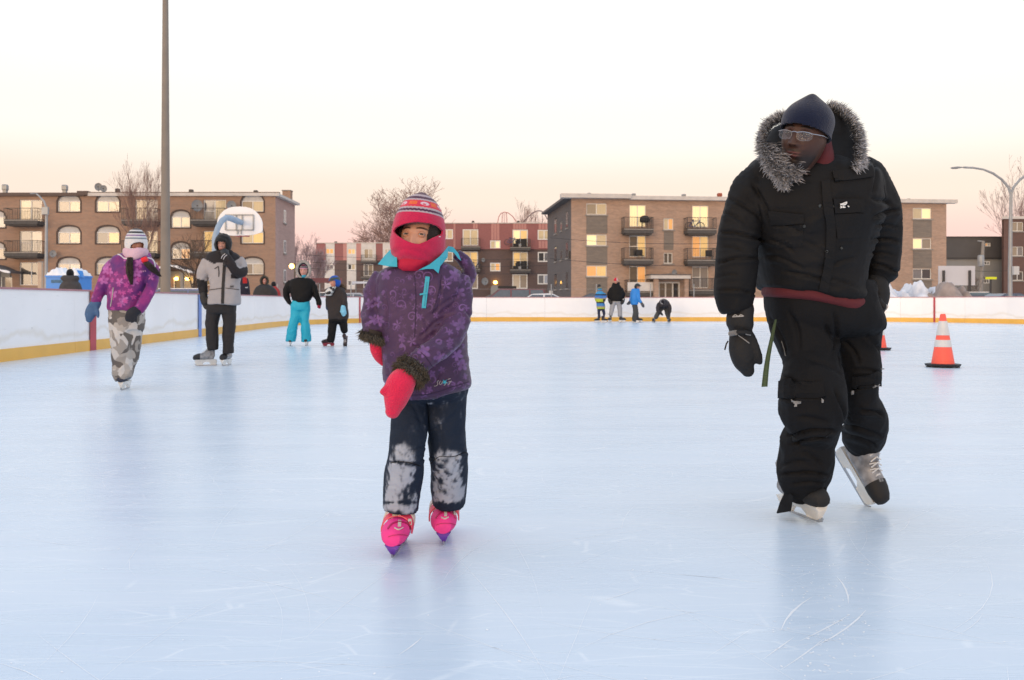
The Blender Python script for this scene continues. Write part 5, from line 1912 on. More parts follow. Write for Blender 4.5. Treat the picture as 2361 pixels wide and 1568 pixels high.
def fur(name, path, m, parent, n=1500, ln=0.05, spread=0.02, out_dir=None, w=0.0012, seed=1, tip=(0.6, 0.6, 0.6), base=(0.03, 0.03, 0.03), droop=0.2, tipvar=0.5):
    """strands along a 3-D path; out_dir(i, p) gives the way the pile leans"""
    r_ = random.Random(seed)
    vs, fs, cs = [], [], []
    pts = [Vector(p) for p in path]
    for k in range(n):
        f_ = r_.random() * (len(pts) - 1)
        i = int(f_)
        p = pts[i].lerp(pts[i + 1], f_ - i)
        tg = (pts[i + 1] - pts[i]).normalized()
        d0 = out_dir(f_ / (len(pts) - 1), p).normalized()
        a = Vector((r_.gauss(0, 1), r_.gauss(0, 1), r_.gauss(0, 1)))
        a = (a - tg * a.dot(tg) * 0.6)
        d = (d0 + a * 0.42).normalized()
        s = p + Vector((r_.gauss(0, spread), r_.gauss(0, spread), r_.gauss(0, spread)))
        L_ = ln * r_.uniform(0.55, 1.15)
        clump = 0.5 + 0.5 * math.sin(f_ * 9 + math.sin(f_ * 23) * 2)
        side = d.cross(Vector((0, 1, 0)))
        if side.length < 0.1:
            side = Vector((1, 0, 0))
        side = (side.normalized() + Vector((r_.gauss(0, 0.3), r_.gauss(0, 0.3), 0))).normalized()
        bend = Vector((r_.gauss(0, 0.25), r_.gauss(0, 0.25), -droop)) + tg * (0.5 * (clump - 0.5))
        b = len(vs)
        tv = r_.uniform(1 - tipvar, 1.0)
        for j, (t, ww) in enumerate(((0, 1.0), (0.35, 1.0), (0.7, 0.7), (1.0, 0.12))):
            q = s + d * (L_ * t) + bend * (L_ * t * t * 0.45)
            vs += [q - side * w * ww, q + side * w * ww]
            c = [base[c_] + (tip[c_] * tv - base[c_]) * min(1, max(0, (t - 0.22) * 1.9)) for c_ in range(3)]
            cs += [c, c]
        for j in range(3):
            fs.append((b + 2 * j, b + 2 * j + 1, b + 2 * j + 3, b + 2 * j + 2))
    me = bpy.data.meshes.new(name)
    me.from_pydata([tuple(v) for v in vs], [], fs)
    at = me.color_attributes.new('tint', 'FLOAT_COLOR', 'POINT')
    at.data.foreach_set('color', np.array([[*c, 1] for c in cs]).ravel())
    return link(name, me, m, parent)


M['fur'] = mat('fur', (0.5, 0.5, 0.5), 0.85, 0, attr='tint', spec=0.2, sheen=0.3)
M['skin'] = mat('skin', (0.5, 0.3, 0.2), 0.5, 0.06, 30, attr='tint', spec=0.35)
M['knit'] = mat('knit', (0.5, 0.3, 0.2), 0.9, 0.08, 40, bump=0.35, bs=220, attr='tint', spec=0.2, sheen=0.25)
M['eyeball'] = mat('eyeball', (0.8, 0.8, 0.8), 0.4, 0, attr='tint')


def tint(me, cols):
    at = me.color_attributes.new('tint', 'FLOAT_COLOR', 'POINT')
    a = np.ones((len(me.vertices), 4))
    a[:, :3] = cols
    at.data.foreach_set('color', a.ravel())


def G(x, s):
    return np.exp(-(x / s) ** 2)


class Head:
    """head frame: +x = image right when facing the camera, -y = face, +z = up; sizes for an adult, scaled by s"""
    def __init__(h, centre, s=1.0, yaw=0, pitch=0, roll=0):
        h.c, h.s = Vector(centre), s
        R = Matrix.Rotation(math.radians(roll), 4, 'Y') @ Matrix.Rotation(math.radians(yaw), 4, 'Z') @ Matrix.Rotation(math.radians(pitch), 4, 'X')
        h.M = Matrix.Translation(h.c) @ R @ Matrix.Diagonal((s, s, s, 1))
        h.N = np.array(h.M)

    def w(h, a):
        a = np.asarray(a, dtype=float)
        return a @ h.N[:3, :3].T + h.N[:3, 3]

    def mesh(h, name, parent, skin, res=(160, 120), brow=(0.02, 0.013, 0.01), lip=None, beard=0.0, eyes=True, gaze=0.0, sclera=(0.46, 0.43, 0.41), smile=0.0, lidcol=None, chub=0.0, neck=True, nose=1.0, nw=1.0, nn=6):
        nu, nv = res
        u = np.linspace(0, 2 * np.pi, nu, endpoint=False)
        t = np.linspace(0.02, 0.9 * np.pi, nv)
        # crowd the columns round the front (-y)
        u = u - 0.6 * np.sin(u + np.pi / 2)
        T, U = np.meshgrid(t, u, indexing='ij')
        nx, ny, nz = np.sin(T) * np.cos(U), np.sin(T) * np.sin(U), np.cos(T)
        low = np.clip(-nz, 0, 1)
        sq = np.sin(T) ** (-0.45 * low)
        x, y, z = nx * 0.076 * sq, ny * 0.097 * sq, nz * 0.118
        x = x * (1 - (0.30 - chub) * low ** 1.6)
        back = (y > 0)
        y = np.where(back, y * (1 - 0.30 * low), y * (0.93 - 0.02 * low))
        fr = np.clip(-ny, 0, 1) ** 0.6
        ax = np.abs(x)
        d = 0.0
        prof = np.clip((0.024 - z) / 0.046, 0, 1) * (1 / (1 + np.exp(-(z + 0.0265) / 0.0022)))
        d = d + nose * (0.025 * G(x, 0.0105 + 0.004 * np.clip(-z / 0.02, 0, 1)) * prof ** 0.9 + 0.010 * G(ax - 0.0145, 0.0068) * G(z + 0.0185, 0.0085))
        d = d - 0.011 * G(ax - 0.031, 0.0145) * G(z - 0.020, 0.0115)
        d = d + 0.0055 * G(ax - 0.027, 0.024) * G(z - 0.041, 0.009)
        d = d + (0.005 + chub * 0.03) * G(ax - 0.042, 0.019) * G(z + 0.014, 0.02)
        d = d + 0.008 * G(x, 0.032) * G(z + 0.055, 0.020)
        d = d + 0.0048 * G(x, 0.019) * (G(z + 0.0490, 0.0036) + 1.1 * G(z + 0.0605, 0.0042)) - 0.0045 * G(x, 0.024) * G(z + 0.0548, 0.0018)
        d = d - 0.004 * G(x, 0.02) * G(z + 0.072, 0.005)
        d = d + 0.010 * G(x, 0.024) * G(z + 0.095, 0.016)
        y = y - d * fr
        V = np.stack([x, y, z], -1)
        col = np.ones(V.shape) * np.array(skin)
        lipc = np.array(lip if lip else (skin[0] * 0.75, skin[1] * 0.5, skin[2] * 0.5))

        def paint(mask, c):
            nonlocal col
            k = np.clip(mask * (ny < -0.2), 0, 1)[..., None]
            col = col * (1 - k) + np.array(c) * k
        paint(1.6 * G(x, 0.021) ** 1 * np.maximum(G(z + 0.0495, 0.0035), G(z + 0.0600, 0.004)), lipc)
        paint(0.9 * G(x, 0.022) * G(z + 0.0548, 0.0012), np.array(skin) * 0.25)
        arch = 0.0405 + 0.004 * np.cos((ax - 0.028) / 0.018 * 1.3)
        paint(1.5 * (1 / (1 + np.exp(-(ax - 0.0125) / 0.0018))) * (1 / (1 + np.exp((ax - 0.049) / 0.003))) * G(z - arch, 0.0034), brow)
        paint(0.9 * G(ax - 0.0085, 0.0030) * G(z + 0.0245, 0.0022), np.array(skin) * 0.2)
        if beard:
            bm_ = beard * np.clip(G(z + 0.085, 0.040) * 1.5 * (1 - 1.3 * G(x, 0.020) * G(z + 0.055, 0.010)) * (ax + (-z - 0.02) * 0.8 > 0.048) + 1.1 * G(z + 0.0405, 0.0050) * G(x, 0.028) + 0.9 * G(x, 0.03) * G(z + 0.09, 0.018), 0, 1)
            paint(bm_, (0.012, 0.009, 0.008))
        rows = [V[i] for i in range(nv)]
        cols = [col[i] for i in range(nv)]
        if neck:
            for (cy, cz, rx, ry) in ((0.022, -0.118, 0.050, 0.052), (0.028, -0.135, 0.053, 0.056), (0.036, -0.175, 0.056, 0.058), (0.045, -0.205, 0.075, 0.066), (0.05, -0.225, 0.12, 0.075), (0.05, -0.26, 0.15, 0.085))[:nn]:
                rows.append(np.stack([min(rx, 0.056 * nw) * np.cos(u), cy + min(ry, 0.06 * nw) * np.sin(u), np.full(nu, cz)], -1))
                cols.append(np.ones((nu, 3)) * np.array(skin) * 0.9)
        nv2 = len(rows)
        A = np.concatenate(rows)
        C = np.concatenate(cols)
        i = np.arange(nv2 - 1)[:, None] * nu
        j = np.arange(nu)[None, :]
        j2 = (j + 1) % nu
        fs = np.stack([i + j, i + nu + j, i + nu + j2, i + j2], -1).reshape(-1, 4)
        fs = fs.tolist() + [list(range(nu))]
        me = bpy.data.meshes.new(name)
        me.from_pydata(h.w(A).tolist(), [], fs)
        tint(me, C)
        smooth(me)
        body = link(name, me, M['skin'], parent)
        if eyes:
            for sx in (-1, 1):
                h.eye(parent, sx, skin, smile, lidcol, gaze=gaze, sclera=sclera)
        return body

    def eye(h, parent, sx, skin, smile, lidcol, r=0.0122, iris=(0.035, 0.018, 0.010), gaze=0.0, sclera=(0.46, 0.43, 0.41)):
        c = np.array([sx * 0.0315, -0.0735, 0.0195])
        th = np.linspace(0, np.pi, 20)
        ph = np.linspace(0, 2 * np.pi, 20, endpoint=False)
        A, C = [], []
        for t in th:
            for p in ph:
                A.append([c[0] + r * math.sin(t) * math.cos(p), c[1] - r * math.cos(t), c[2] + r * math.sin(t) * math.sin(p)])
                C.append((0.006, 0.005, 0.005) if t < 0.30 else (iris if t < 0.62 else sclera))
        fs = [(i * 20 + j, i * 20 + (j + 1) % 20, (i + 1) * 20 + (j + 1) % 20, (i + 1) * 20 + j) for i in range(19) for j in range(20)]
        A = np.array(A) - c
        cg, sg = math.cos(math.radians(gaze)), math.sin(math.radians(gaze))
        A = np.stack([A[:, 0] * cg - A[:, 1] * sg, A[:, 0] * sg + A[:, 1] * cg, A[:, 2]], 1) + c
        me = bpy.data.meshes.new('eye')
        me.from_pydata(h.w(A).tolist(), [], fs)
        tint(me, np.array(C))
        smooth(me)
        link('eye', me, M['eyeball'], parent)
        # upper and lower lids
        dk = lidcol or (0.02, 0.013, 0.01)
        for up in (1, -1):
            A, C = [], []
            na, ne = 19, 6
            for a in range(na):
                az = -1.15 + 2.3 * a / (na - 1)
                open_ = (0.42 - 0.10 * smile if up > 0 else 0.40 - 0.17 * smile) * math.cos(az / 1.15 * 1.5) ** 0.8 * (1 - 0.12 * smile)
                for e in range(ne):
                    el = open_ + (1.15 - open_) * (e / (ne - 1)) ** 1.2
                    rr = r * (1.10 + 0.04 * (e > 0))
                    A.append([c[0] + rr * math.sin(az) * math.cos(el), c[1] - rr * math.cos(az) * math.cos(el), c[2] + up * rr * math.sin(el)])
                    C.append(dk if (e == 0 and up > 0) else ([(s_ * 0.6 + 0.4 * d_) for s_, d_ in zip(skin, dk)] if e == 0 else [s_ * (0.88 if e < 3 else 1) for s_ in skin]))
            fs = [(a * ne + e, a * ne + e + 1, (a + 1) * ne + e + 1, (a + 1) * ne + e) for a in range(na - 1) for e in range(ne - 1)]
            me = bpy.data.meshes.new('eyelid')
            me.from_pydata(h.w(A).tolist(), [], fs)
            tint(me, np.array(C))
            smooth(me)
            link('eyelid', me, M['skin'], parent)

    def shell(h, name, parent, m, keep, colour, rad=(0.088, 0.110, 0.128), off=(0, 0.002, 0.008), res=(120, 90), deform=None, thick=0.006, tmax=0.97):
        """knitted hat or balaclava: a shell round the head; keep(x, y, z, world) says which faces stay"""
        nu, nv = res
        u = np.linspace(0, 2 * np.pi, nu, endpoint=False)
        t = np.linspace(0.01, tmax * np.pi, nv)
        T, U = np.meshgrid(t, u, indexing='ij')
        A = np.stack([np.sin(T) * np.cos(U) * rad[0] + off[0], np.sin(T) * np.sin(U) * rad[1] + off[1], np.cos(T) * rad[2] + off[2]], -1).reshape(-1, 3)
        if deform:
            A = deform(A)
        W = h.w(A)
        i = np.arange(nv - 1)[:, None] * nu
        j = np.arange(nu)[None, :]
        fs = np.stack([i + j, i + nu + j, i + nu + (j + 1) % nu, i + (j + 1) % nu], -1).reshape(-1, 4)
        c = A[fs].mean(1)
        cw = W[fs].mean(1)
        k = keep(c[:, 0], c[:, 1], c[:, 2], cw)
        fs = fs[k]
        used = np.unique(fs)
        mp = -np.ones(len(A), dtype=int)
        mp[used] = np.arange(len(used))
        me = bpy.data.meshes.new(name)
        me.from_pydata(W[used].tolist(), [], mp[fs].tolist() + ([[int(mp[x]) for x in range(nu)]] if all(mp[:nu] >= 0) else []))
        tint(me, colour(A[used], W[used]))
        smooth(me)
        o = link(name, me, m, parent)
        s = o.modifiers.new('thick', 'SOLIDIFY')
        s.thickness = thick * h.s
        s.offset = -1 if False else 0
        return o


def in_poly(X, Y, poly):
    r = np.zeros(len(X), dtype=bool)
    n = len(poly)
    for i in range(n):
        x0, y0 = poly[i]
        x1, y1 = poly[(i + 1) % n]
        c = ((y0 > Y) != (y1 > Y)) & (X < (x1 - x0) * (Y - y0) / (y1 - y0 + 1e-12) + x0)
        r ^= c
    return r


def to_crop(q, W):
    px = CX + W[:, 0] / W[:, 1] * F
    py = HY - (W[:, 2] - H) / W[:, 1] * F
    return (px - q.x0) / q.k, (py - q.y0) / q.k


def stripes(bands, default):
    """bands: (z from, z to, colour) in head frame"""
    def f(A, W):
        C = np.ones((len(A), 3)) * np.array(default)
        for a, b, c in bands:
            C[(A[:, 2] >= a) & (A[:, 2] < b)] = c
        return C
    return f


def skate(parent, q, x, y, dd, fwd, up=(0, 0, 1), s=1.0, boot=(0.3, 0.3, 0.3), cap=(0.02, 0.02, 0.02), holder=(0.7, 0.7, 0.68), blade=(0.4, 0.42, 0.45), lace=(0.6, 0.6, 0.6), straps=None, shaft=0.24, ground=False, low=None, wide=1.0):
    """ice skate; (x, y, dd) is where the middle of the blade stands; fwd the way the toe points"""
    o = q.p(x, y, dd)
    if ground:
        o.z = 0.0
    fz = Vector(up).normalized()
    fx = Vector(fwd)
    fx = (fx - fz * fx.dot(fz)).normalized()
    fy_ = fz.cross(fx)
    Mx = Matrix(((fx.x, fy_.x, fz.x, o.x), (fx.y, fy_.y, fz.y, o.y), (fx.z, fy_.z, fz.z, o.z), (0, 0, 0, 1))) @ Matrix.Diagonal((s, s, s, 1))
    inv = top_matrix(parent).inverted() @ Mx
    def warp(me_):
        if low is None and wide == 1.0:
            return
        v_ = co_of(me_)
        if low is not None:
            v_[:, 2] = np.where(v_[:, 2] > 0.083, v_[:, 2] - 0.083 * (1 - low), v_[:, 2] * low)
        v_[:, 1] = v_[:, 1] * np.where(v_[:, 2] > 0.04, wide, 1.0)
        set_co(me_, v_)
    mats = {}
    for k, c, r_ in (('boot', boot, 0.4), ('cap', cap, 0.7), ('holder', holder, 0.35), ('blade', blade, 0.25), ('lace', lace, 0.8)):
        key = (k, tuple(c))
        if key not in M:
            M[key] = mat('skate_' + k, c, r_, 0.55 if k == 'boot' else 0.15, 26 if k == 'boot' else 14, metal=0.6 if k == 'blade' else 0, bump=0.15 if k == 'boot' else 0, bs=30)
        mats[k] = M[key]
    mb = MB()
    mb.tube([(0.125, 0, 0.118), (0.09, 0, 0.122), (0.02, 0, 0.130), (-0.05, 0, 0.128), (-0.10, 0, 0.122)], [0.036, 0.046, 0.046, 0.044, 0.036], 18)
    mb.tube([(-0.065, 0, 0.12), (-0.062, 0, 0.17), (-0.058, 0, 0.22), (-0.068, 0, 0.14 + shaft * 0.62)], [0.046, 0.047, 0.050, 0.054], 18, flat=(0.85, (0, 1, 0)))
    mb.tube([(0.04, 0, 0.130), (0.0, 0, 0.155), (-0.04, 0, 0.20)], [0.040, 0.042, 0.044], 14)
    me = remesh(mb, 0.007, 3)
    v = co_of(me)
    v[:, 2] = np.where(v[:, 2] < 0.082, 0.082, v[:, 2])
    set_co(me, v)
    warp(me)
    me.transform(inv)
    smooth(me)
    b = link('skate', me, mats['boot'], parent, local=True)

    def add(mb_, nm, mt, sm=40):
        me_ = mb_.mesh(nm)
        warp(me_)
        me_.transform(inv)
        if sm:
            smooth(me_, sm)
        return link(nm, me_, mt, b, local=True)
    c = MB()
    rs = []
    for x_, r_, z_ in ((0.172, 0.012, 0.108), (0.166, 0.028, 0.110), (0.145, 0.038, 0.114), (0.115, 0.0455, 0.1185), (0.085, 0.0475, 0.1235)):
        rs.append([(x_, r_ * 1.03 * math.cos(a), max(0.078, z_ + r_ * 0.95 * math.sin(a))) for a in [k * math.pi / 10 for k in range(20)]])
    c.rings(rs)
    add(c, 'toe_cap', mats['cap'])
    h_ = MB()
    prof = [(-0.125, 0.083), (0.15, 0.083), (0.150, 0.06), (0.135, 0.022), (0.118, 0.012), (0.05, 0.012), (0.045, 0.026), (0.03, 0.050), (-0.03, 0.050), (-0.045, 0.026), (-0.055, 0.012), (-0.118, 0.012), (-0.135, 0.03)]
    n0 = len(prof)
    # tapering wedge: wide under the boot, narrow at the steel
    vs = []
    for sgn in (-1, 1):
        for (px, pz) in prof:
            w_ = 0.006 + (0.026 - 0.006) * max(0, (pz - 0.03) / 0.053)
            vs.append((px, sgn * w_, pz))
    h_.v = vs
    h_.f = [tuple(range(n0)), tuple(range(n0, 2 * n0))[::-1]] + [((i + 1) % n0, i, n0 + i, n0 + (i + 1) % n0) for i in range(n0)]
    add(h_, 'blade_holder', mats['holder'], None)
    bl = MB()
    bl.prism([(-0.135, 0.016), (-0.14, 0.008), (-0.125, 0.0005), (0.12, 0.0), (0.145, 0.008), (0.152, 0.024), (0.146, 0.03), (0.13, 0.013), (-0.13, 0.013)], -0.0022, 0.0022)
    add(bl, 'blade', mats['blade'], None)
    if straps is None:
        lc = MB()
        for k in range(6):
            t = k / 5
            x_, z_ = 0.062 - 0.10 * t, 0.168 + 0.070 * t
            lc.tube([(x_ + 0.012, -0.028, z_ - 0.012), (x_ + 0.004, 0, z_ + 0.006), (x_ - 0.004, 0.028, z_ - 0.012)], 0.0032, 6)
            lc.tube([(x_ - 0.004, -0.028, z_ - 0.012), (x_ + 0.004, 0, z_ + 0.004), (x_ + 0.012, 0.028, z_ - 0.012)], 0.0032, 6)
        add(lc, 'laces', mats['lace'])
        tg = MB()
        if shaft < 0.15:
            return b
        tg.tube([(-0.045, 0, 0.235), (-0.02, 0.0, 0.262), (-0.008, 0, 0.285)], [0.022, 0.024, 0.020], 10, flat=(0.3, (1, 0, 0.6)))
        add(tg, 'tongue', mats['boot'])
    else:
        for (x_, z_, r_, cc, w_) in straps:
            key = ('strap', tuple(cc))
            if key not in M:
                M[key] = mat('skate_strap', cc, 0.4, 0.1)
            st = MB()
            rs = []
            for k in range(13):
                a = math.pi * (k / 12) * 1.1 - 0.05 * math.pi
                for_ = []
                for (dx, dr) in ((-w_, 0), (-w_, 0.005), (w_, 0.005), (w_, 0)):
                    for_.append((x_ + dx - 0.5 * (r_ + dr) * math.sin(a) * 0.3, (r_ + dr) * math.cos(a), z_ + dx * -0.6 + (r_ + dr) * math.sin(a)))
                rs.append(for_)
            st.rings(rs)
            add(st, 'strap', M[key])
    return b


def hand(name, parent, q, spec, m, voxel=0.006, amp=0.0015, sm=3):
    """spec: list of tubes [(x, y, dd, r)...] for palm, fingers and thumb"""
    return jacket_like(name, parent, q, [('tube', s) + ((None, True)) for s in spec], m, voxel, amp, 0.03, 5, sm, 0.2)

# ================================================================ the people
def flower_mat(name, base, base2, petal, petal2, scale, swirl=True, rough=0.55):
    m = mat(name, base, rough, 0, bump=0.25, bs=35, spec=0.3, sheen=0.1)
    nb = NB(m)
    b = m.node_tree.nodes['Principled BSDF']
    t0 = nb.n('ShaderNodeTexCoord').outputs['Object']
    wob = nb.n('ShaderNodeTexNoise', {'Vector': t0, 'Scale': 9.0, 'Detail': 1.0})
    wv = nb.n('ShaderNodeVectorMath', {0: wob.outputs['Color'], 'Scale': 0.012}, operation='SCALE').outputs[0]
    t = nb.n('ShaderNodeVectorMath', {0: t0, 1: wv}, operation='ADD').outputs[0]
    t = nb.n('ShaderNodeMapping', {'Vector': t, 'Scale': (1, 0.55, 1)}).outputs[0]
    col = nb.mix(nb.step(nb.n('ShaderNodeTexNoise', {'Vector': t0, 'Scale': 7.0, 'Detail': 4.0}).outputs['Fac'], 0.35, 0.65), base, base2)
    for li, (sc, off, sh) in enumerate(((scale, 0.0, 0.46), (scale * 1.6, 3.3, 0.42))):
        v = nb.n('ShaderNodeMapping', {'Vector': t, 'Location': (off, off, off)}).outputs[0]
        vo = nb.n('ShaderNodeTexVoronoi', {'Vector': v, 'Scale': sc, 'Randomness': 0.8})
        d = nb.n('ShaderNodeVectorMath', {0: v, 1: vo.outputs['Position']}, operation='SUBTRACT').outputs[0]
        d = nb.n('ShaderNodeVectorMath', {0: d, 'Scale': sc}, operation='SCALE').outputs[0]
        s = nb.n('ShaderNodeSeparateXYZ', {0: d})
        r = nb.n('ShaderNodeVectorMath', {0: d}, operation='LENGTH').outputs['Value']
        rnd = nb.n('ShaderNodeSeparateColor', {0: vo.outputs['Color']})
        th = nb.m('ARCTAN2', s.outputs['Z'], s.outputs['X'])
        ang = nb.m('ADD', nb.m('MULTIPLY', th, 5.0), nb.m('MULTIPLY', rnd.outputs[0], 6.28))
        pet = nb.m('MULTIPLY', nb.m('ADD', nb.m('MULTIPLY', nb.m('ABSOLUTE', nb.m('COSINE', nb.m('MULTIPLY', ang, 0.5))), 0.5), 0.5), sh)
        fl = nb.step(nb.m('SUBTRACT', pet, r), -0.02, 0.09)
        core = nb.step(r, 0.05, 0.08)
        fl = nb.m('MULTIPLY', fl, nb.m('ADD', nb.m('MULTIPLY', core, 0.7), 0.3))
        is_f = nb.step(rnd.outputs[1], 0.44 if swirl else 0.25, 0.45 if swirl else 0.26)
        k = nb.m('MULTIPLY', fl, is_f)
        if swirl:
            sp = nb.m('FRACT', nb.m('ADD', nb.m('MULTIPLY', r, 4.2), nb.m('DIVIDE', th, 6.283)))
            ring = nb.m('MULTIPLY', nb.step(nb.m('ABSOLUTE', nb.m('SUBTRACT', sp, 0.5)), 0.20, 0.12), nb.step(r, 0.40, 0.36))
            k = nb.m('ADD', k, nb.m('MULTIPLY', nb.m('MULTIPLY', ring, nb.m('SUBTRACT', 1.0, is_f)), 0.75))
        fade = nb.m('ADD', nb.m('MULTIPLY', nb.n('ShaderNodeTexNoise', {'Vector': t0, 'Scale': 22.0, 'Detail': 4.0}).outputs['Fac'], 1.9), -0.2)
        k = nb.m('MULTIPLY', k, fade, clamp=True)
        col = nb.mix(k, col, petal if li == 0 else petal2)
    nb.set(b.inputs['Base Color'], col)
    return m


def camo_mat(name, cols, scale, sx=1.0):
    m = mat(name, cols[0], 0.7, 0, bump=0.2, bs=30)
    nb = NB(m)
    t = nb.n('ShaderNodeTexCoord').outputs['Object']
    t = nb.n('ShaderNodeMapping', {'Vector': t, 'Scale': (sx, 1, 1)}).outputs[0]
    wob = nb.n('ShaderNodeTexNoise', {'Vector': t, 'Scale': 6.0, 'Detail': 0.0}).outputs['Color']
    v = nb.n('ShaderNodeVectorMath', {0: t, 1: nb.n('ShaderNodeVectorMath', {0: wob, 'Scale': 0.16}, operation='SCALE').outputs[0]}, operation='ADD').outputs[0]
    vo = nb.n('ShaderNodeTexVoronoi', {'Vector': v, 'Scale': scale}, distance='MANHATTAN')
    rp = nb.n('ShaderNodeValToRGB', {0: nb.n('ShaderNodeSeparateColor', {0: vo.outputs['Color']}).outputs[0]})
    cr_ = rp.color_ramp
    cr_.interpolation = 'CONSTANT'
    while len(cr_.elements) < len(cols):
        cr_.elements.new(0.5)
    for i, (e, c) in enumerate(zip(cr_.elements, cols)):
        e.position = i / len(cols)
        e.color = (*c, 1)
    nb.set(m.node_tree.nodes['Principled BSDF'].inputs['Base Color'], rp.outputs[0])
    return m


M['cloth'] = mat('cloth', (1, 1, 1), 0.75, 0.06, 12, bump=0.25, bs=45, attr='tint', spec=0.3)
M['black_cloth'] = mat('black_coat_cloth', (0.0065, 0.0065, 0.0072), 0.7, 0.25, 5, bump=0.35, bs=14, spec=0.22)
M['black_trouser'] = mat('black_trouser_cloth', (0.0055, 0.006, 0.0075), 0.75, 0.25, 6, bump=0.3, bs=22, spec=0.18)
M['maroon'] = mat('maroon_jersey', (0.085, 0.007, 0.012), 0.8, 0.12, 8, bump=0.2, bs=40)
M['turq'] = mat('turquoise_lining', (0.035, 0.38, 0.50), 0.6, 0.08, 12, bump=0.15, bs=40)
M['pinkmitt'] = mat('hot_pink_knit', (0.66, 0.010, 0.065), 0.9, 0.12, 25, bump=0.6, bs=170, sheen=0.2)
M['silver'] = mat('silver_metal', (0.42, 0.42, 0.43), 0.35, 0, metal=0.5)
M['dull_metal'] = mat('dull_snap', (0.07, 0.075, 0.075), 0.4, 0, metal=0.5)


def tint_by(q, fn):
    def f(me):
        W = co_of(me).copy()
        X, Y = to_crop(q, W)
        tint(me, fn(X, Y, W))
    return f


def base_col(X, c):
    return np.ones((len(X), 3)) * np.array(c)


def person(q, label, x, y, dd=0.0, group=None):
    o = q.p(x, y, dd)
    return root('person', label, 'person', (o.x, o.y, 0), 0, group)


def sheet(name, q, pts, m, parent, thick=0.006):
    a = [q.p(*p) for p in pts]
    mb = MB()
    n = len(a)
    mb.v = [tuple(p) for p in a] + [tuple(p + Vector((0, thick, 0))) for p in a]
    mb.f = [tuple(range(n)), tuple(range(n, 2 * n))[::-1]] + [(i, n + i, n + (i + 1) % n, (i + 1) % n) for i in range(n)]
    me = mb.mesh(name)
    import bmesh
    bm = bmesh.new()
    bm.from_mesh(me)
    bmesh.ops.triangulate(bm, faces=[f for f in bm.faces if len(f.verts) > 4])
    bmesh.ops.recalc_face_normals(bm, faces=bm.faces)
    bm.to_mesh(me)
    bm.free()
    return link(name, me, m, parent)


# ---------------------------------------------------------------- girl in purple, front
qc = Crop(1350, 720, 1.6862, 3.15)
qd = Crop(1400, 1500, 1.96, 3.15)
child = person(qc, 'girl skating towards the camera in a purple flowered jacket, pink balaclava and pink skates', 600, 1400)
mj = flower_mat('purple_flowered_shell', (0.044, 0.020, 0.062), (0.062, 0.026, 0.080), (0.185, 0.090, 0.265), (0.135, 0.062, 0.195), 19.0)


def jb(v):
    return 1.0


C_GIRL = [(640, 900, 860, 760, 0.006, 13), (610, 1010, 800, 900, 0.007, 14), (560, 1060, 700, 980, 0.006, 12), (600, 1130, 820, 1060, 0.004, 12), (690, 660, 660, 900, 0.005, 12), (860, 880, 905, 960, 0.006, 14),
          (500, 1120, 620, 1160, 0.006, 12), (480, 1180, 560, 1215, 0.005, 10), (640, 1240, 760, 1130, 0.005, 12), (180, 880, 320, 820, 0.006, 13), (175, 960, 330, 930, 0.006, 12), (320, 760, 330, 1000, 0.006, 14),
          (330, 1250, 345, 1440, 0.004, 14), (790, 1330, 880, 1180, 0.004, 16), (560, 900, 600, 1040, 0.004, 12), (400, 1160, 480, 1060, 0.004, 14), (840, 620, 800, 780, 0.005, 14), (660, 1400, 700, 1280, 0.003, 14), (430, 720, 400, 900, 0.003, 18)]
C_GIRL_T = [(320, 690, 560, 705, 0.006, 12), (320, 590, 420, 640, 0.005, 12), (470, 620, 590, 560, 0.006, 12), (540, 700, 590, 640, 0.006, 10), (620, 640, 740, 700, 0.006, 12), (820, 660, 920, 600, 0.007, 12), (640, 780, 760, 740, 0.003, 14),
            (270, 860, 400, 900, 0.003, 16), (420, 970, 550, 930, 0.003, 14), (640, 930, 760, 900, 0.003, 14), (590, 200, 600, 540, 0.008, 12), (480, 230, 560, 420, 0.003, 20), (640, 300, 720, 520, 0.003, 20), (255, 1010, 535, 1030, 0.003, 8)]
C_COAT = [(130, 1030, 430, 1090, 0.020, 17), (118, 1235, 390, 1200, 0.018, 15), (105, 1425, 372, 1440, 0.014, 13), (180, 800, 400, 930, 0.012, 20), (150, 900, 300, 960, 0.010, 16), (140, 1120, 300, 1150, 0.010, 14), (112, 1330, 260, 1310, 0.009, 14),
          (1165, 925, 1350, 880, 0.018, 18), (1160, 1075, 1345, 1085, 0.016, 15), (1160, 1245, 1340, 1300, 0.018, 16), (1150, 790, 1290, 860, 0.012, 20), (1180, 980, 1340, 990, 0.009, 14), (1150, 1170, 1320, 1180, 0.010, 14),
          (1175, 560, 1165, 760, 0.010, 16), (350, 700, 460, 960, 0.014, 18), (460, 1080, 640, 1160, 0.010, 16), (430, 1190, 700, 1270, 0.008, 18), (560, 1290, 900, 1390, 0.009, 16), (900, 1250, 1040, 1200, 0.007, 16), (760, 1330, 1050, 1400, 0.008, 16),
          (480, 720, 760, 690, 0.007, 18), (700, 1080, 860, 1180, 0.006, 18), (930, 1100, 1030, 1095, 0.005, 15), (520, 980, 700, 1040, 0.006, 16)]
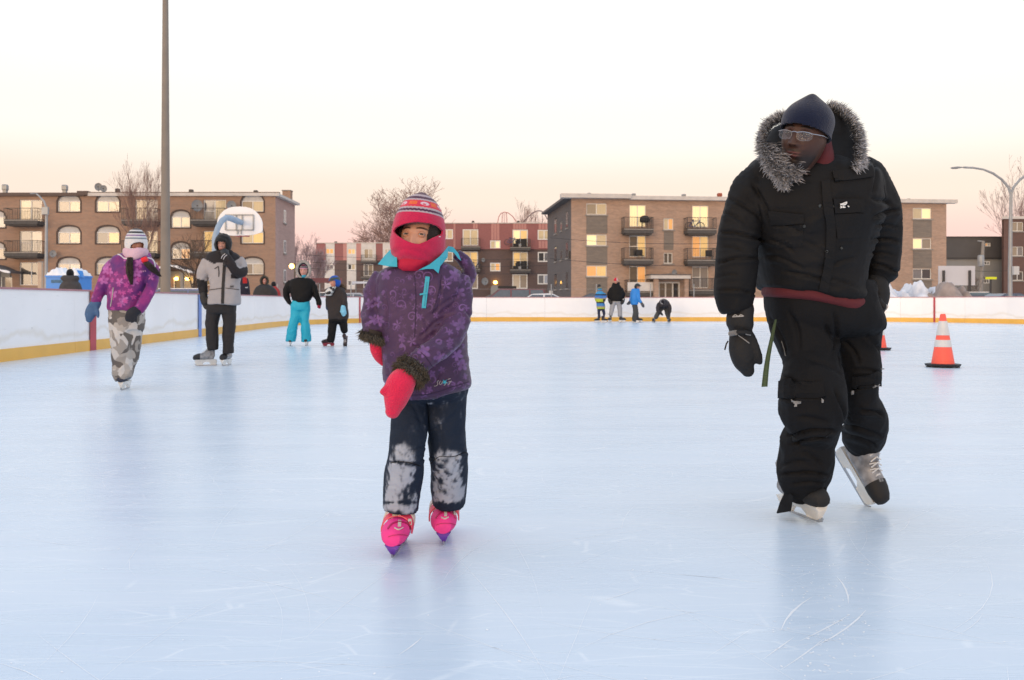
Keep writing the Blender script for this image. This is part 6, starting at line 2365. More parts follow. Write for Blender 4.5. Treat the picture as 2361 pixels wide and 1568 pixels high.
C_TROU = [(520, 700, 770, 700, 0.009, 12), (515, 560, 640, 640, 0.012, 16), (500, 690, 620, 720, 0.010, 14), (560, 930, 850, 900, 0.022, 16), (560, 985, 820, 940, 0.016, 15), (500, 1180, 800, 1175, 0.018, 15), (640, 1030, 760, 1110, 0.010, 18),
          (520, 1120, 660, 1090, 0.010, 16), (840, 640, 910, 860, 0.012, 16), (600, 820, 800, 850, 0.010, 20), (780, 230, 880, 500, 0.014, 18), (840, 150, 830, 420, 0.014, 18), (560, 150, 620, 400, 0.008, 22), (430, 180, 540, 420, 0.008, 18),
          (950, 520, 1130, 540, 0.012, 14), (960, 640, 1110, 610, 0.010, 14), (1000, 770, 1150, 800, 0.018, 15), (880, 860, 1150, 940, 0.014, 15), (900, 920, 1110, 1000, 0.014, 14), (900, 330, 1000, 480, 0.010, 18), (1040, 300, 1120, 400, 0.010, 16),
          (680, 450, 900, 560, 0.008, 22), (560, 1240, 780, 1230, 0.010, 12)]
jk = jacket_like('jacket', child, qc, [
    ('rows', [(545, 440, 690, 0.01, 0.055), (590, 330, 800, 0.01, 0.085), (640, 270, 850, 0.02, 0.105), (720, 262, 868, 0.02, 0.118), (850, 262, 870, 0.03, 0.125), (1000, 285, 872, 0.03, 0.130),
              (1150, 305, 878, 0.03, 0.135), (1300, 318, 885, 0.03, 0.138), (1390, 322, 890, 0.03, 0.138), (1425, 330, 790, 0.03, 0.135), (1468, 345, 640, 0.03, 0.12)]),
    ('tube', [(318, 655, 0.02, 78), (268, 740, 0.02, 82), (246, 850, 0.02, 80), (243, 950, 0.0, 77), (252, 1050, -0.03, 68)]),
    ('tube', [(812, 665, 0.02, 86), (825, 760, 0.0, 88), (818, 880, -0.03, 88), (790, 1000, -0.08, 88), (715, 1105, -0.14, 84), (610, 1185, -0.20, 78), (525, 1250, -0.235, 74)]),
    ('tube', [(800, 500, 0.10, 36), (860, 560, 0.09, 46), (898, 640, 0.06, 42), (880, 720, 0.03, 30)]),
], mj, voxel=0.0055, amp=0.0085, per=0.065, seed=3, sm=4, fine=0.15, creases=C_GIRL)
def snow_mask(X, Y, W):
    sg = lambda t: 1 / (1 + np.exp(-np.clip(t, -40, 40)))
    L_ = X < 590
    cx = np.where(L_, 420 - (Y - 600) * 0.07, 775 - (Y - 700) * 0.01)
    hw = np.where(L_, 105 + (Y - 600) * 0.09, 115 + (Y - 700) * 0.06)
    body_ = sg((Y - np.where(L_, 545, 585)) / 14) * sg((hw - np.abs(X - cx)) / 12) * sg((1.0 * np.where(L_, 1075, 1000) - Y) / 10)
    gap = 1 - 0.75 * np.exp(-((Y - 692 - (X - 430) * 0.12) / 9) ** 2) * L_ - 0.6 * np.exp(-((Y - 1000) / 12) ** 2) * L_
    n_ = fbm(W * np.array([24, 24, 15.0]), 4, 3) + 1.0 * fbm(W * np.array([90, 90, 50.0]), 14, 3)
    dark_side = 0.7 * sg((X - 500) / 15) * L_ * (Y > 700)
    k = sg((n_ * 0.95 + 2.3 * body_ * gap - 1.62 - dark_side - sg((Y - 760) / 20) * 0.25) * 5) * (W[:, 1] < np.where(L_, 3.2, 3.33))
    return np.clip(k, 0, 1) * 0.85


tr = jacket_like('snow_trousers', child, qd, [
    ('rows', [(-120, 300, 925, 0.04, 0.105), (0, 310, 928, 0.04, 0.112), (120, 318, 928, 0.04, 0.113), (170, 345, 905, 0.045, 0.095), (220, 430, 820, 0.05, 0.06)]),
    ('tube', [(470, 120, 0.04, 135), (463, 280, 0.02, 139), (458, 420, 0.0, 138), (450, 540, -0.02, 138), (437, 660, -0.01, 142), (425, 760, 0.02, 156), (410, 900, 0.04, 151), (394, 1055, 0.05, 141)]),
    ('tube', [(765, 120, 0.05, 155), (760, 280, 0.05, 156), (757, 450, 0.06, 150), (770, 600, 0.07, 150), (776, 750, 0.11, 146), (776, 900, 0.15, 140), (773, 1005, 0.17, 132)]),
], M['cloth'], voxel=0.0055, amp=0.0055, per=0.065, seed=9, sm=3, fine=0.2, creases=C_GIRL_T,
    cut=tint_by(qd, lambda X, Y, W: (lambda k: base_col(X, (0.006, 0.014, 0.032)) * (1 - k[:, None]) + np.array((0.42, 0.46, 0.54)) * k[:, None])(
        snow_mask(X, Y, W))))
hc = qc.p(545, 403, -0.02)
hd = Head(hc, 0.86, yaw=-14, pitch=-5, roll=3)
skin_c = (0.54, 0.285, 0.195)
hf = Head(qc.p(557, 424, -0.018), 0.89, yaw=-14, pitch=-5, roll=3)
hf.mesh('body', child, skin_c, res=(170, 150), brow=(0.045, 0.022, 0.016), gaze=14, smile=1.0, chub=0.08, nose=0.75)
for hx in (1, -1):
    hf.shell('hair', child, M['knit'], lambda x, y, z, w: (x * hx > (0.054 if hx > 0 else 0.061)) & (z > -0.05) & (y < 0.03), lambda A, W: np.ones((len(A), 3)) * np.array((0.016, 0.011, 0.010)), rad=(0.080, 0.099, 0.120), off=(0, 0, 0))
opening = [(380, 342), (398, 318), (450, 296), (500, 286), (555, 283), (620, 292), (675, 312), (706, 343), (703, 366), (640, 392), (590, 418), (548, 432), (500, 424), (450, 404), (408, 378), (384, 356)]


def hat_def(A):
    A = A.copy()
    z = A[:, 2]
    up = z > 0
    A[:, 2] = np.where(up, z * 1.27, z)
    lowk = np.clip((-z + 0.01) / 0.06, 0, 1) * np.clip((z + 0.15) / 0.06, 0, 1)
    A[:, 0] *= 1 + 0.075 * lowk
    A[:, 1] = np.where(A[:, 1] < 0, A[:, 1] * (1 + 0.10 * lowk), A[:, 1])
    # small gathered peak and soft dents
    A[:, 2] += 0.006 * np.exp(-((A[:, 0] / 0.02) ** 2 + (A[:, 1] / 0.02) ** 2)) * up
    n_ = fbm(A * 22, 5, 2)
    A *= (1 + 0.012 * n_)[:, None]
    # cloth folds below the nose
    f_ = np.sin((z + 0.4 * A[:, 0] ** 2 * 10) * 150) * np.clip((-z - 0.035) / 0.03, 0, 1) * np.clip((-A[:, 1]) / 0.05, 0, 1)
    A[:, 1] -= 0.0028 * f_
    return A


def hat_col(A, W):
    z, x, y = A[:, 2], A[:, 0], A[:, 1]
    pk, pu, li, rd_ = (0.50, 0.014, 0.070), (0.070, 0.022, 0.055), (0.42, 0.34, 0.38), (0.62, 0.035, 0.05)
    C = np.ones((len(A), 3)) * np.array(pk)
    zz = z + 0.0006 * np.sin(np.arctan2(x, -y) * 40)
    for a, b, c in ((0.172, 0.3, pu), (0.162, 0.172, li), (0.151, 0.162, pu), (0.144, 0.151, li), (0.141, 0.144, rd_), (0.119, 0.141, (0.60, 0.030, 0.075)), (0.115, 0.119, rd_), (0.107, 0.115, li),
                    (0.098, 0.107, pu), (0.0915, 0.098, li)):
        C[(zz >= a) & (zz < b)] = c
    az = np.degrees(np.arctan2(x, -y))
    inb = (z > 0.122) & (z < 0.139)
    o = np.abs((az + 30 + 1) % 61 - 30) < 11
    C[inb & o & (z > 0.1235)] = (0.72, 0.12, 0.03)
    q_ = ((az + 30 - 30) % 61 - 30)
    el = ((q_ / 12.5) ** 2 + ((z - 0.1305) / 0.0078) ** 2) < 1
    dot_ = (((q_ + 2) / 5) ** 2 + ((z - 0.1275) / 0.003) ** 2) < 1
    C[el & ~dot_] = (0.66, 0.50, 0.56)
    # lighter fleece edge
    return C


M['bala'] = M['knit']
hd.shell('balaclava', child, M['knit'], lambda x, y, z, w: ~(in_poly(*to_crop(qc, w), opening) & (w[:, 1] < hc.y + 0.02)), hat_col, rad=(0.103, 0.122, 0.138), off=(0.0, 0.0, 0.006), res=(300, 260), deform=hat_def, thick=0.007)
MB().lathe([(0.0035, 0), (0.004, 0.001), (0.002, 0.003)], tuple(qc.p(690, 385, -0.115)), 10).build('bead', M['arch_white'], child)
nk = jacket_like('neck_warmer', child, qc, [('rows', [(500, 405, 690, -0.02, 0.085), (550, 408, 650, -0.03, 0.082), (590, 412, 600, -0.035, 0.075), (618, 440, 560, -0.035, 0.06)])], M['cloth'], 0.005, 0.004, 0.028, 4,
                  cut=tint_by(qc, lambda X, Y, W: base_col(X, (0.46, 0.010, 0.045))))
sheet('collar', qc, [(372, 452, 0.0), (400, 520, -0.09), (402, 586, -0.085), (340, 582, -0.07), (272, 568, -0.03), (318, 510, -0.01)], M['turq'], child)
sheet('collar', qc, [(748, 446, 0.02), (742, 520, -0.05), (692, 582, -0.085), (680, 630, -0.092), (648, 600, -0.10), (600, 600, -0.105), (545, 608, -0.11), (620, 570, -0.105), (690, 515, -0.08)], M['turq'], child)
sheet('hood_lining', qc, [(748, 446, 0.03), (780, 452, 0.04), (815, 495, 0.04), (834, 545, 0.03), (815, 530, 0.03), (785, 490, 0.03), (745, 482, 0.02)], M['turq'], child)
tb = bvh_world([jk])
sewn_strip('pocket_zip', tb, qc, [(608, 655), (600, 720), (592, 780), (582, 864)], 29, M['turq'], child, 0.001, 0.004)
sewn_strip('zip_pull', tb, qc, [(556, 772), (592, 764), (606, 768)], 10, M['turq'], child, 0.004, 0.004, 3)
sewn_strip('zip_line', tb, qc, [(604, 690), (597, 760), (588, 850)], 4, mat('teal_zip', (0.02, 0.24, 0.33), 0.5, 0), child, 0.006, 0.001)
seam_m = mat('dark_purple_seam', (0.028, 0.012, 0.045), 0.8, 0)
sewn_strip('hem_seam', tb, qc, [(335, 1445), (500, 1452), (640, 1440), (760, 1400), (885, 1362)], 5, seam_m, child, 0.0005, 0.001)
sewn_strip('front_placket', tb, qc, [(520, 640), (528, 800), (525, 950), (520, 1060)], 5, seam_m, child, 0.0005, 0.001)
sewn_strip('shoulder_seam', tb, qc, [(700, 640), (690, 720), (672, 800), (640, 900)], 4, seam_m, child, 0.0005, 0.001)
sewn_strip('cuff_seam', tb, qc, [(560, 1160), (600, 1200), (640, 1260)], 4, seam_m, child, 0.0005, 0.001)
# stitched logo near the hem: pale script with a turquoise star
lg = mat('logo_grey', (0.36, 0.32, 0.32), 0.6, 0)


def script(pts, w, m_, nm='logo_stroke'):
    sewn_strip(nm, tb, qc, pts, w, m_, child, 0.001, 0.001, 4)


def lq(x, y):            # logo close-up (1700,1490, scale 14.756) to the jacket crop
    return ((1700 + x / 14.756 - 1350) * 1.6862, (1490 + y / 14.756 - 720) * 1.6862)


for pts in ([(820, 480), (720, 560), (760, 640), (740, 740), (600, 810), (540, 790)], [(900, 500), (850, 640), (900, 720), (990, 640), (1020, 520)], [(1290, 560), (1180, 720), (1100, 760)],
            [(1380, 560), (1560, 505)], [(1490, 520), (1420, 690), (1340, 700)], [(1340, 420), (1500, 370)]):
    script([lq(*p) for p in pts], 3.6, lg)
script([lq(1080, 580), lq(1250, 560)], 16, M['turq'])
for a in range(5):
    aa = a * 1.2566 + 0.3
    script([lq(1170, 575), lq(1170 + 190 * math.cos(aa), 575 + 170 * math.sin(aa))], [6, 2.5], M['turq'])
# knee darts, trouser hem
tt_ = bvh_world([tr])
sewn_strip('knee_seam', tt_, qd, [(318, 690), (400, 680), (470, 690), (550, 715)], 5, M['black_trouser'], child, 0.0005, 0.001)
sewn_strip('knee_seam', tt_, qd, [(632, 700), (700, 640), (800, 640), (912, 605)], 4, M['black_trouser'], child, 0.0005, 0.001)
# mittens
hand('mitten', child, qc, [[(475, 1320, -0.25, 78), (432, 1365, -0.27, 98), (405, 1430, -0.275, 96), (388, 1500, -0.275, 78), (372, 1560, -0.275, 52)],
                          [(400, 1380, -0.28, 45), (340, 1410, -0.29, 38), (308, 1428, -0.295, 27)]], M['pinkmitt'], voxel=0.005, amp=0.002)
hand('mitten', child, qc, [[(262, 1080, -0.02, 48), (272, 1150, -0.01, 50), (292, 1205, 0.0, 38), (305, 1235, 0.0, 22)]], M['pinkmitt'], voxel=0.006, amp=0.002)


def ring_path(q, c, d1, d2, n=20):
    return [c + d1 * math.cos(2 * math.pi * i / n) + d2 * math.sin(2 * math.pi * i / n) for i in range(n + 1)]


c_ = qc.p(500, 1290, -0.245)
ax_ = (qc.p(440, 1360, -0.27) - qc.p(560, 1215, -0.22)).normalized()
s1 = ax_.orthogonal().normalized()
s2 = ax_.cross(s1)
rr_ = qc.r(84)
for k_, (sft, seed) in enumerate(((-0.012, 1), (0.012, 2), (0.0, 3))):
    fur('fur_cuff', ring_path(qc, c_ + ax_ * sft, s1 * rr_, s2 * rr_), M['fur'], child, 2300, 0.017, 0.005, lambda f, p: (p - c_).normalized() * 0.8 + ax_ * 0.8, 0.0011, seed, (0.14, 0.115, 0.08), (0.012, 0.010, 0.008), 0.25, 0.7) if k_ < 2 else None
c2_ = qc.p(247, 1052, -0.03)
fur('fur_cuff', ring_path(qc, c2_, Vector((qc.r(64), 0, -qc.r(22))), Vector((0, qc.r(64), 0.0))), M['fur'], child, 2600, 0.022, 0.005, lambda f, p: (p - c2_).normalized() * 0.45 + Vector((0, 0, -1.0)), 0.0011, 5, (0.14, 0.115, 0.08), (0.012, 0.010, 0.008), 0.25, 0.7)
MB().tube([c_ - ax_ * 0.02, c_ + ax_ * 0.02], rr_ * 0.96, 20).build('cuff_band', mat('dark_fur_base', (0.03, 0.022, 0.018), 0.9, 0.2, 30), child, sm=50)
MB().tube([c2_ + Vector((0.006, 0, 0.02)), c2_ - Vector((0.004, 0, 0.012))], qc.r(62), 20).build('cuff_band', mat('dark_fur_base', (0.03, 0.022, 0.018), 0.9, 0.2, 30), child, sm=50)
pk_ = dict(boot=(0.78, 0.035, 0.24), cap=(0.80, 0.04, 0.26), holder=(0.13, 0.04, 0.38), blade=(0.45, 0.45, 0.5))
st_ = [(0.060, 0.128, 0.0520, (0.72, 0.05, 0.12), 0.012), (0.030, 0.150, 0.0520, (0.62, 0.55, 0.50), 0.010)]
s_ = skate(child, qd, 388, 1395, 0.06, (-0.08, -1, 0), (0.04, 0, 1), 0.90, straps=st_, ground=True, low=0.62, wide=1.10, shaft=0.12, **pk_)
s_['label'] = 'bright pink plastic skate on a purple blade holder'
s_ = skate(child, qd, 748, 1295, 0.23, (0.03, -1, 0), (-0.03, 0, 1), 0.90, straps=st_, ground=True, low=0.62, wide=1.10, shaft=0.12, **pk_)
s_['label'] = 'bright pink plastic skate on a purple blade holder'

kids_skates = [o for o in child.children if o.name.startswith('skate')]
cream = mat('cream_plastic', (0.62, 0.57, 0.50), 0.5, 0.1)
deep = mat('deep_pink_line', (0.42, 0.01, 0.10), 0.5, 0.1)
for sk_, cx_, y0_, kk in ((kids_skates[0], 388, 1150, 1.0), (kids_skates[1], 750, 1075, 0.85)):
    ts = bvh_world([sk_] + list(sk_.children))
    for pts, w, m_ in (([(cx_, y0_ - 8), (cx_ - 2, y0_ + 40 * kk)], 24 * kk, cream), ([(cx_ - 40 * kk, y0_ + 50 * kk), (cx_ - 8, y0_ + 64 * kk), (cx_ + 26 * kk, y0_ + 48 * kk)], 7, cream),
                       ([(cx_ - 92 * kk, y0_ + 60 * kk), (cx_ - 60 * kk, y0_ + 20 * kk), (cx_, y0_ + 2), (cx_ + 60 * kk, y0_ + 18 * kk), (cx_ + 92 * kk, y0_ + 60 * kk)], 9, deep),
                       ([(cx_ - 88 * kk, y0_ + 120 * kk), (cx_ - 40 * kk, y0_ + 105 * kk), (cx_ + 40 * kk, y0_ + 105 * kk), (cx_ + 88 * kk, y0_ + 118 * kk)], 4, deep),
                       ([(cx_ - 55 * kk, y0_ - 62 * kk), (cx_ + 10 * kk, y0_ - 66 * kk)], 34 * kk, cream), ([(cx_ + 78 * kk, y0_ - 20), (cx_ + 84 * kk, y0_ + 28 * kk)], 22 * kk, cream)):
        st__ = sewn_strip('boot_trim', ts, qd, pts, w, m_, child, 0.001, 0.002, 5)
        if st__:
            st__.parent = sk_

# ---------------------------------------------------------------- tall man
qm = Crop(2800, 320, 1.6856, 3.6)
qn = Crop(2800, 1150, 1.5678, 3.6)
man = person(qn, 'tall man in black coat with fur trimmed hood and navy beanie at the right', 800, 1000)
coat = jacket_like('coat', man, qm, [
    ('rows', [(545, 600, 1010, -0.10, 0.10), (600, 440, 1170, -0.10, 0.15), (680, 345, 1215, -0.09, 0.18), (800, 300, 1210, -0.07, 0.21), (950, 330, 1190, -0.05, 0.22), (1100, 365, 1140, -0.02, 0.215), (1250, 385, 1110, 0.0, 0.205),
              (1350, 408, 1100, 0.01, 0.20), (1400, 425, 1095, 0.01, 0.195), (1435, 620, 1095, 0.01, 0.19), (1478, 830, 1060, 0.01, 0.17)]),
    ('tube', [(410, 640, -0.10, 112), (348, 740, -0.10, 136), (298, 870, -0.10, 142), (262, 1010, -0.11, 136), (254, 1150, -0.11, 134), (246, 1300, -0.12, 131), (238, 1420, -0.12, 131), (240, 1500, -0.12, 118), (248, 1555, -0.12, 98)]),
    ('tube', [(1070, 570, -0.09, 92), (1128, 650, -0.08, 122), (1168, 740, -0.06, 140), (1195, 870, -0.02, 150), (1214, 1010, 0.01, 133), (1212, 1150, 0.04, 131), (1206, 1270, 0.06, 131), (1200, 1345, 0.07, 105)]),
    ('ball', (440, 610, -0.10, 120, 95, 0.11)), ('ball', (1050, 610, -0.08, 110, 95, 0.11)),
    ('tube', [(1195, 1340, 0.07, 78), (1200, 1420, 0.06, 68), (1205, 1490, 0.05, 62)]),
], M['black_cloth'], voxel=0.008, amp=0.013, per=0.13, seed=12, sm=4, fine=0.08, creases=C_COAT)
hood = jacket_like('hood', man, qm, [
    ('rows', [(215, 790, 930, 0.02, 0.06), (260, 640, 990, 0.02, 0.09), (330, 480, 1040, 0.01, 0.11), (430, 435, 1062, -0.01, 0.12), (520, 450, 1065, -0.05, 0.12), (600, 500, 1075, -0.09, 0.11), (650, 560, 1060, -0.12, 0.09)]),
    ('tube', [(440, 430, -0.10, 45), (455, 520, -0.16, 50), (505, 600, -0.22, 52), (560, 650, -0.24, 40)]),
    ('tube', [(1040, 400, -0.08, 40), (1050, 500, -0.14, 52), (1030, 580, -0.20, 60), (960, 620, -0.24, 48), (900, 640, -0.22, 30)]),
], M['black_cloth'], voxel=0.009, amp=0.006, per=0.08, seed=22, sm=3, fine=0.08)
shirt = jacket_like('sweater', man, qm, [
    ('rows', [(1330, 420, 1085, 0.01, 0.178), (1400, 432, 1092, 0.01, 0.180), (1462, 445, 1098, 0.01, 0.180), (1500, 640, 1090, 0.01, 0.178), (1545, 830, 1040, 0.01, 0.16)]),
], M['maroon'], voxel=0.009, amp=0.004, per=0.07, seed=31, sm=3)
jacket_like('sweater_collar', man, qm, [('tube', [(800, 420, -0.16, 80), (812, 500, -0.18, 88), (815, 580, -0.20, 92), (820, 650, -0.20, 70)])], M['maroon'], voxel=0.009, amp=0.004, per=0.05, seed=32, sm=3)
pants = jacket_like('trousers', man, qn, [
    ('rows', [(-40, 425, 1075, 0.02, 0.165), (60, 418, 1090, 0.02, 0.17), (160, 428, 1120, 0.02, 0.172), (250, 465, 1135, 0.03, 0.155), (300, 620, 1060, 0.03, 0.09)]),
    ('tube', [(620, 180, 0.0, 185), (640, 260, 0.0, 190), (672, 360, -0.02, 180), (700, 470, -0.05, 176), (706, 590, -0.08, 200), (708, 700, -0.09, 206), (710, 800, -0.07, 196), (712, 895, -0.02, 155), (678, 965, 0.0, 160), (660, 1080, 0.02, 162), (648, 1175, 0.04, 156), (655, 1235, 0.06, 134), (672, 1290, 0.07, 112)]),
    ('tube', [(960, 200, 0.04, 165), (985, 290, 0.04, 150), (995, 390, 0.04, 128), (1008, 500, 0.03, 130), (1008, 610, 0.03, 110), (1012, 720, 0.06, 104), (1030, 800, 0.12, 126), (1036, 880, 0.2, 130), (1010, 950, 0.27, 122), (968, 1000, 0.31, 80)]),
], M['black_trouser'], voxel=0.008, amp=0.011, per=0.10, seed=41, sm=3, fine=0.1, creases=C_TROU)
sheet('trouser_flap', qn, [(545, 1265, 0.02), (585, 1310, -0.03), (572, 1402, -0.02), (530, 1410, 0.0), (484, 1418, 0.03), (505, 1350, 0.05)], M['black_trouser'], man, 0.01)
sheet('trouser_flap', qn, [(745, 1200, -0.02), (780, 1235, -0.03), (797, 1290, -0.03), (795, 1345, 0.0), (820, 1352, 0.01), (790, 1362, 0.01), (770, 1300, -0.02)], M['black_trouser'], man, 0.01)
# head
hm = Head(qm.p(700, 410, -0.27), 1.0, yaw=-36, pitch=12, roll=15)
skin_m = (0.062, 0.028, 0.019)
hm.mesh('body', man, skin_m, res=(190, 170), brow=(0.010, 0.007, 0.006), nw=0.85, nn=1, sclera=(0.09, 0.08, 0.075), beard=0.85, lip=(0.12, 0.042, 0.040), smile=0.3)


def beanie(A):
    A = A.copy()
    z = A[:, 2].copy()
    A[:, 2] = np.where(z > 0.02, 0.02 + (z - 0.02) * 1.20, z)
    k = np.clip((A[:, 2] - 0.03) / 0.13, 0, 1)
    A[:, 0] *= 1 + 0.20 * np.sin(np.pi * k ** 1.3)
    A[:, 1] = A[:, 1] * (1 + 0.16 * np.sin(np.pi * k ** 1.3)) + 0.010 * k
    A[:, 2] += 0.012 * np.exp(-((A[:, 0] / 0.022) ** 2 + (A[:, 1] / 0.03) ** 2)) * (A[:, 2] > 0.1)
    A *= (1 + 0.014 * fbm(A * 16, 3, 2))[:, None]
    return A


hm.shell('beanie', man, M['knit'], lambda x, y, z, w: z > 0.050 - 0.26 * (y + 0.09) + 0.012 * (np.abs(x) < 0.05) * 0, lambda A, W: np.ones((len(A), 3)) * np.array((0.0042, 0.0080, 0.028)),
         rad=(0.087, 0.108, 0.128), off=(0, 0.004, 0.006), res=(160, 130), deform=beanie)
# glasses in the head frame
gm = mat('silver_glasses', (0.36, 0.37, 0.40), 0.25, 0, metal=0.7)
gl = bpy.data.materials.new('spectacle_lens')
gl.use_nodes = True
gb = gl.node_tree.nodes['Principled BSDF']
gb.inputs['Base Color'].default_value = (0.25, 0.28, 0.33, 1)
gb.inputs['Alpha'].default_value = 0.10
gb.inputs['Specular IOR Level'].default_value = 0.2
gb.inputs['Roughness'].default_value = 0.05


def HP(x, y, z):
    return Vector(hm.w([[x, y, z]])[0])


fr_ = MB()
for sx in (-1, 1):
    top = [HP(sx * (0.010 + 0.050 * t), -0.103 + 0.014 * t * t, 0.026 - 0.004 * (2 * t - 1) ** 2) for t in np.linspace(0, 1, 9)]
    fr_.tube(top, 0.0015, 6)
    side = [HP(sx * 0.060, -0.089, 0.022), HP(sx * 0.062, -0.090, 0.010), HP(sx * 0.058, -0.092, 0.002)]
    fr_.tube([HP(sx * 0.060, -0.089, 0.022), HP(sx * 0.070, -0.078, 0.022), HP(sx * 0.0825, -0.04, 0.022), HP(sx * 0.0835, 0.01, 0.018)], 0.0014, 6)
fr_.tube([HP(-0.010, -0.103, 0.022), HP(0, -0.107, 0.024), HP(0.010, -0.103, 0.022)], 0.0015, 6)
fo = fr_.build('glasses', gm, man, sm=50)
for sx in (-1, 1):
    le = MB()
    ring = [(0.010, 0.022), (0.035, 0.026), (0.060, 0.022), (0.061, 0.006), (0.052, -0.003), (0.030, -0.006), (0.014, -0.002), (0.009, 0.008)]
    f_ = lambda x: -0.103 + 0.014 * ((x - 0.01) / 0.05) ** 2
    le.rings([[HP(sx * x, f_(x) + e, z) for x, z in ring] for e in (0, 0.0012)])
    le.build('lens', gl, fo)
    fr2 = MB().tube([HP(sx * x, f_(x), z) for x, z in ring[2:] + ring[:1]], 0.0004, 5)
    fr2.build('lower_rim', gm, fo)
# fur round the hood
LP_ = [(575, 255, -0.06), (520, 275, -0.10), (462, 318, -0.15), (424, 400, -0.20), (432, 480, -0.24), (462, 555, -0.28), (512, 622, -0.30), (556, 668, -0.31), (572, 705, -0.30)]
RP_ = [(872, 190, -0.04), (920, 208, -0.06), (975, 245, -0.09), (1030, 315, -0.13), (1058, 400, -0.17), (1062, 480, -0.21), (1070, 545, -0.24), (1040, 578, -0.27)]
hoodc = qm.p(745, 430, -0.15)
for path, seed, n_ in ((LP_, 3, 5200), (RP_, 7, 5200)):
    pts = [qm.p(*p) for p in catmull(path, 4)]
    fur('fur_trim', pts, M['fur'], man, n_, 0.029, 0.0065, lambda f, p: (p - hoodc).normalized() + Vector((0, -0.35, -0.25 * f)), 0.0010, seed, (0.74, 0.75, 0.80), (0.004, 0.004, 0.005), 0.15, 0.97)
pts = [qm.p(*p) for p in catmull([(470, 470, -0.30), (510, 540, -0.33), (560, 600, -0.34), (600, 640, -0.33), (640, 625, -0.33)], 4)]
fur('fur_trim', pts, M['fur'], man, 900, 0.035, 0.012, lambda f, p: Vector((0.3, -0.8, 0.1)), 0.0013, 11, (0.5, 0.47, 0.47), (0.012, 0.012, 0.013), 0.5, 0.8)
cb = bvh_world([coat, hood])
flapm = M['black_cloth']
sewn_patch('pocket_flap', cb, qm, [(895, 800), (1100, 800), (1105, 890), (905, 898)], flapm, man, 0.004, 0.004)
sewn_patch('chest_pocket', cb, qm, [(905, 905), (1100, 898), (1085, 1060), (925, 1070)], flapm, man, 0.001, 0.003)
sewn_patch('pocket_flap', cb, qm, [(470, 880), (700, 905), (700, 965), (480, 975)], flapm, man, 0.004, 0.004)
sewn_patch('chest_pocket', cb, qm, [(490, 985), (700, 975), (690, 1120), (520, 1130)], flapm, man, 0.001, 0.003)
sewn_patch('collar_flap', cb, qm, [(890, 620), (1150, 590), (1160, 655), (905, 690)], flapm, man, 0.006, 0.005)
sewn_strip('front_placket', cb, qm, [(845, 680), (860, 850), (880, 1000), (870, 1200), (830, 1420)], 62, flapm, man, 0.003, 0.004)
for (x, y, r, mm) in ((992, 636, 13, 'silver'), (1085, 622, 11, 'silver'), (808, 850, 11, 'dull_metal'), (1069, 849, 12, 'dull_metal'), (895, 849, 9, 'dull_metal'), (607, 942, 12, 'dull_metal'), (854, 1153, 10, 'dull_metal'),
                      (952, 1132, 9, 'dull_metal'), (818, 1450, 9, 'dull_metal'), (703, 985, 10, 'dull_metal')):
    button('snap', cb, qm, x, y, r, M[mm], man)
# white chest badge: a block of little strokes
wm = mat('badge_white', (0.75, 0.75, 0.73), 0.6, 0)
sewn_patch('badge', cb, qm, [(930, 832), (985, 822), (998, 855), (935, 862)], M['black_trouser'], man, 0.010, 0.002, 3)
for pts in ([(934, 834), (950, 832), (980, 822)], [(936, 843), (945, 856), (935, 860)], [(950, 838), (968, 836), (978, 828)], [(950, 850), (962, 846), (952, 858), (970, 856)], [(985, 846), (994, 855)], [(940, 850), (948, 846)]):
    sewn_strip('badge_stroke', cb, qm, pts, 6, wm, man, 0.014, 0.001, 3)
# gloves
gv = mat('black_glove', (0.0045, 0.005, 0.0062), 0.75, 0.2, 10, bump=0.3, bs=40)
hand('glove', man, qn, [[(262, 140, -0.12, 78), (250, 190, -0.12, 84), (250, 240, -0.12, 84), (246, 272, -0.12, 66)], [(248, 270, -0.12, 64), (255, 330, -0.12, 74), (262, 400, -0.12, 80), (278, 470, -0.12, 67), (300, 520, -0.12, 42)],
                         [(318, 300, -0.13, 26), (340, 370, -0.14, 31), (362, 430, -0.14, 28), (373, 468, -0.14, 19)]], gv, voxel=0.006, amp=0.002)
MB().tube([qn.p(188, 290, -0.155), qn.p(230, 281, -0.185), qn.p(280, 280, -0.19), qn.p(316, 290, -0.165)], 0.009, 8).build('glove_strap', gv, man, sm=50)
MB().tube([qn.p(190, 290, -0.165), qn.p(225, 283, -0.193)], 0.0105, 8).build('buckle', M['silver'] if False else mat('grey_rubber', (0.16, 0.15, 0.14), 0.5, 0.1), man, sm=50)
gbv = bvh_world([o for o in man.children if o.name.startswith('glove')])
sewn_strip('glove_piping', gbv, qn, [(240, 300), (275, 325), (308, 350)], 5, mat('grey_piping', (0.25, 0.25, 0.25), 0.6, 0), man, 0.001, 0.001)
sewn_strip('glove_piping', gbv, qn, [(285, 292), (318, 298)], 4, mat('grey_piping', (0.25, 0.25, 0.25), 0.6, 0), man, 0.001, 0.001)
for pts in ([(205, 186), (222, 172), (240, 184)], [(240, 184), (255, 172), (274, 181)], [(210, 184), (268, 181)]):
    sewn_strip('glove_mark', gbv, qn, pts, 6, mat('grey_print', (0.33, 0.33, 0.33), 0.6, 0), man, 0.001, 0.001)
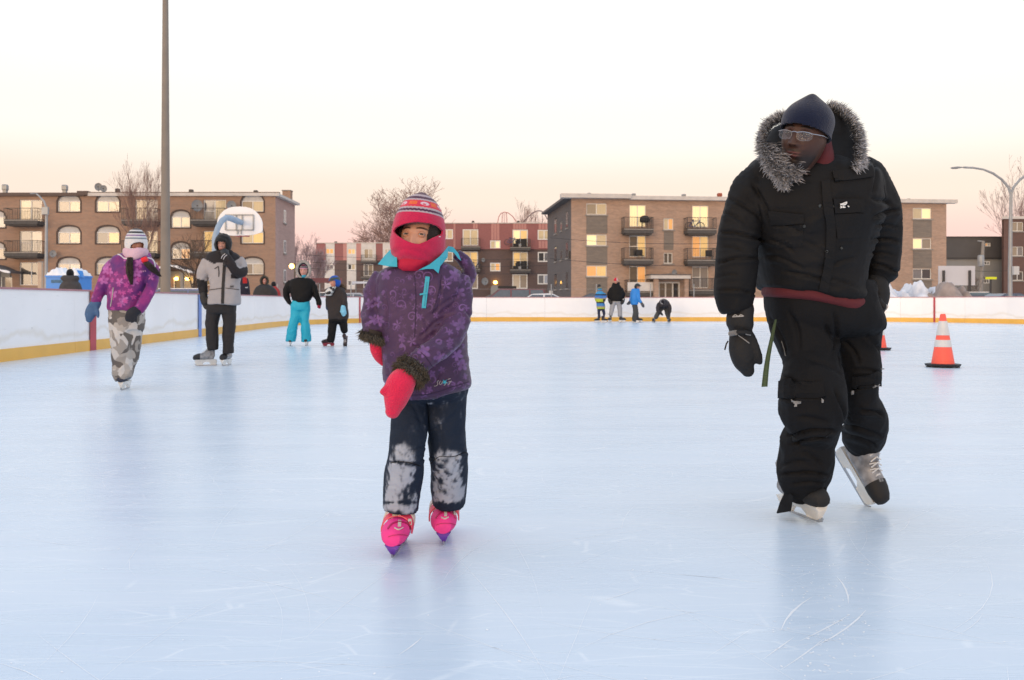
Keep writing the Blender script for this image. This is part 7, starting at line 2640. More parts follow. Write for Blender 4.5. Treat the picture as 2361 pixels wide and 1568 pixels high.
hand('glove', man, qn, [[(1100, -30, 0.03, 72), (1115, 20, 0.03, 70), (1120, 70, 0.03, 62), (1105, 130, 0.03, 55)], [(1105, 130, 0.0, 30), (1112, 190, 0.0, 26), (1105, 235, 0.01, 20)], [(1080, 130, 0.02, 26), (1085, 185, 0.02, 24), (1080, 225, 0.03, 19)],
                         [(1125, 120, 0.05, 24), (1132, 175, 0.05, 22), (1130, 210, 0.05, 17)], [(1055, 120, 0.04, 24), (1060, 165, 0.04, 20)], [(1120, 90, -0.02, 24), (1150, 120, -0.03, 22)]], gv, voxel=0.006, amp=0.002)
MB().tube([qn.p(1136, 112, -0.02), qn.p(1172, 126, -0.02)], 0.011, 8).build('buckle', mat('pale_rubber', (0.38, 0.36, 0.34), 0.5, 0.1), man, sm=50)
MB().tube([qn.p(1070, 158, -0.06), qn.p(1100, 138, -0.06), qn.p(1125, 132, -0.05)], 0.003, 6).build('glove_piping', mat('grey_piping', (0.25, 0.25, 0.25), 0.6, 0), man)
MB().tube([qn.p(1138, 200, 0.0), qn.p(1136, 250, 0.0), qn.p(1128, 300, 0.0)], 0.0035, 6).build('zip_cord', gv, man)
MB().tube([qn.p(176, 335, -0.12), qn.p(165, 355, -0.12), qn.p(155, 392, -0.12)], 0.003, 6).build('zip_cord', gv, man)
# green webbing strap hanging from the belt
sp_pts = catmull([(476, 200, -0.20), (462, 262, -0.21), (446, 340, -0.21), (428, 430, -0.20), (415, 520, -0.19), (405, 622, -0.18)], 5)
mb = MB()
rs = []
for i, (x, y, dd) in enumerate(sp_pts):
    w = 6 + 13 * (i / (len(sp_pts) - 1)) ** 0.8
    a, b = qn.p(x - w, y + w * 0.1, dd), qn.p(x + w, y, dd - 0.006)
    rs.append([a, b, b + Vector((0, 0.002, 0)), a + Vector((0, 0.002, 0))])
mb.rings(rs)
strap = mb.build('belt_strap', mat('green_webbing', (0.055, 0.085, 0.035), 0.8, 0.15, 20, bump=0.5, bs=150), man)
mb = MB()
for fr0 in (0.2, 0.8):
    rs = []
    for i, (x, y, dd) in enumerate(sp_pts):
        w = 6 + 13 * (i / (len(sp_pts) - 1)) ** 0.8
        a = qn.p(x - w + 2 * w * fr0 - 1.2, y, dd - 0.0065 * fr0 - 0.001)
        b = qn.p(x - w + 2 * w * fr0 + 1.2, y, dd - 0.0065 * fr0 - 0.001)
        rs.append([a, b, b + Vector((0, 0.0008, 0)), a + Vector((0, 0.0008, 0))])
    mb.rings(rs)
mb.build('strap_edge', mat('dark_green_edge', (0.025, 0.040, 0.016), 0.8, 0.1), strap)
pb_ = bvh_world([pants])
flt = M['black_trouser']
sewn_patch('cargo_pocket', pb_, qn, [(510, 585), (770, 590), (775, 690), (505, 690)], flt, man, 0.006, 0.006)
sewn_patch('cargo_pocket', pb_, qn, [(960, 555), (1125, 535), (1120, 620), (965, 640)], flt, man, 0.006, 0.006)
for pts, w in (([(575, 716), (635, 716)], 6), ([(590, 726), (618, 728)], 8), ([(597, 735), (610, 736)], 6)):
    sewn_strip('pocket_mark', pb_, qn, pts, w, mat('grey_print', (0.22, 0.22, 0.22), 0.6, 0), man, 0.010, 0.001, 3)
for pts, w in (([(1085, 628), (1100, 612), (1110, 600)], 12), ([(762, 700), (762, 716)], 5), ([(962, 648), (962, 668)], 9), ([(1135, 508), (1140, 525)], 7)):
    sewn_strip('pocket_mark', pb_, qn, pts, w, mat('grey_print', (0.22, 0.22, 0.22), 0.6, 0), man, 0.010, 0.001, 3)
sewn_strip('pocket_zip', pb_, qn, [(512, 335), (525, 375), (540, 430)], 4, mat('grey_zip', (0.12, 0.12, 0.12), 0.5, 0), man, 0.002, 0.002)
sewn_strip('knee_seam', pb_, qn, [(570, 930), (640, 965), (740, 955), (830, 915)], 6, M['black_cloth'], man, 0.001, 0.002)
s_ = skate(man, qn, 632, 1440, 0.10, (0.26, -0.96, 0), (-0.10, 0, 1), 1.04, low=0.8, boot=(0.22, 0.22, 0.23), cap=(0.006, 0.006, 0.0065), holder=(0.66, 0.65, 0.61), ground=True, shaft=0.1)
s_['label'] = 'grey and black hockey skate flat on the ice'
s_ = skate(man, qn, 938, 1205, 0.36, (0.32, -0.54, -0.78), (0.24, -0.72, 0.60), 0.98, boot=(0.22, 0.22, 0.23), cap=(0.006, 0.006, 0.0065), holder=(0.66, 0.65, 0.61), shaft=0.12)
s_['label'] = 'grey laced hockey skate lifted with its toe down'


def locks(name, parent, paths, n, rad, m, seed=1):
    """hair: many fine strands following each path"""
    r_ = random.Random(seed)
    mb = MB()
    for path in paths:
        P_ = [Vector(p[:3]) for p in path]
        R_ = [p[3] for p in path]
        for k in range(n):
            a, f_ = r_.uniform(0, 6.283), math.sqrt(r_.random())
            pts = []
            for p, r in zip(P_, R_):
                j = r_.gauss(0, 0.08)
                pts.append(p + Vector((math.cos(a + j), math.sin(a + j) * 0.6, 0)) * r * f_)
            mb.tube(pts, [rad] * (len(pts) - 1) + [rad * 0.3], 4, cap=False)
    return mb.build(name, m, parent, sm=True, fix=False)


hair_m = mat('dark_brown_hair', (0.018, 0.010, 0.008), 0.45, 0.2, 20, spec=0.5)

# ---------------------------------------------------------------- girl with pigtails, left
qg = Crop(300, 900, 2.24, 9.0)
girl = person(qg, 'girl in violet and pink flowered jacket and camouflage trousers skating at the left', 450, 1300)
mg_ = flower_mat('violet_pink_flower_print', (0.085, 0.020, 0.16), (0.26, 0.022, 0.17), (0.50, 0.14, 0.42), (0.50, 0.07, 0.30), 9.0, swirl=False)
gj = jacket_like('jacket', girl, qg, [
    ('rows', [(262, 455, 620, 0.01, 0.07), (295, 340, 690, 0.0, 0.11), (380, 322, 725, 0.0, 0.14), (500, 318, 660, 0.0, 0.15), (620, 300, 640, 0.0, 0.15), (740, 296, 625, 0.0, 0.145), (765, 310, 600, 0, 0.13)]),
    ('tube', [(362, 345, 0, 62), (300, 430, -0.03, 60), (245, 540, -0.05, 55), (208, 630, -0.05, 52), (185, 705, -0.05, 44)]),
    ('tube', [(690, 370, 0, 55), (698, 480, -0.03, 52), (680, 580, -0.08, 50), (625, 680, -0.15, 48), (568, 765, -0.2, 44)]),
    ('tube', [(640, 255, 0.05, 28), (665, 290, 0.05, 25)])], mg_, voxel=0.012, amp=0.015, per=0.10, seed=51, sm=3)
gt = jacket_like('camouflage_trousers', girl, qg, [
    ('rows', [(735, 313, 618, 0.0, 0.125), (850, 313, 622, 0.0, 0.13), (940, 318, 612, 0.0, 0.12)]),
    ('tube', [(418, 880, -0.02, 102), (418, 1050, -0.03, 92), (420, 1200, 0, 84), (424, 1320, 0, 84), (440, 1382, 0, 74)]),
    ('tube', [(515, 880, 0.03, 98), (508, 1050, 0.05, 86), (492, 1180, 0.08, 72), (478, 1270, 0.12, 60), (470, 1350, 0.15, 50)])],
    camo_mat('winter_camouflage', [(0.42, 0.38, 0.34), (0.115, 0.10, 0.09), (0.27, 0.24, 0.215), (0.56, 0.53, 0.50), (0.13, 0.115, 0.10), (0.33, 0.30, 0.27)], 13.0), voxel=0.012, amp=0.016, per=0.11, seed=52, sm=3)
gh = Head(qg.p(548, 178, -0.02), 0.96, yaw=6, pitch=2)
gh.mesh('body', girl, (0.42, 0.19, 0.12), res=(110, 90), smile=0.5)
gk = stripes([(0.15, 0.3, (0.02, 0.02, 0.025)), (0.135, 0.15, (0.60, 0.60, 0.62)), (0.115, 0.135, (0.03, 0.035, 0.04)), (0.10, 0.115, (0.62, 0.62, 0.64)), (0.088, 0.10, (0.15, 0.04, 0.22)), (0.072, 0.088, (0.60, 0.60, 0.62)), (0.055, 0.072, (0.20, 0.24, 0.27))], (0.66, 0.65, 0.65))


def gdef(A):
    A = A.copy()
    A[:, 2] = np.where(A[:, 2] > 0, A[:, 2] * 1.15, A[:, 2])
    return A


gop = [(494, 208), (500, 180), (530, 160), (575, 152), (610, 158), (616, 170), (616, 212)]
gh.shell('striped_hat', girl, M['knit'], lambda x, y, z, w: (z > -0.06) & ~(in_poly(*to_crop(qg, w), gop) & (w[:, 1] < 9.0)), gk, rad=(0.107, 0.122, 0.138), off=(0, 0, 0.008), res=(150, 120), deform=gdef)
jacket_like('neck_warmer', girl, qg, [('rows', [(214, 452, 636, -0.02, 0.112), (240, 446, 642, -0.02, 0.12), (285, 458, 625, -0.03, 0.112), (312, 500, 580, -0.04, 0.09)])], M['cloth'], 0.010, 0.010, 0.045, 5,
            cut=tint_by(qg, lambda X, Y, W: base_col(X, (0.62, 0.42, 0.50))))
locks('pigtail', girl, [[(*qg.p(495, 290, -0.14), 0.028), (*qg.p(488, 350, -0.17), 0.036), (*qg.p(492, 430, -0.17), 0.036), (*qg.p(508, 535, -0.16), 0.012)]], 80, 0.0026, hair_m, 1)
locks('pigtail', girl, [[(*qg.p(615, 310, -0.14), 0.024), (*qg.p(660, 355, -0.15), 0.045), (*qg.p(705, 405, -0.13), 0.045), (*qg.p(765, 462, -0.10), 0.016)]], 120, 0.0026, hair_m, 2)
MB().tube([qg.p(603, 318, -0.15), qg.p(645, 305, -0.15)], 0.028, 12).build('hair_tie', mat('red_band', (0.70, 0.01, 0.02), 0.7, 0.1), girl, sm=50)
gb_ = bvh_world([gj])
pw = mat('white_piping', (0.62, 0.60, 0.62), 0.6, 0)
sewn_strip('piping', gb_, qg, [(315, 290), (350, 268), (400, 270), (440, 300), (468, 303)], 8, pw, girl, 0.002, 0.004)
sewn_strip('piping', gb_, qg, [(648, 296), (690, 310), (712, 345), (718, 390)], 7, pw, girl, 0.002, 0.004)
sewn_strip('pocket_zip', gb_, qg, [(345, 560), (335, 640), (320, 730)], 7, mat('grey_zip2', (0.35, 0.33, 0.32), 0.6, 0.3, 60), girl, 0.002, 0.003)
for pts in ([(588, 410), (600, 418)], [(606, 408), (612, 418), (620, 408)], [(628, 405), (634, 418)]):
    sewn_strip('chest_mark', gb_, qg, pts, 4, mat('pink_print', (0.6, 0.3, 0.45), 0.6, 0), girl, 0.002, 0.002, 3)
hand('mitten', girl, qg, [[(190, 700, -0.05, 44), (160, 745, -0.06, 50), (138, 800, -0.07, 48), (128, 845, -0.07, 30)], [(188, 740, -0.08, 20), (202, 790, -0.09, 18), (207, 825, -0.09, 12)]], mat('blue_grey_mitten', (0.065, 0.13, 0.25), 0.85, 0.12, 20, bump=0.4, bs=90), voxel=0.010)
hand('glove', girl, qg, [[(555, 765, -0.2, 42), (515, 790, -0.22, 52), (490, 830, -0.22, 42)], [(530, 820, -0.24, 24), (545, 860, -0.24, 14)], [(500, 840, -0.24, 22), (512, 868, -0.24, 14)], [(475, 835, -0.22, 20), (462, 852, -0.22, 13)]], mat('black_glove2', (0.012, 0.013, 0.02), 0.8, 0.1, 20), voxel=0.010)
sk = dict(boot=(0.03, 0.035, 0.055), cap=(0.02, 0.025, 0.045), holder=(0.74, 0.73, 0.70))
skate(girl, qg, 452, 1440, 0.08, (0.10, -1, 0), (0, 0, 1), 1.0, ground=True, **sk)
skate(girl, qg, 462, 1340, 0.42, (0.1, -0.9, -0.5), (0, -0.5, 0.9), 0.95, **sk)

# ---------------------------------------------------------------- skater in grey and black jacket
qh = Crop(300, 900, 2.24, 12.4)
gman = person(qh, 'skater in a grey and black jacket with gloved hand at his mouth', 1310, 1150)


def gcol(X, Y, W):
    C = base_col(X, (0.36, 0.34, 0.345))
    yoke = np.interp(X, [1150, 1190, 1240, 1320, 1420, 1450, 1480, 1530], [300, 320, 345, 338, 335, 315, 290, 270])
    C[Y < yoke] = (0.018, 0.015, 0.017)
    C[(X < 1187) & (Y > 486 + (X - 1120) * 0.25)] = (0.016, 0.015, 0.017)
    arm = (W[:, 1] < 12.4 - 0.215) & (Y < 480) & (X > 1335)
    C[arm] = (0.022, 0.018, 0.020)
    C[(X > 1400) & (Y > 398 + (X - 1440) * -0.25) & (Y < 480) & (W[:, 1] < 12.4 - 0.05)] = (0.022, 0.018, 0.020)
    return C


gjk = jacket_like('jacket', gman, qh, [
    ('rows', [(232, 1265, 1410, 0.02, 0.09), (255, 1205, 1455, 0.02, 0.13), (330, 1180, 1500, 0.0, 0.17), (450, 1205, 1475, 0, 0.18), (560, 1215, 1468, 0, 0.18), (700, 1195, 1480, 0, 0.18), (712, 1230, 1440, 0, 0.16)]),
    ('tube', [(1200, 320, 0, 50), (1165, 410, 0, 56), (1145, 480, 0, 44), (1148, 560, 0, 38), (1155, 610, 0, 34)]),
    ('tube', [(1470, 300, 0, 46), (1495, 370, -0.03, 50), (1492, 425, -0.10, 48), (1430, 400, -0.20, 45), (1385, 335, -0.26, 40), (1350, 280, -0.28, 34)]),
    ('tube', [(1250, 255, -0.02, 22), (1290, 240, -0.10, 22), (1340, 235, -0.14, 22), (1390, 235, -0.10, 22), (1400, 250, 0.0, 24)])], M['cloth'], voxel=0.015, amp=0.017, per=0.12, seed=61, sm=3, cut=tint_by(qh, gcol))
jacket_like('trousers', gman, qh, [
    ('rows', [(680, 1195, 1440, 0, 0.14), (745, 1180, 1438, 0, 0.14), (790, 1180, 1435, 0, 0.12)]),
    ('tube', [(1242, 770, 0, 66), (1228, 900, 0, 56), (1224, 1030, 0, 54), (1236, 1120, 0, 46)]),
    ('tube', [(1376, 770, 0, 62), (1380, 900, 0, 52), (1372, 1040, 0, 48), (1372, 1150, 0, 50)])], mat('charcoal_trousers', (0.016, 0.014, 0.015), 0.8, 0.15, 5, bump=0.3, bs=20), voxel=0.015, amp=0.016, per=0.12, seed=62, sm=3)
h2 = Head(qh.p(1328, 172, -0.06), 1.0, yaw=0, pitch=8)
h2.mesh('body', gman, (0.50, 0.27, 0.22), res=(100, 80))
h2.shell('trapper_hat', gman, M['knit'], lambda x, y, z, w: (z > 0.045) | ((np.abs(x) > 0.062) & (z > -0.12)) | ((y > 0.01) & (z > -0.12)), lambda A, W: np.ones((len(A), 3)) * np.array((0.012, 0.013, 0.014)),
         rad=(0.112, 0.124, 0.138), off=(0, 0.000, 0.008), res=(90, 70), deform=lambda A: A * (1 + 0.05 * fbm(A * 20, 3, 2))[:, None])
gb2 = bvh_world([gjk])
bm2 = mat('black_trim', (0.015, 0.014, 0.015), 0.7, 0.1)
sewn_strip('front_placket', gb2, qh, [(1342, 310), (1335, 420), (1328, 540), (1322, 705)], 26, bm2, gman, 0.002, 0.006)
sewn_strip('pocket_zip', gb2, qh, [(1285, 372), (1290, 420), (1288, 465)], 7, bm2, gman, 0.002, 0.004)
sewn_strip('pocket_zip', gb2, qh, [(1252, 392), (1286, 370)], 7, bm2, gman, 0.002, 0.004)
sewn_strip('waist_seam', gb2, qh, [(1205, 582), (1250, 576), (1315, 566)], 6, bm2, gman, 0.002, 0.003)
sewn_strip('waist_seam', gb2, qh, [(1350, 566), (1410, 572), (1470, 580)], 5, bm2, gman, 0.002, 0.003)
sewn_strip('chest_mark', gb2, qh, [(1390, 547), (1422, 546)], 5, bm2, gman, 0.002, 0.004)
sewn_strip('chest_mark', gb2, qh, [(1388, 556), (1420, 555)], 5, bm2, gman, 0.002, 0.004)
gg = mat('black_glove3', (0.013, 0.013, 0.015), 0.6, 0.1, 20)
hand('glove', gman, qh, [[(1152, 605, 0, 33), (1154, 650, -0.01, 36), (1165, 695, -0.02, 34)], [(1150, 690, -0.03, 14), (1158, 730, -0.04, 12), (1175, 752, -0.04, 9)], [(1170, 700, -0.03, 13), (1182, 740, -0.04, 12), (1190, 758, -0.04, 9)],
                          [(1188, 700, -0.01, 12), (1196, 735, -0.02, 10)], [(1180, 660, -0.04, 12), (1198, 695, -0.05, 10)]], gg, voxel=0.012, amp=0.002)
hand('glove', gman, qh, [[(1365, 290, -0.28, 30), (1345, 258, -0.26, 30), (1335, 235, -0.22, 26)], [(1320, 262, -0.26, 12), (1310, 235, -0.22, 10)], [(1335, 245, -0.27, 12), (1325, 220, -0.22, 10)], [(1352, 240, -0.27, 12), (1345, 216, -0.22, 10)], [(1372, 255, -0.25, 12), (1368, 228, -0.22, 10)]], gg, voxel=0.012, amp=0.002)
for a, b, c in (((1310, 300), (1322, 275), (1345, 258)), ((1330, 308), (1342, 282), (1362, 268))):
    MB().tube([qh.p(*a, -0.33), qh.p(*b, -0.33), qh.p(*c, -0.32)], 0.004, 6).build('glove_piping', pw, gman)
sk2 = dict(boot=(0.26, 0.27, 0.29), cap=(0.02, 0.022, 0.026), holder=(0.72, 0.72, 0.70))
skate(gman, qh, 1178, 1252, 0.02, (-0.92, -0.40, 0), (0, 0, 1), 1.02, ground=True, **sk2)
skate(gman, qh, 1360, 1258, 0.08, (-0.12, -1, 0), (0, 0, 1), 1.02, ground=True, **sk2)

# ---------------------------------------------------------------- child in turquoise trousers
qk = Crop(1080, 1000, 3.7325, 18.1)
ka = person(qk, 'child in black jacket with grey rimmed hood and bright turquoise snow trousers', 430, 1300)
blk = M['black_cloth']
jacket_like('jacket', ka, qk, [
    ('rows', [(415, 410, 590, 0.0, 0.10), (445, 320, 640, 0.0, 0.14), (550, 290, 640, 0.0, 0.17), (650, 312, 622, 0.0, 0.18), (735, 335, 605, 0.0, 0.17), (785, 400, 550, 0, 0.14)]),
    ('ball', (497, 300, 0.05, 92, 118, 0.10)),
    ('tube', [(320, 480, 0, 50), (258, 560, 0, 52), (235, 670, 0, 48), (270, 750, 0, 42), (300, 790, 0, 34)]),
    ('tube', [(628, 480, 0, 48), (668, 590, 0, 46), (700, 700, 0, 42), (728, 780, 0, 34), (735, 830, 0, 28)])], blk, voxel=0.018, amp=0.018, per=0.13, seed=71, sm=3)
tq = mat('turquoise_snow_trousers', (0.012, 0.40, 0.56), 0.6, 0.08, 6, bump=0.2, bs=20)
jacket_like('snow_trousers', ka, qk, [
    ('rows', [(740, 345, 592, 0, 0.14), (830, 325, 597, 0, 0.14), (900, 318, 597, 0, 0.12)]),
    ('tube', [(398, 880, 0, 78), (368, 1030, 0, 74), (335, 1170, 0, 72), (318, 1300, 0, 76), (312, 1370, 0, 72)]),
    ('tube', [(528, 880, 0, 72), (518, 1030, 0, 64), (528, 1170, 0, 68), (540, 1300, 0, 74), (542, 1368, 0, 70)])], tq, voxel=0.018, amp=0.020, per=0.13, seed=72, sm=2)
h3 = Head(qk.p(503, 312, -0.04), 0.95, yaw=4, pitch=2)
h3.mesh('body', ka, (0.56, 0.30, 0.25), res=(80, 70), neck=False)
h3.shell('striped_hat', ka, M['knit'], lambda x, y, z, w: z > 0.042 + 0.1 * (y < 0) * 0, stripes([(0.105, 0.3, (0.15, 0.015, 0.05)), (0.085, 0.105, (0.02, 0.02, 0.03)), (0.075, 0.085, (0.4, 0.38, 0.4)), (0.058, 0.075, (0.03, 0.02, 0.03))], (0.62, 0.32, 0.45)),
         rad=(0.086, 0.106, 0.128), res=(70, 60))
hp = [qk.p(497 + 98 * math.cos(a), 298 + 126 * math.sin(a), -0.09 + 0.02 * math.sin(a)) for a in np.linspace(0, 2 * math.pi, 30)]
MB().tube(hp, 0.028, 8, cap=False).build('hood_rim', mat('grey_fleece', (0.38, 0.36, 0.34), 0.9, 0.2, 20, bump=0.5, bs=60), ka, sm=True)
fur('hood_fur', hp, M['fur'], ka, 1600, 0.030, 0.008, lambda f, p: (p - qk.p(497, 298)) + Vector((0, -0.05, 0)), 0.004, 4, (0.38, 0.36, 0.34), (0.2, 0.19, 0.18), 0.1, 0.5)
jacket_like('scarf', ka, qk, [('rows', [(372, 470, 545, -0.07, 0.06), (395, 472, 540, -0.08, 0.06), (415, 480, 530, -0.07, 0.06)])], mat('turquoise_scarf', (0.04, 0.30, 0.42), 0.8, 0.1), 0.012, 0, 0.1)
hand('glove', ka, qk, [[(300, 790, 0, 30), (315, 815, -0.02, 24)], [(322, 800, -0.03, 10), (330, 830, -0.04, 8)]], blk, voxel=0.014, amp=0)
hand('glove', ka, qk, [[(735, 830, 0, 30), (738, 855, 0, 24)], [(715, 845, -0.02, 10), (705, 862, -0.02, 8)]], mat('red_glove', (0.30, 0.01, 0.04), 0.8, 0.1), voxel=0.014, amp=0)
skk = dict(boot=(0.02, 0.02, 0.025), cap=(0.02, 0.02, 0.025), holder=(0.75, 0.74, 0.72))
skate(ka, qk, 305, 1425, 0.06, (0.15, -1, 0), (0.06, 0, 1), 0.95, ground=True, **skk)
skate(ka, qk, 550, 1425, 0.06, (0.05, -1, 0), (0, 0, 1), 0.95, ground=True, **skk)

# ---------------------------------------------------------------- small boy with blue hat
qb = Crop(1080, 1000, 3.7325, 17.8)
kb = person(qb, 'small boy in dark brown jacket, chequered scarf and bright blue hat looking left', 1000, 1300)
brn = mat('dark_brown_jacket', (0.020, 0.014, 0.014), 0.75, 0.15, 6, bump=0.2, bs=25)
jacket_like('jacket', kb, qb, [
    ('rows', [(560, 925, 1085, 0, 0.10), (600, 870, 1120, 0, 0.13), (800, 852, 1150, 0, 0.15), (950, 868, 1160, 0, 0.16), (1035, 872, 1165, 0, 0.16)]),
    ('tube', [(1085, 640, -0.06, 52), (1108, 740, -0.11, 46), (1098, 835, -0.14, 40)]),
    ('tube', [(880, 660, 0.0, 44), (858, 760, 0.0, 36), (856, 850, 0.0, 32)])], brn, voxel=0.018, amp=0.016, per=0.13, seed=81, sm=3)
jacket_like('trousers', kb, qb, [
    ('rows', [(1010, 878, 1158, 0, 0.14), (1070, 872, 1155, 0, 0.14)]),
    ('tube', [(940, 1070, 0, 68), (930, 1200, 0, 62), (918, 1300, 0, 58), (895, 1370, 0, 60)]),
    ('tube', [(1085, 1070, 0.05, 66), (1105, 1160, 0.08, 60), (1120, 1230, 0.12, 50)])], blk, voxel=0.018, amp=0.015, per=0.13, seed=82, sm=3)
h4 = Head(qb.p(962, 478, -0.02), 0.90, yaw=-62, pitch=6)
h4.mesh('body', kb, (0.55, 0.28, 0.22), res=(80, 70), neck=False)
h4.shell('blue_hat', kb, M['knit'], lambda x, y, z, w: (z > 0.032) | ((y > -0.012) & (z > -0.125)), lambda A, W: np.where(((A[:, 0] - 0.06) ** 2 + (A[:, 1] + 0.07) ** 2 * 0 + (A[:, 2] - 0.06) ** 2 < 0.0016)[:, None], np.array((0.05, 0.07, 0.07)), np.array((0.012, 0.085, 0.42))),
         rad=(0.108, 0.128, 0.140), off=(0, 0.006, 0.0), res=(90, 70))
jacket_like('chequered_scarf', kb, qb, [('rows', [(545, 905, 1010, -0.10, 0.11), (580, 835, 985, -0.14, 0.12), (630, 820, 950, -0.15, 0.11), (685, 840, 920, -0.16, 0.08)])],
            camo_mat('black_white_check', [(0.65, 0.64, 0.62), (0.02, 0.02, 0.02), (0.60, 0.6, 0.58), (0.02, 0.02, 0.02)], 16.0), 0.014, 0.01, 0.06)
hp = [qb.p(x, y, d) for x, y, d in catmull([(1010, 560, 0.06), (1050, 545, 0.08), (1095, 555, 0.08), (1112, 590, 0.06)], 4)]
MB().tube(hp, 0.04, 10).build('hood', brn, kb, sm=50)
fur('hood_fur', hp, M['fur'], kb, 900, 0.05, 0.012, lambda f, p: Vector((0.1, -0.2, 1)), 0.004, 4, (0.30, 0.22, 0.14), (0.08, 0.05, 0.03), 0.2, 0.5)
hand('glove', kb, qb, [[(1093, 850, -0.15, 36), (1095, 895, -0.17, 40), (1098, 920, -0.17, 38)], [(1070, 930, -0.18, 13), (1076, 968, -0.18, 11)], [(1092, 940, -0.18, 13), (1094, 985, -0.18, 11)], [(1114, 935, -0.18, 13), (1116, 978, -0.18, 11)], [(1130, 920, -0.17, 13), (1138, 955, -0.17, 10)],
                        [(1060, 890, -0.18, 12), (1052, 925, -0.18, 10)]], mat('light_blue_glove', (0.20, 0.50, 0.68), 0.8, 0.25, 14), voxel=0.013, amp=0.002)
hand('glove', kb, qb, [[(856, 850, 0, 28), (860, 880, -0.02, 24)], [(875, 870, -0.03, 10), (880, 892, -0.03, 8)]], mat('dark_blue_glove', (0.01, 0.03, 0.08), 0.8, 0.1), voxel=0.014, amp=0)
skr = dict(boot=(0.03, 0.012, 0.014), cap=(0.02, 0.012, 0.013), holder=(0.28, 0.03, 0.05))
skate(kb, qb, 878, 1440, 0.0, (-0.85, -0.55, 0), (0, 0, 1), 0.85, ground=True, **skr)
skate(kb, qb, 1150, 1375, 0.20, (-0.05, -0.35, -0.94), (-0.1, -0.94, 0.35), 0.85, **skr)

# ---------------------------------------------------------------- four far skaters
qf = Crop(2350, 1080, 5.9025, 38.6)
f1 = person(qf, 'child in blue and yellow striped jacket before the far boards', 310, 1240)


def f1c(X, Y, W):
    C = base_col(X, (0.06, 0.22, 0.55))
    for a, b, c in ((0, 565, (0.05, 0.28, 0.55)), (565, 605, (0.02, 0.03, 0.05)), (605, 660, (0.05, 0.17, 0.50)), (660, 690, (0.30, 0.28, 0.22)), (690, 745, (0.42, 0.50, 0.04)), (745, 785, (0.02, 0.02, 0.03)), (785, 850, (0.05, 0.20, 0.50)), (850, 880, (0.32, 0.28, 0.2)), (880, 950, (0.42, 0.50, 0.05))):
        C[(Y >= a) & (Y < b)] = c
    return C


jacket_like('striped_jacket', f1, qf, [('rows', [(500, 250, 345, 0, 0.10), (560, 190, 390, 0, 0.15), (700, 200, 395, 0, 0.16), (900, 215, 420, 0, 0.17), (920, 220, 415, 0, 0.16)]),
                               ('tube', [(385, 570, 0, 48), (415, 640, -0.1, 44), (400, 700, -0.15, 36)]), ('tube', [(215, 580, 0, 36), (200, 660, 0.05, 34), (220, 730, 0.1, 30)])], M['cloth'], 0.03, 0.015, 0.15, 3, cut=tint_by(qf, f1c))
jacket_like('trousers', f1, qf, [('rows', [(900, 230, 410, 0, 0.13), (950, 228, 412, 0, 0.12)]), ('tube', [(265, 940, 0, 40), (268, 1050, 0, 36), (292, 1140, 0, 28)]), ('tube', [(372, 940, 0, 42), (392, 1040, 0, 34), (370, 1140, 0, 28)])], mat('navy_trousers', (0.012, 0.02, 0.06), 0.8, 0.1), 0.03, 0.01, 0.15, 4)
hh = Head(qf.p(290, 460, 0), 0.95, yaw=150)
hh.mesh('body', f1, (0.35, 0.2, 0.15), res=(50, 40), neck=True)
hh.shell('hat', f1, M['knit'], lambda x, y, z, w: z > -0.03, stripes([(0.06, 0.3, (0.20, 0.19, 0.14)), (0.02, 0.06, (0.03, 0.15, 0.15))], (0.05, 0.25, 0.5)), rad=(0.095, 0.11, 0.14), res=(50, 40))
pp_ = qf.p(275, 385, 0)
MB().lathe([(0.01, -0.09), (0.06, -0.06), (0.075, 0.0), (0.06, 0.06), (0.01, 0.09)], tuple(pp_), 12).build('pompom', M['black_cover'], f1, sm=True)
hand('mitten', f1, qf, [[(398, 700, -0.15, 34), (392, 730, -0.17, 28)], [(412, 700, -0.2, 14), (420, 725, -0.2, 11)]], M['black_cover'], voxel=0.025, amp=0)
for x in (240, 385):
    skate(f1, qf, x, 1262, 0, (-0.9 if x < 300 else 0.9, -0.4, 0), (0, 0, 1), 0.95, ground=True, **skk)
f2 = person(qf, 'adult in black parka, red cap and light grey trousers before the far boards', 660, 1230)
jacket_like('parka', f2, qf, [('rows', [(330, 610, 745, 0, 0.14), (390, 560, 790, 0, 0.19), (500, 530, 840, 0, 0.22), (650, 520, 850, 0, 0.23), (735, 545, 800, 0, 0.21)]),
                              ('tube', [(570, 430, 0, 55), (525, 560, 0, 55), (520, 680, 0, 45)]), ('tube', [(785, 430, 0, 55), (830, 560, 0, 52), (830, 680, 0, 45)]),
                              ('tube', [(600, 330, 0.02, 34), (640, 345, -0.12, 30), (710, 345, -0.12, 30), (745, 300, 0.02, 34)])], blk, 0.03, 0.02, 0.16, 5)
jacket_like('trousers', f2, qf, [('rows', [(720, 560, 795, 0, 0.15), (775, 560, 800, 0, 0.14)]), ('tube', [(610, 770, 0, 62), (575, 930, 0, 56), (545, 1080, 0, 48)]), ('tube', [(735, 770, 0, 62), (762, 930, 0, 56), (765, 1100, 0, 50)])], mat('pale_grey_trousers', (0.30, 0.31, 0.34), 0.8, 0.1), 0.03, 0.015, 0.16, 6)
hh = Head(qf.p(670, 270, -0.02), 1.05, yaw=-12)
hh.mesh('body', f2, (0.5, 0.27, 0.22), res=(50, 40))
hh.shell('cap', f2, M['knit'], lambda x, y, z, w: z > 0.025, lambda A, W: np.where((A[:, 0] > 0.03)[:, None], np.array((0.55, 0.35, 0.36)), np.array((0.50, 0.012, 0.03))), rad=(0.095, 0.115, 0.145), res=(50, 40))
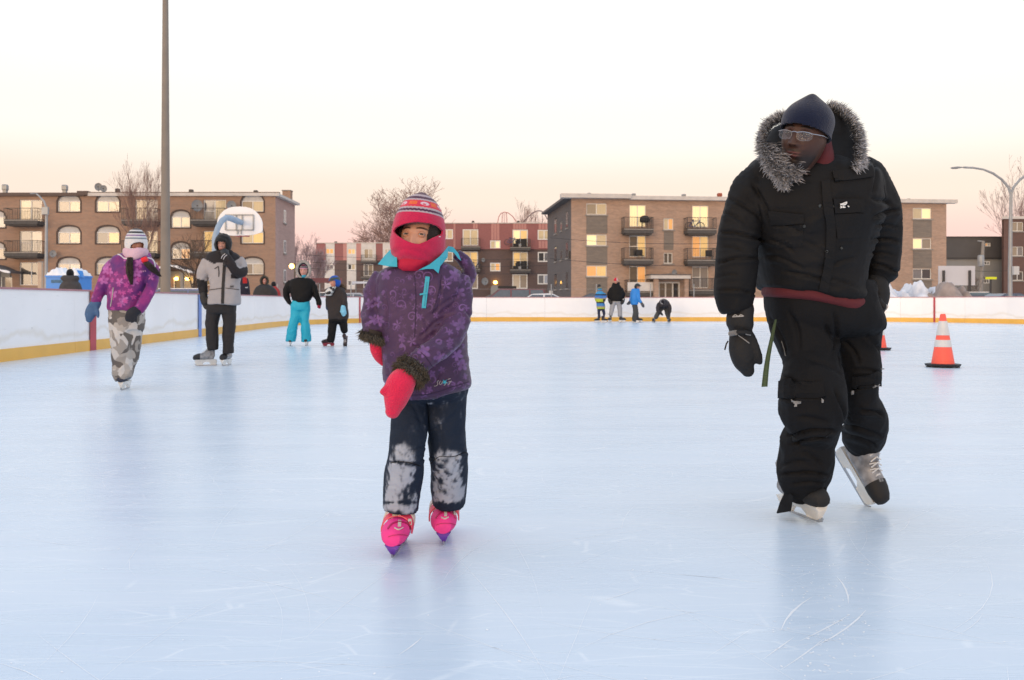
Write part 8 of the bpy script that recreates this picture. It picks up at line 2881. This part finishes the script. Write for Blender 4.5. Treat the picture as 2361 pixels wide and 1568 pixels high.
for x, s2_ in ((540, 1), (825, -1)):
    hand('glove', f2, qf, [[(x - 15 * s2_, 690, 0, 48), (x, 745, -0.03, 50), (x + 15 * s2_, 790, -0.05, 36)], [(x + 30 * s2_, 740, -0.1, 18), (x + 45 * s2_, 780, -0.1, 14)]], M['black_cover'], voxel=0.028, amp=0)
    MB().tube([qf.p(x - 45, 698, -0.02), qf.p(x + 35, 690, -0.1)], 0.03, 8).build('glove_cuff', M['arch_white'], f2)
skate(f2, qf, 530, 1225, 0, (-0.5, -0.85, 0), (0, 0, 1), 1.15, ground=True, **skk)
skate(f2, qf, 810, 1235, 0, (0.8, -0.6, 0), (0, 0, 1), 1.15, ground=True, **skk)
f3 = person(qf, 'skater in bright blue jacket and black helmet seen from the side before the far boards', 1140, 1260)
jacket_like('jacket', f3, qf, [('rows', [(440, 1060, 1225, 0, 0.13), (500, 1035, 1225, 0, 0.17), (650, 1015, 1220, 0, 0.19), (800, 1030, 1190, 0, 0.18), (822, 1050, 1160, 0, 0.15)]),
                               ('tube', [(1060, 520, 0.1, 45), (1040, 640, 0.15, 42), (1010, 740, 0.15, 36)]), ('tube', [(1180, 560, -0.15, 50), (1210, 680, -0.2, 44), (1270, 775, -0.2, 34)])], mat('bright_blue_jacket', (0.02, 0.22, 0.66), 0.6, 0.08), 0.03, 0.02, 0.16, 7)
jacket_like('trousers', f3, qf, [('rows', [(805, 1045, 1170, 0, 0.14), (870, 1055, 1185, 0, 0.14)]), ('tube', [(1125, 860, -0.05, 60), (1135, 1000, -0.05, 62), (1115, 1130, 0, 66), (1110, 1220, 0, 62)]), ('tube', [(1130, 860, 0.08, 56), (1150, 1000, 0.1, 54), (1160, 1120, 0.1, 48), (1160, 1220, 0.1, 42)])], mat('dark_grey_trousers', (0.05, 0.055, 0.06), 0.8, 0.1), 0.03, 0.015, 0.16, 8)
hh = Head(qf.p(1180, 400, 0), 0.98, yaw=55)
hh.mesh('body', f3, (0.45, 0.25, 0.2), res=(50, 40))
hh.shell('helmet', f3, mat('black_helmet', (0.015, 0.018, 0.02), 0.3, 0.1), lambda x, y, z, w: (z > 0.02) | ((y > -0.01) & (z > -0.08)), lambda A, W: np.ones((len(A), 3)) * 0.02, rad=(0.115, 0.14, 0.15), res=(50, 40))
MB().tube([hh.w([[x, -0.13, 0.05]])[0] for x in (-0.07, 0, 0.07)], 0.02, 8).build('visor', M['black_cover'], f3)
MB().tube([Vector(hh.w([[0.09, -0.05, 0.10]])[0]), Vector(hh.w([[0.10, 0.04, 0.12]])[0])], 0.02, 8).build('helmet_stripe', M['arch_white'], f3)
gmit = mat('grey_mitten', (0.06, 0.07, 0.09), 0.8, 0.1)
hand('mitten', f3, qf, [[(1010, 745, 0.15, 36), (975, 785, 0.15, 38), (950, 800, 0.15, 30)], [(985, 800, 0.1, 14), (975, 825, 0.1, 11)]], gmit, voxel=0.028, amp=0)
hand('mitten', f3, qf, [[(1275, 780, -0.2, 34), (1305, 830, -0.2, 38), (1325, 865, -0.2, 28)], [(1290, 850, -0.25, 14), (1300, 880, -0.25, 11)]], gmit, voxel=0.028, amp=0)
skate(f3, qf, 1125, 1285, -0.05, (0.9, -0.4, 0), (0, 0, 1), 1.05, ground=True, **skk)
skate(f3, qf, 1205, 1280, 0.1, (0.9, -0.4, 0), (0, 0, 1), 1.05, ground=True, **skk)
f4 = person(qf, 'skater in dark clothes bent far forward with hands at his knees before the boards', 1740, 1240)
dk = mat('dark_patterned_jacket', (0.022, 0.020, 0.026), 0.75, 0.5, 8)
gt2 = mat('dark_grey_snow_trousers', (0.055, 0.06, 0.065), 0.8, 0.4, 4)
jacket_like('jacket', f4, qf, [('tube', [(1790, 850, 0.25, 90), (1820, 800, 0.05, 110), (1790, 790, -0.15, 110), (1750, 800, -0.3, 80)], None),
                               ('tube', [(1700, 800, -0.15, 62), (1660, 880, -0.2, 52), (1670, 960, -0.25, 42), (1720, 1010, -0.3, 32)]),
                               ('tube', [(1880, 790, -0.05, 62), (1935, 870, -0.15, 50), (1950, 960, -0.2, 40), (1935, 1030, -0.25, 32)])], dk, 0.03, 0.02, 0.15, 9)
jacket_like('trousers', f4, qf, [('tube', [(1760, 860, 0.25, 70), (1850, 860, 0.25, 70)]), ('tube', [(1760, 870, 0.2, 66), (1690, 980, 0.05, 58), (1640, 1070, 0, 56), (1600, 1150, 0, 48)]),
                                 ('tube', [(1860, 870, 0.2, 64), (1880, 980, 0.05, 58), (1900, 1080, 0, 54), (1915, 1160, 0, 46)])], gt2, 0.03, 0.015, 0.15, 10)
hh = Head(qf.p(1775, 765, -0.42), 1.0, yaw=-10, pitch=70)
hh.mesh('body', f4, (0.4, 0.22, 0.18), res=(40, 30), neck=False)
hh.shell('hat', f4, M['knit'], lambda x, y, z, w: z > -0.03, lambda A, W: np.where((np.abs(A[:, 2] - 0.09) < 0.012)[:, None] & (A[:, 0] < 0)[:, None], np.array((0.5, 0.5, 0.5)), np.array((0.012, 0.011, 0.016))), rad=(0.10, 0.12, 0.14), res=(50, 40))
hand('mitten', f4, qf, [[(1722, 1010, -0.3, 30), (1750, 1040, -0.3, 30), (1772, 1062, -0.3, 22)], [(1735, 1050, -0.35, 12), (1745, 1070, -0.35, 9)]], M['black_cover'], voxel=0.028, amp=0)
hand('mitten', f4, qf, [[(1935, 1030, -0.25, 28), (1935, 1070, -0.25, 26), (1932, 1095, -0.25, 18)], [(1915, 1050, -0.3, 12), (1910, 1075, -0.3, 9)]], M['black_cover'], voxel=0.028, amp=0)
skb = dict(boot=(0.40, 0.39, 0.38), cap=(0.05, 0.05, 0.06), holder=(0.03, 0.03, 0.035))
skate(f4, qf, 1565, 1240, 0, (-0.5, -0.85, 0), (0.1, 0, 1), 1.05, ground=True, **skb)
skate(f4, qf, 1925, 1240, 0, (0.2, -1, 0), (-0.1, 0, 1), 1.05, ground=True, **skb)


# ---------------------------------------------------------------- onlookers outside the boards
def onlooker(q, label, rows, extra, mtl, headp, headkw, hatcol=None, hatkeep=None, furc=None, trouser=(0.02, 0.02, 0.025), s=1.0, cut=None):
    x, y = headp[0], headp[1]
    o = person(q, label, x, y)
    lo_ = rows[-1]
    # coat down to mid thigh, then legs to the ground
    n = len(rows)
    jacket_like('coat', o, q, [('rows', rows)] + extra, mtl, 0.022, 0.015, 0.14, n, cut=cut)
    c = q.p((lo_[1] + lo_[2]) / 2, lo_[0])
    mb = MB()
    for sx in (-0.11, 0.11):
        mb.tube([(c.x + sx * 0.8, q.d, c.z + 0.1), (c.x + sx, q.d, 0.5), (c.x + sx, q.d, 0.08)], [0.11, 0.085, 0.07], 12)
    mb.tube([(c.x - 0.1, q.d, c.z), (c.x + 0.1, q.d, c.z)], 0.13, 12)
    me = remesh(mb, 0.03, 2)
    link('trousers', me, mat('dark_trousers', trouser, 0.8, 0.1), o)
    for sx in (-0.11, 0.11):
        m2 = MB().tube([(c.x + sx, q.d + 0.08, 0.04), (c.x + sx, q.d - 0.04, 0.045), (c.x + sx, q.d - 0.16, 0.03)], [0.05, 0.055, 0.04], 12)
        m2.build('boot', M['black_cover'], o, sm=50)
    h_ = Head(q.p(*headp), s, **headkw)
    h_.mesh('body', o, (0.52, 0.26, 0.22), res=(60, 50), neck=True)
    if hatcol:
        h_.shell('hat', o, M['knit'], hatkeep or (lambda x, y, z, w: z > 0.03), lambda A, W: np.ones((len(A), 3)) * np.array(hatcol), rad=(0.095, 0.115, 0.135), res=(60, 50))
    if furc:
        hp = [Vector(p) for p in h_.w([[0.125 * math.sin(a), -0.04, 0.01 + 0.15 * math.cos(a)] for a in np.linspace(0, 2 * math.pi, 26)])]
        MB().tube(hp, 0.03, 8, cap=False).build('hood_rim', M['black_cover'], o, sm=True)
        fur('hood_fur', hp, M['fur'], o, 1200, 0.06, 0.012, lambda f, p: (p - h_.c) + Vector((0, -0.08, 0)), 0.005, 4, furc, (0.02, 0.02, 0.02), 0.1, 0.6)
        h_.shell('hood', o, mtl, lambda x, y, z, w: (y > -0.04) & (z > -0.14), lambda A, W: np.ones((len(A), 3)) * 0.02, rad=(0.125, 0.135, 0.155), res=(50, 40))
    return o


q5_ = Crop(0, 700, 3.1357, 26.0)
onlooker(q5_, 'onlooker in grey parka and black hat, back turned, by the blue portable toilet',
         [(1262, 800, 970, 0, 0.14), (1300, 765, 985, 0, 0.18), (1335, 800, 970, 0, 0.17), (1370, 765, 1000, 0, 0.2), (1450, 745, 1020, 0, 0.22), (1600, 740, 1030, 0, 0.22), (1850, 760, 1010, 0, 0.2)], [],
         mat('grey_parka', (0.05, 0.047, 0.05), 0.85, 0.15, 4), (880, 1240, 0), dict(yaw=175), (0.008, 0.008, 0.01), lambda x, y, z, w: z > -0.05)
q6_ = Crop(650, 700, 3.1367, 33.5)
q6c = Crop(650, 700, 3.1367, 31.0)


def navy_red(X, Y, W):
    C = base_col(X, (0.016, 0.016, 0.032))
    C[(np.abs(X - (1030 + (Y - 1290) * 0.1)) < 26) & (Y < 1360)] = (0.42, 0.02, 0.02)
    C[(np.abs(Y - 1412 + (X - 1050) * 0.2) < 5) & (X > 1035) & (X < 1072)] = (0.6, 0.6, 0.6)
    return C


onlooker(q6c, 'onlooker in navy and red jacket half hidden behind the grey jacketed skater', [(1285, 985, 1055, 0, 0.1), (1310, 955, 1075, 0, 0.17), (1400, 940, 1088, 0, 0.2), (1500, 935, 1095, 0, 0.2), (1700, 940, 1090, 0, 0.2)], [],
         M['cloth'], (1030, 1235, 0), dict(yaw=60), (0.05, 0.03, 0.03), cut=tint_by(q6c, navy_red))
onlooker(q6_, 'onlooker in black coat with dark fur hood behind the left boards', [(1375, 1225, 1340, 0, 0.13), (1410, 1175, 1400, 0, 0.2), (1480, 1140, 1440, 0, 0.24), (1600, 1130, 1450, 0, 0.24), (1800, 1150, 1430, 0, 0.22)], [],
         M['black_cover'], (1285, 1335, 0), dict(yaw=-8), None, None, (0.16, 0.19, 0.17))
q6b = Crop(650, 700, 3.1367, 35.5)
onlooker(q6b, 'small onlooker in red coat bending behind the one in the fur hood', [(1395, 1385, 1420, 0, 0.1), (1420, 1378, 1445, 0, 0.14), (1480, 1390, 1480, 0, 0.17), (1650, 1385, 1490, 0, 0.17)], [],
         mat('red_coat', (0.35, 0.03, 0.03), 0.8, 0.1), (1395, 1378, 0), dict(yaw=150), (0.01, 0.01, 0.012), lambda x, y, z, w: z > -0.06, s=0.9)
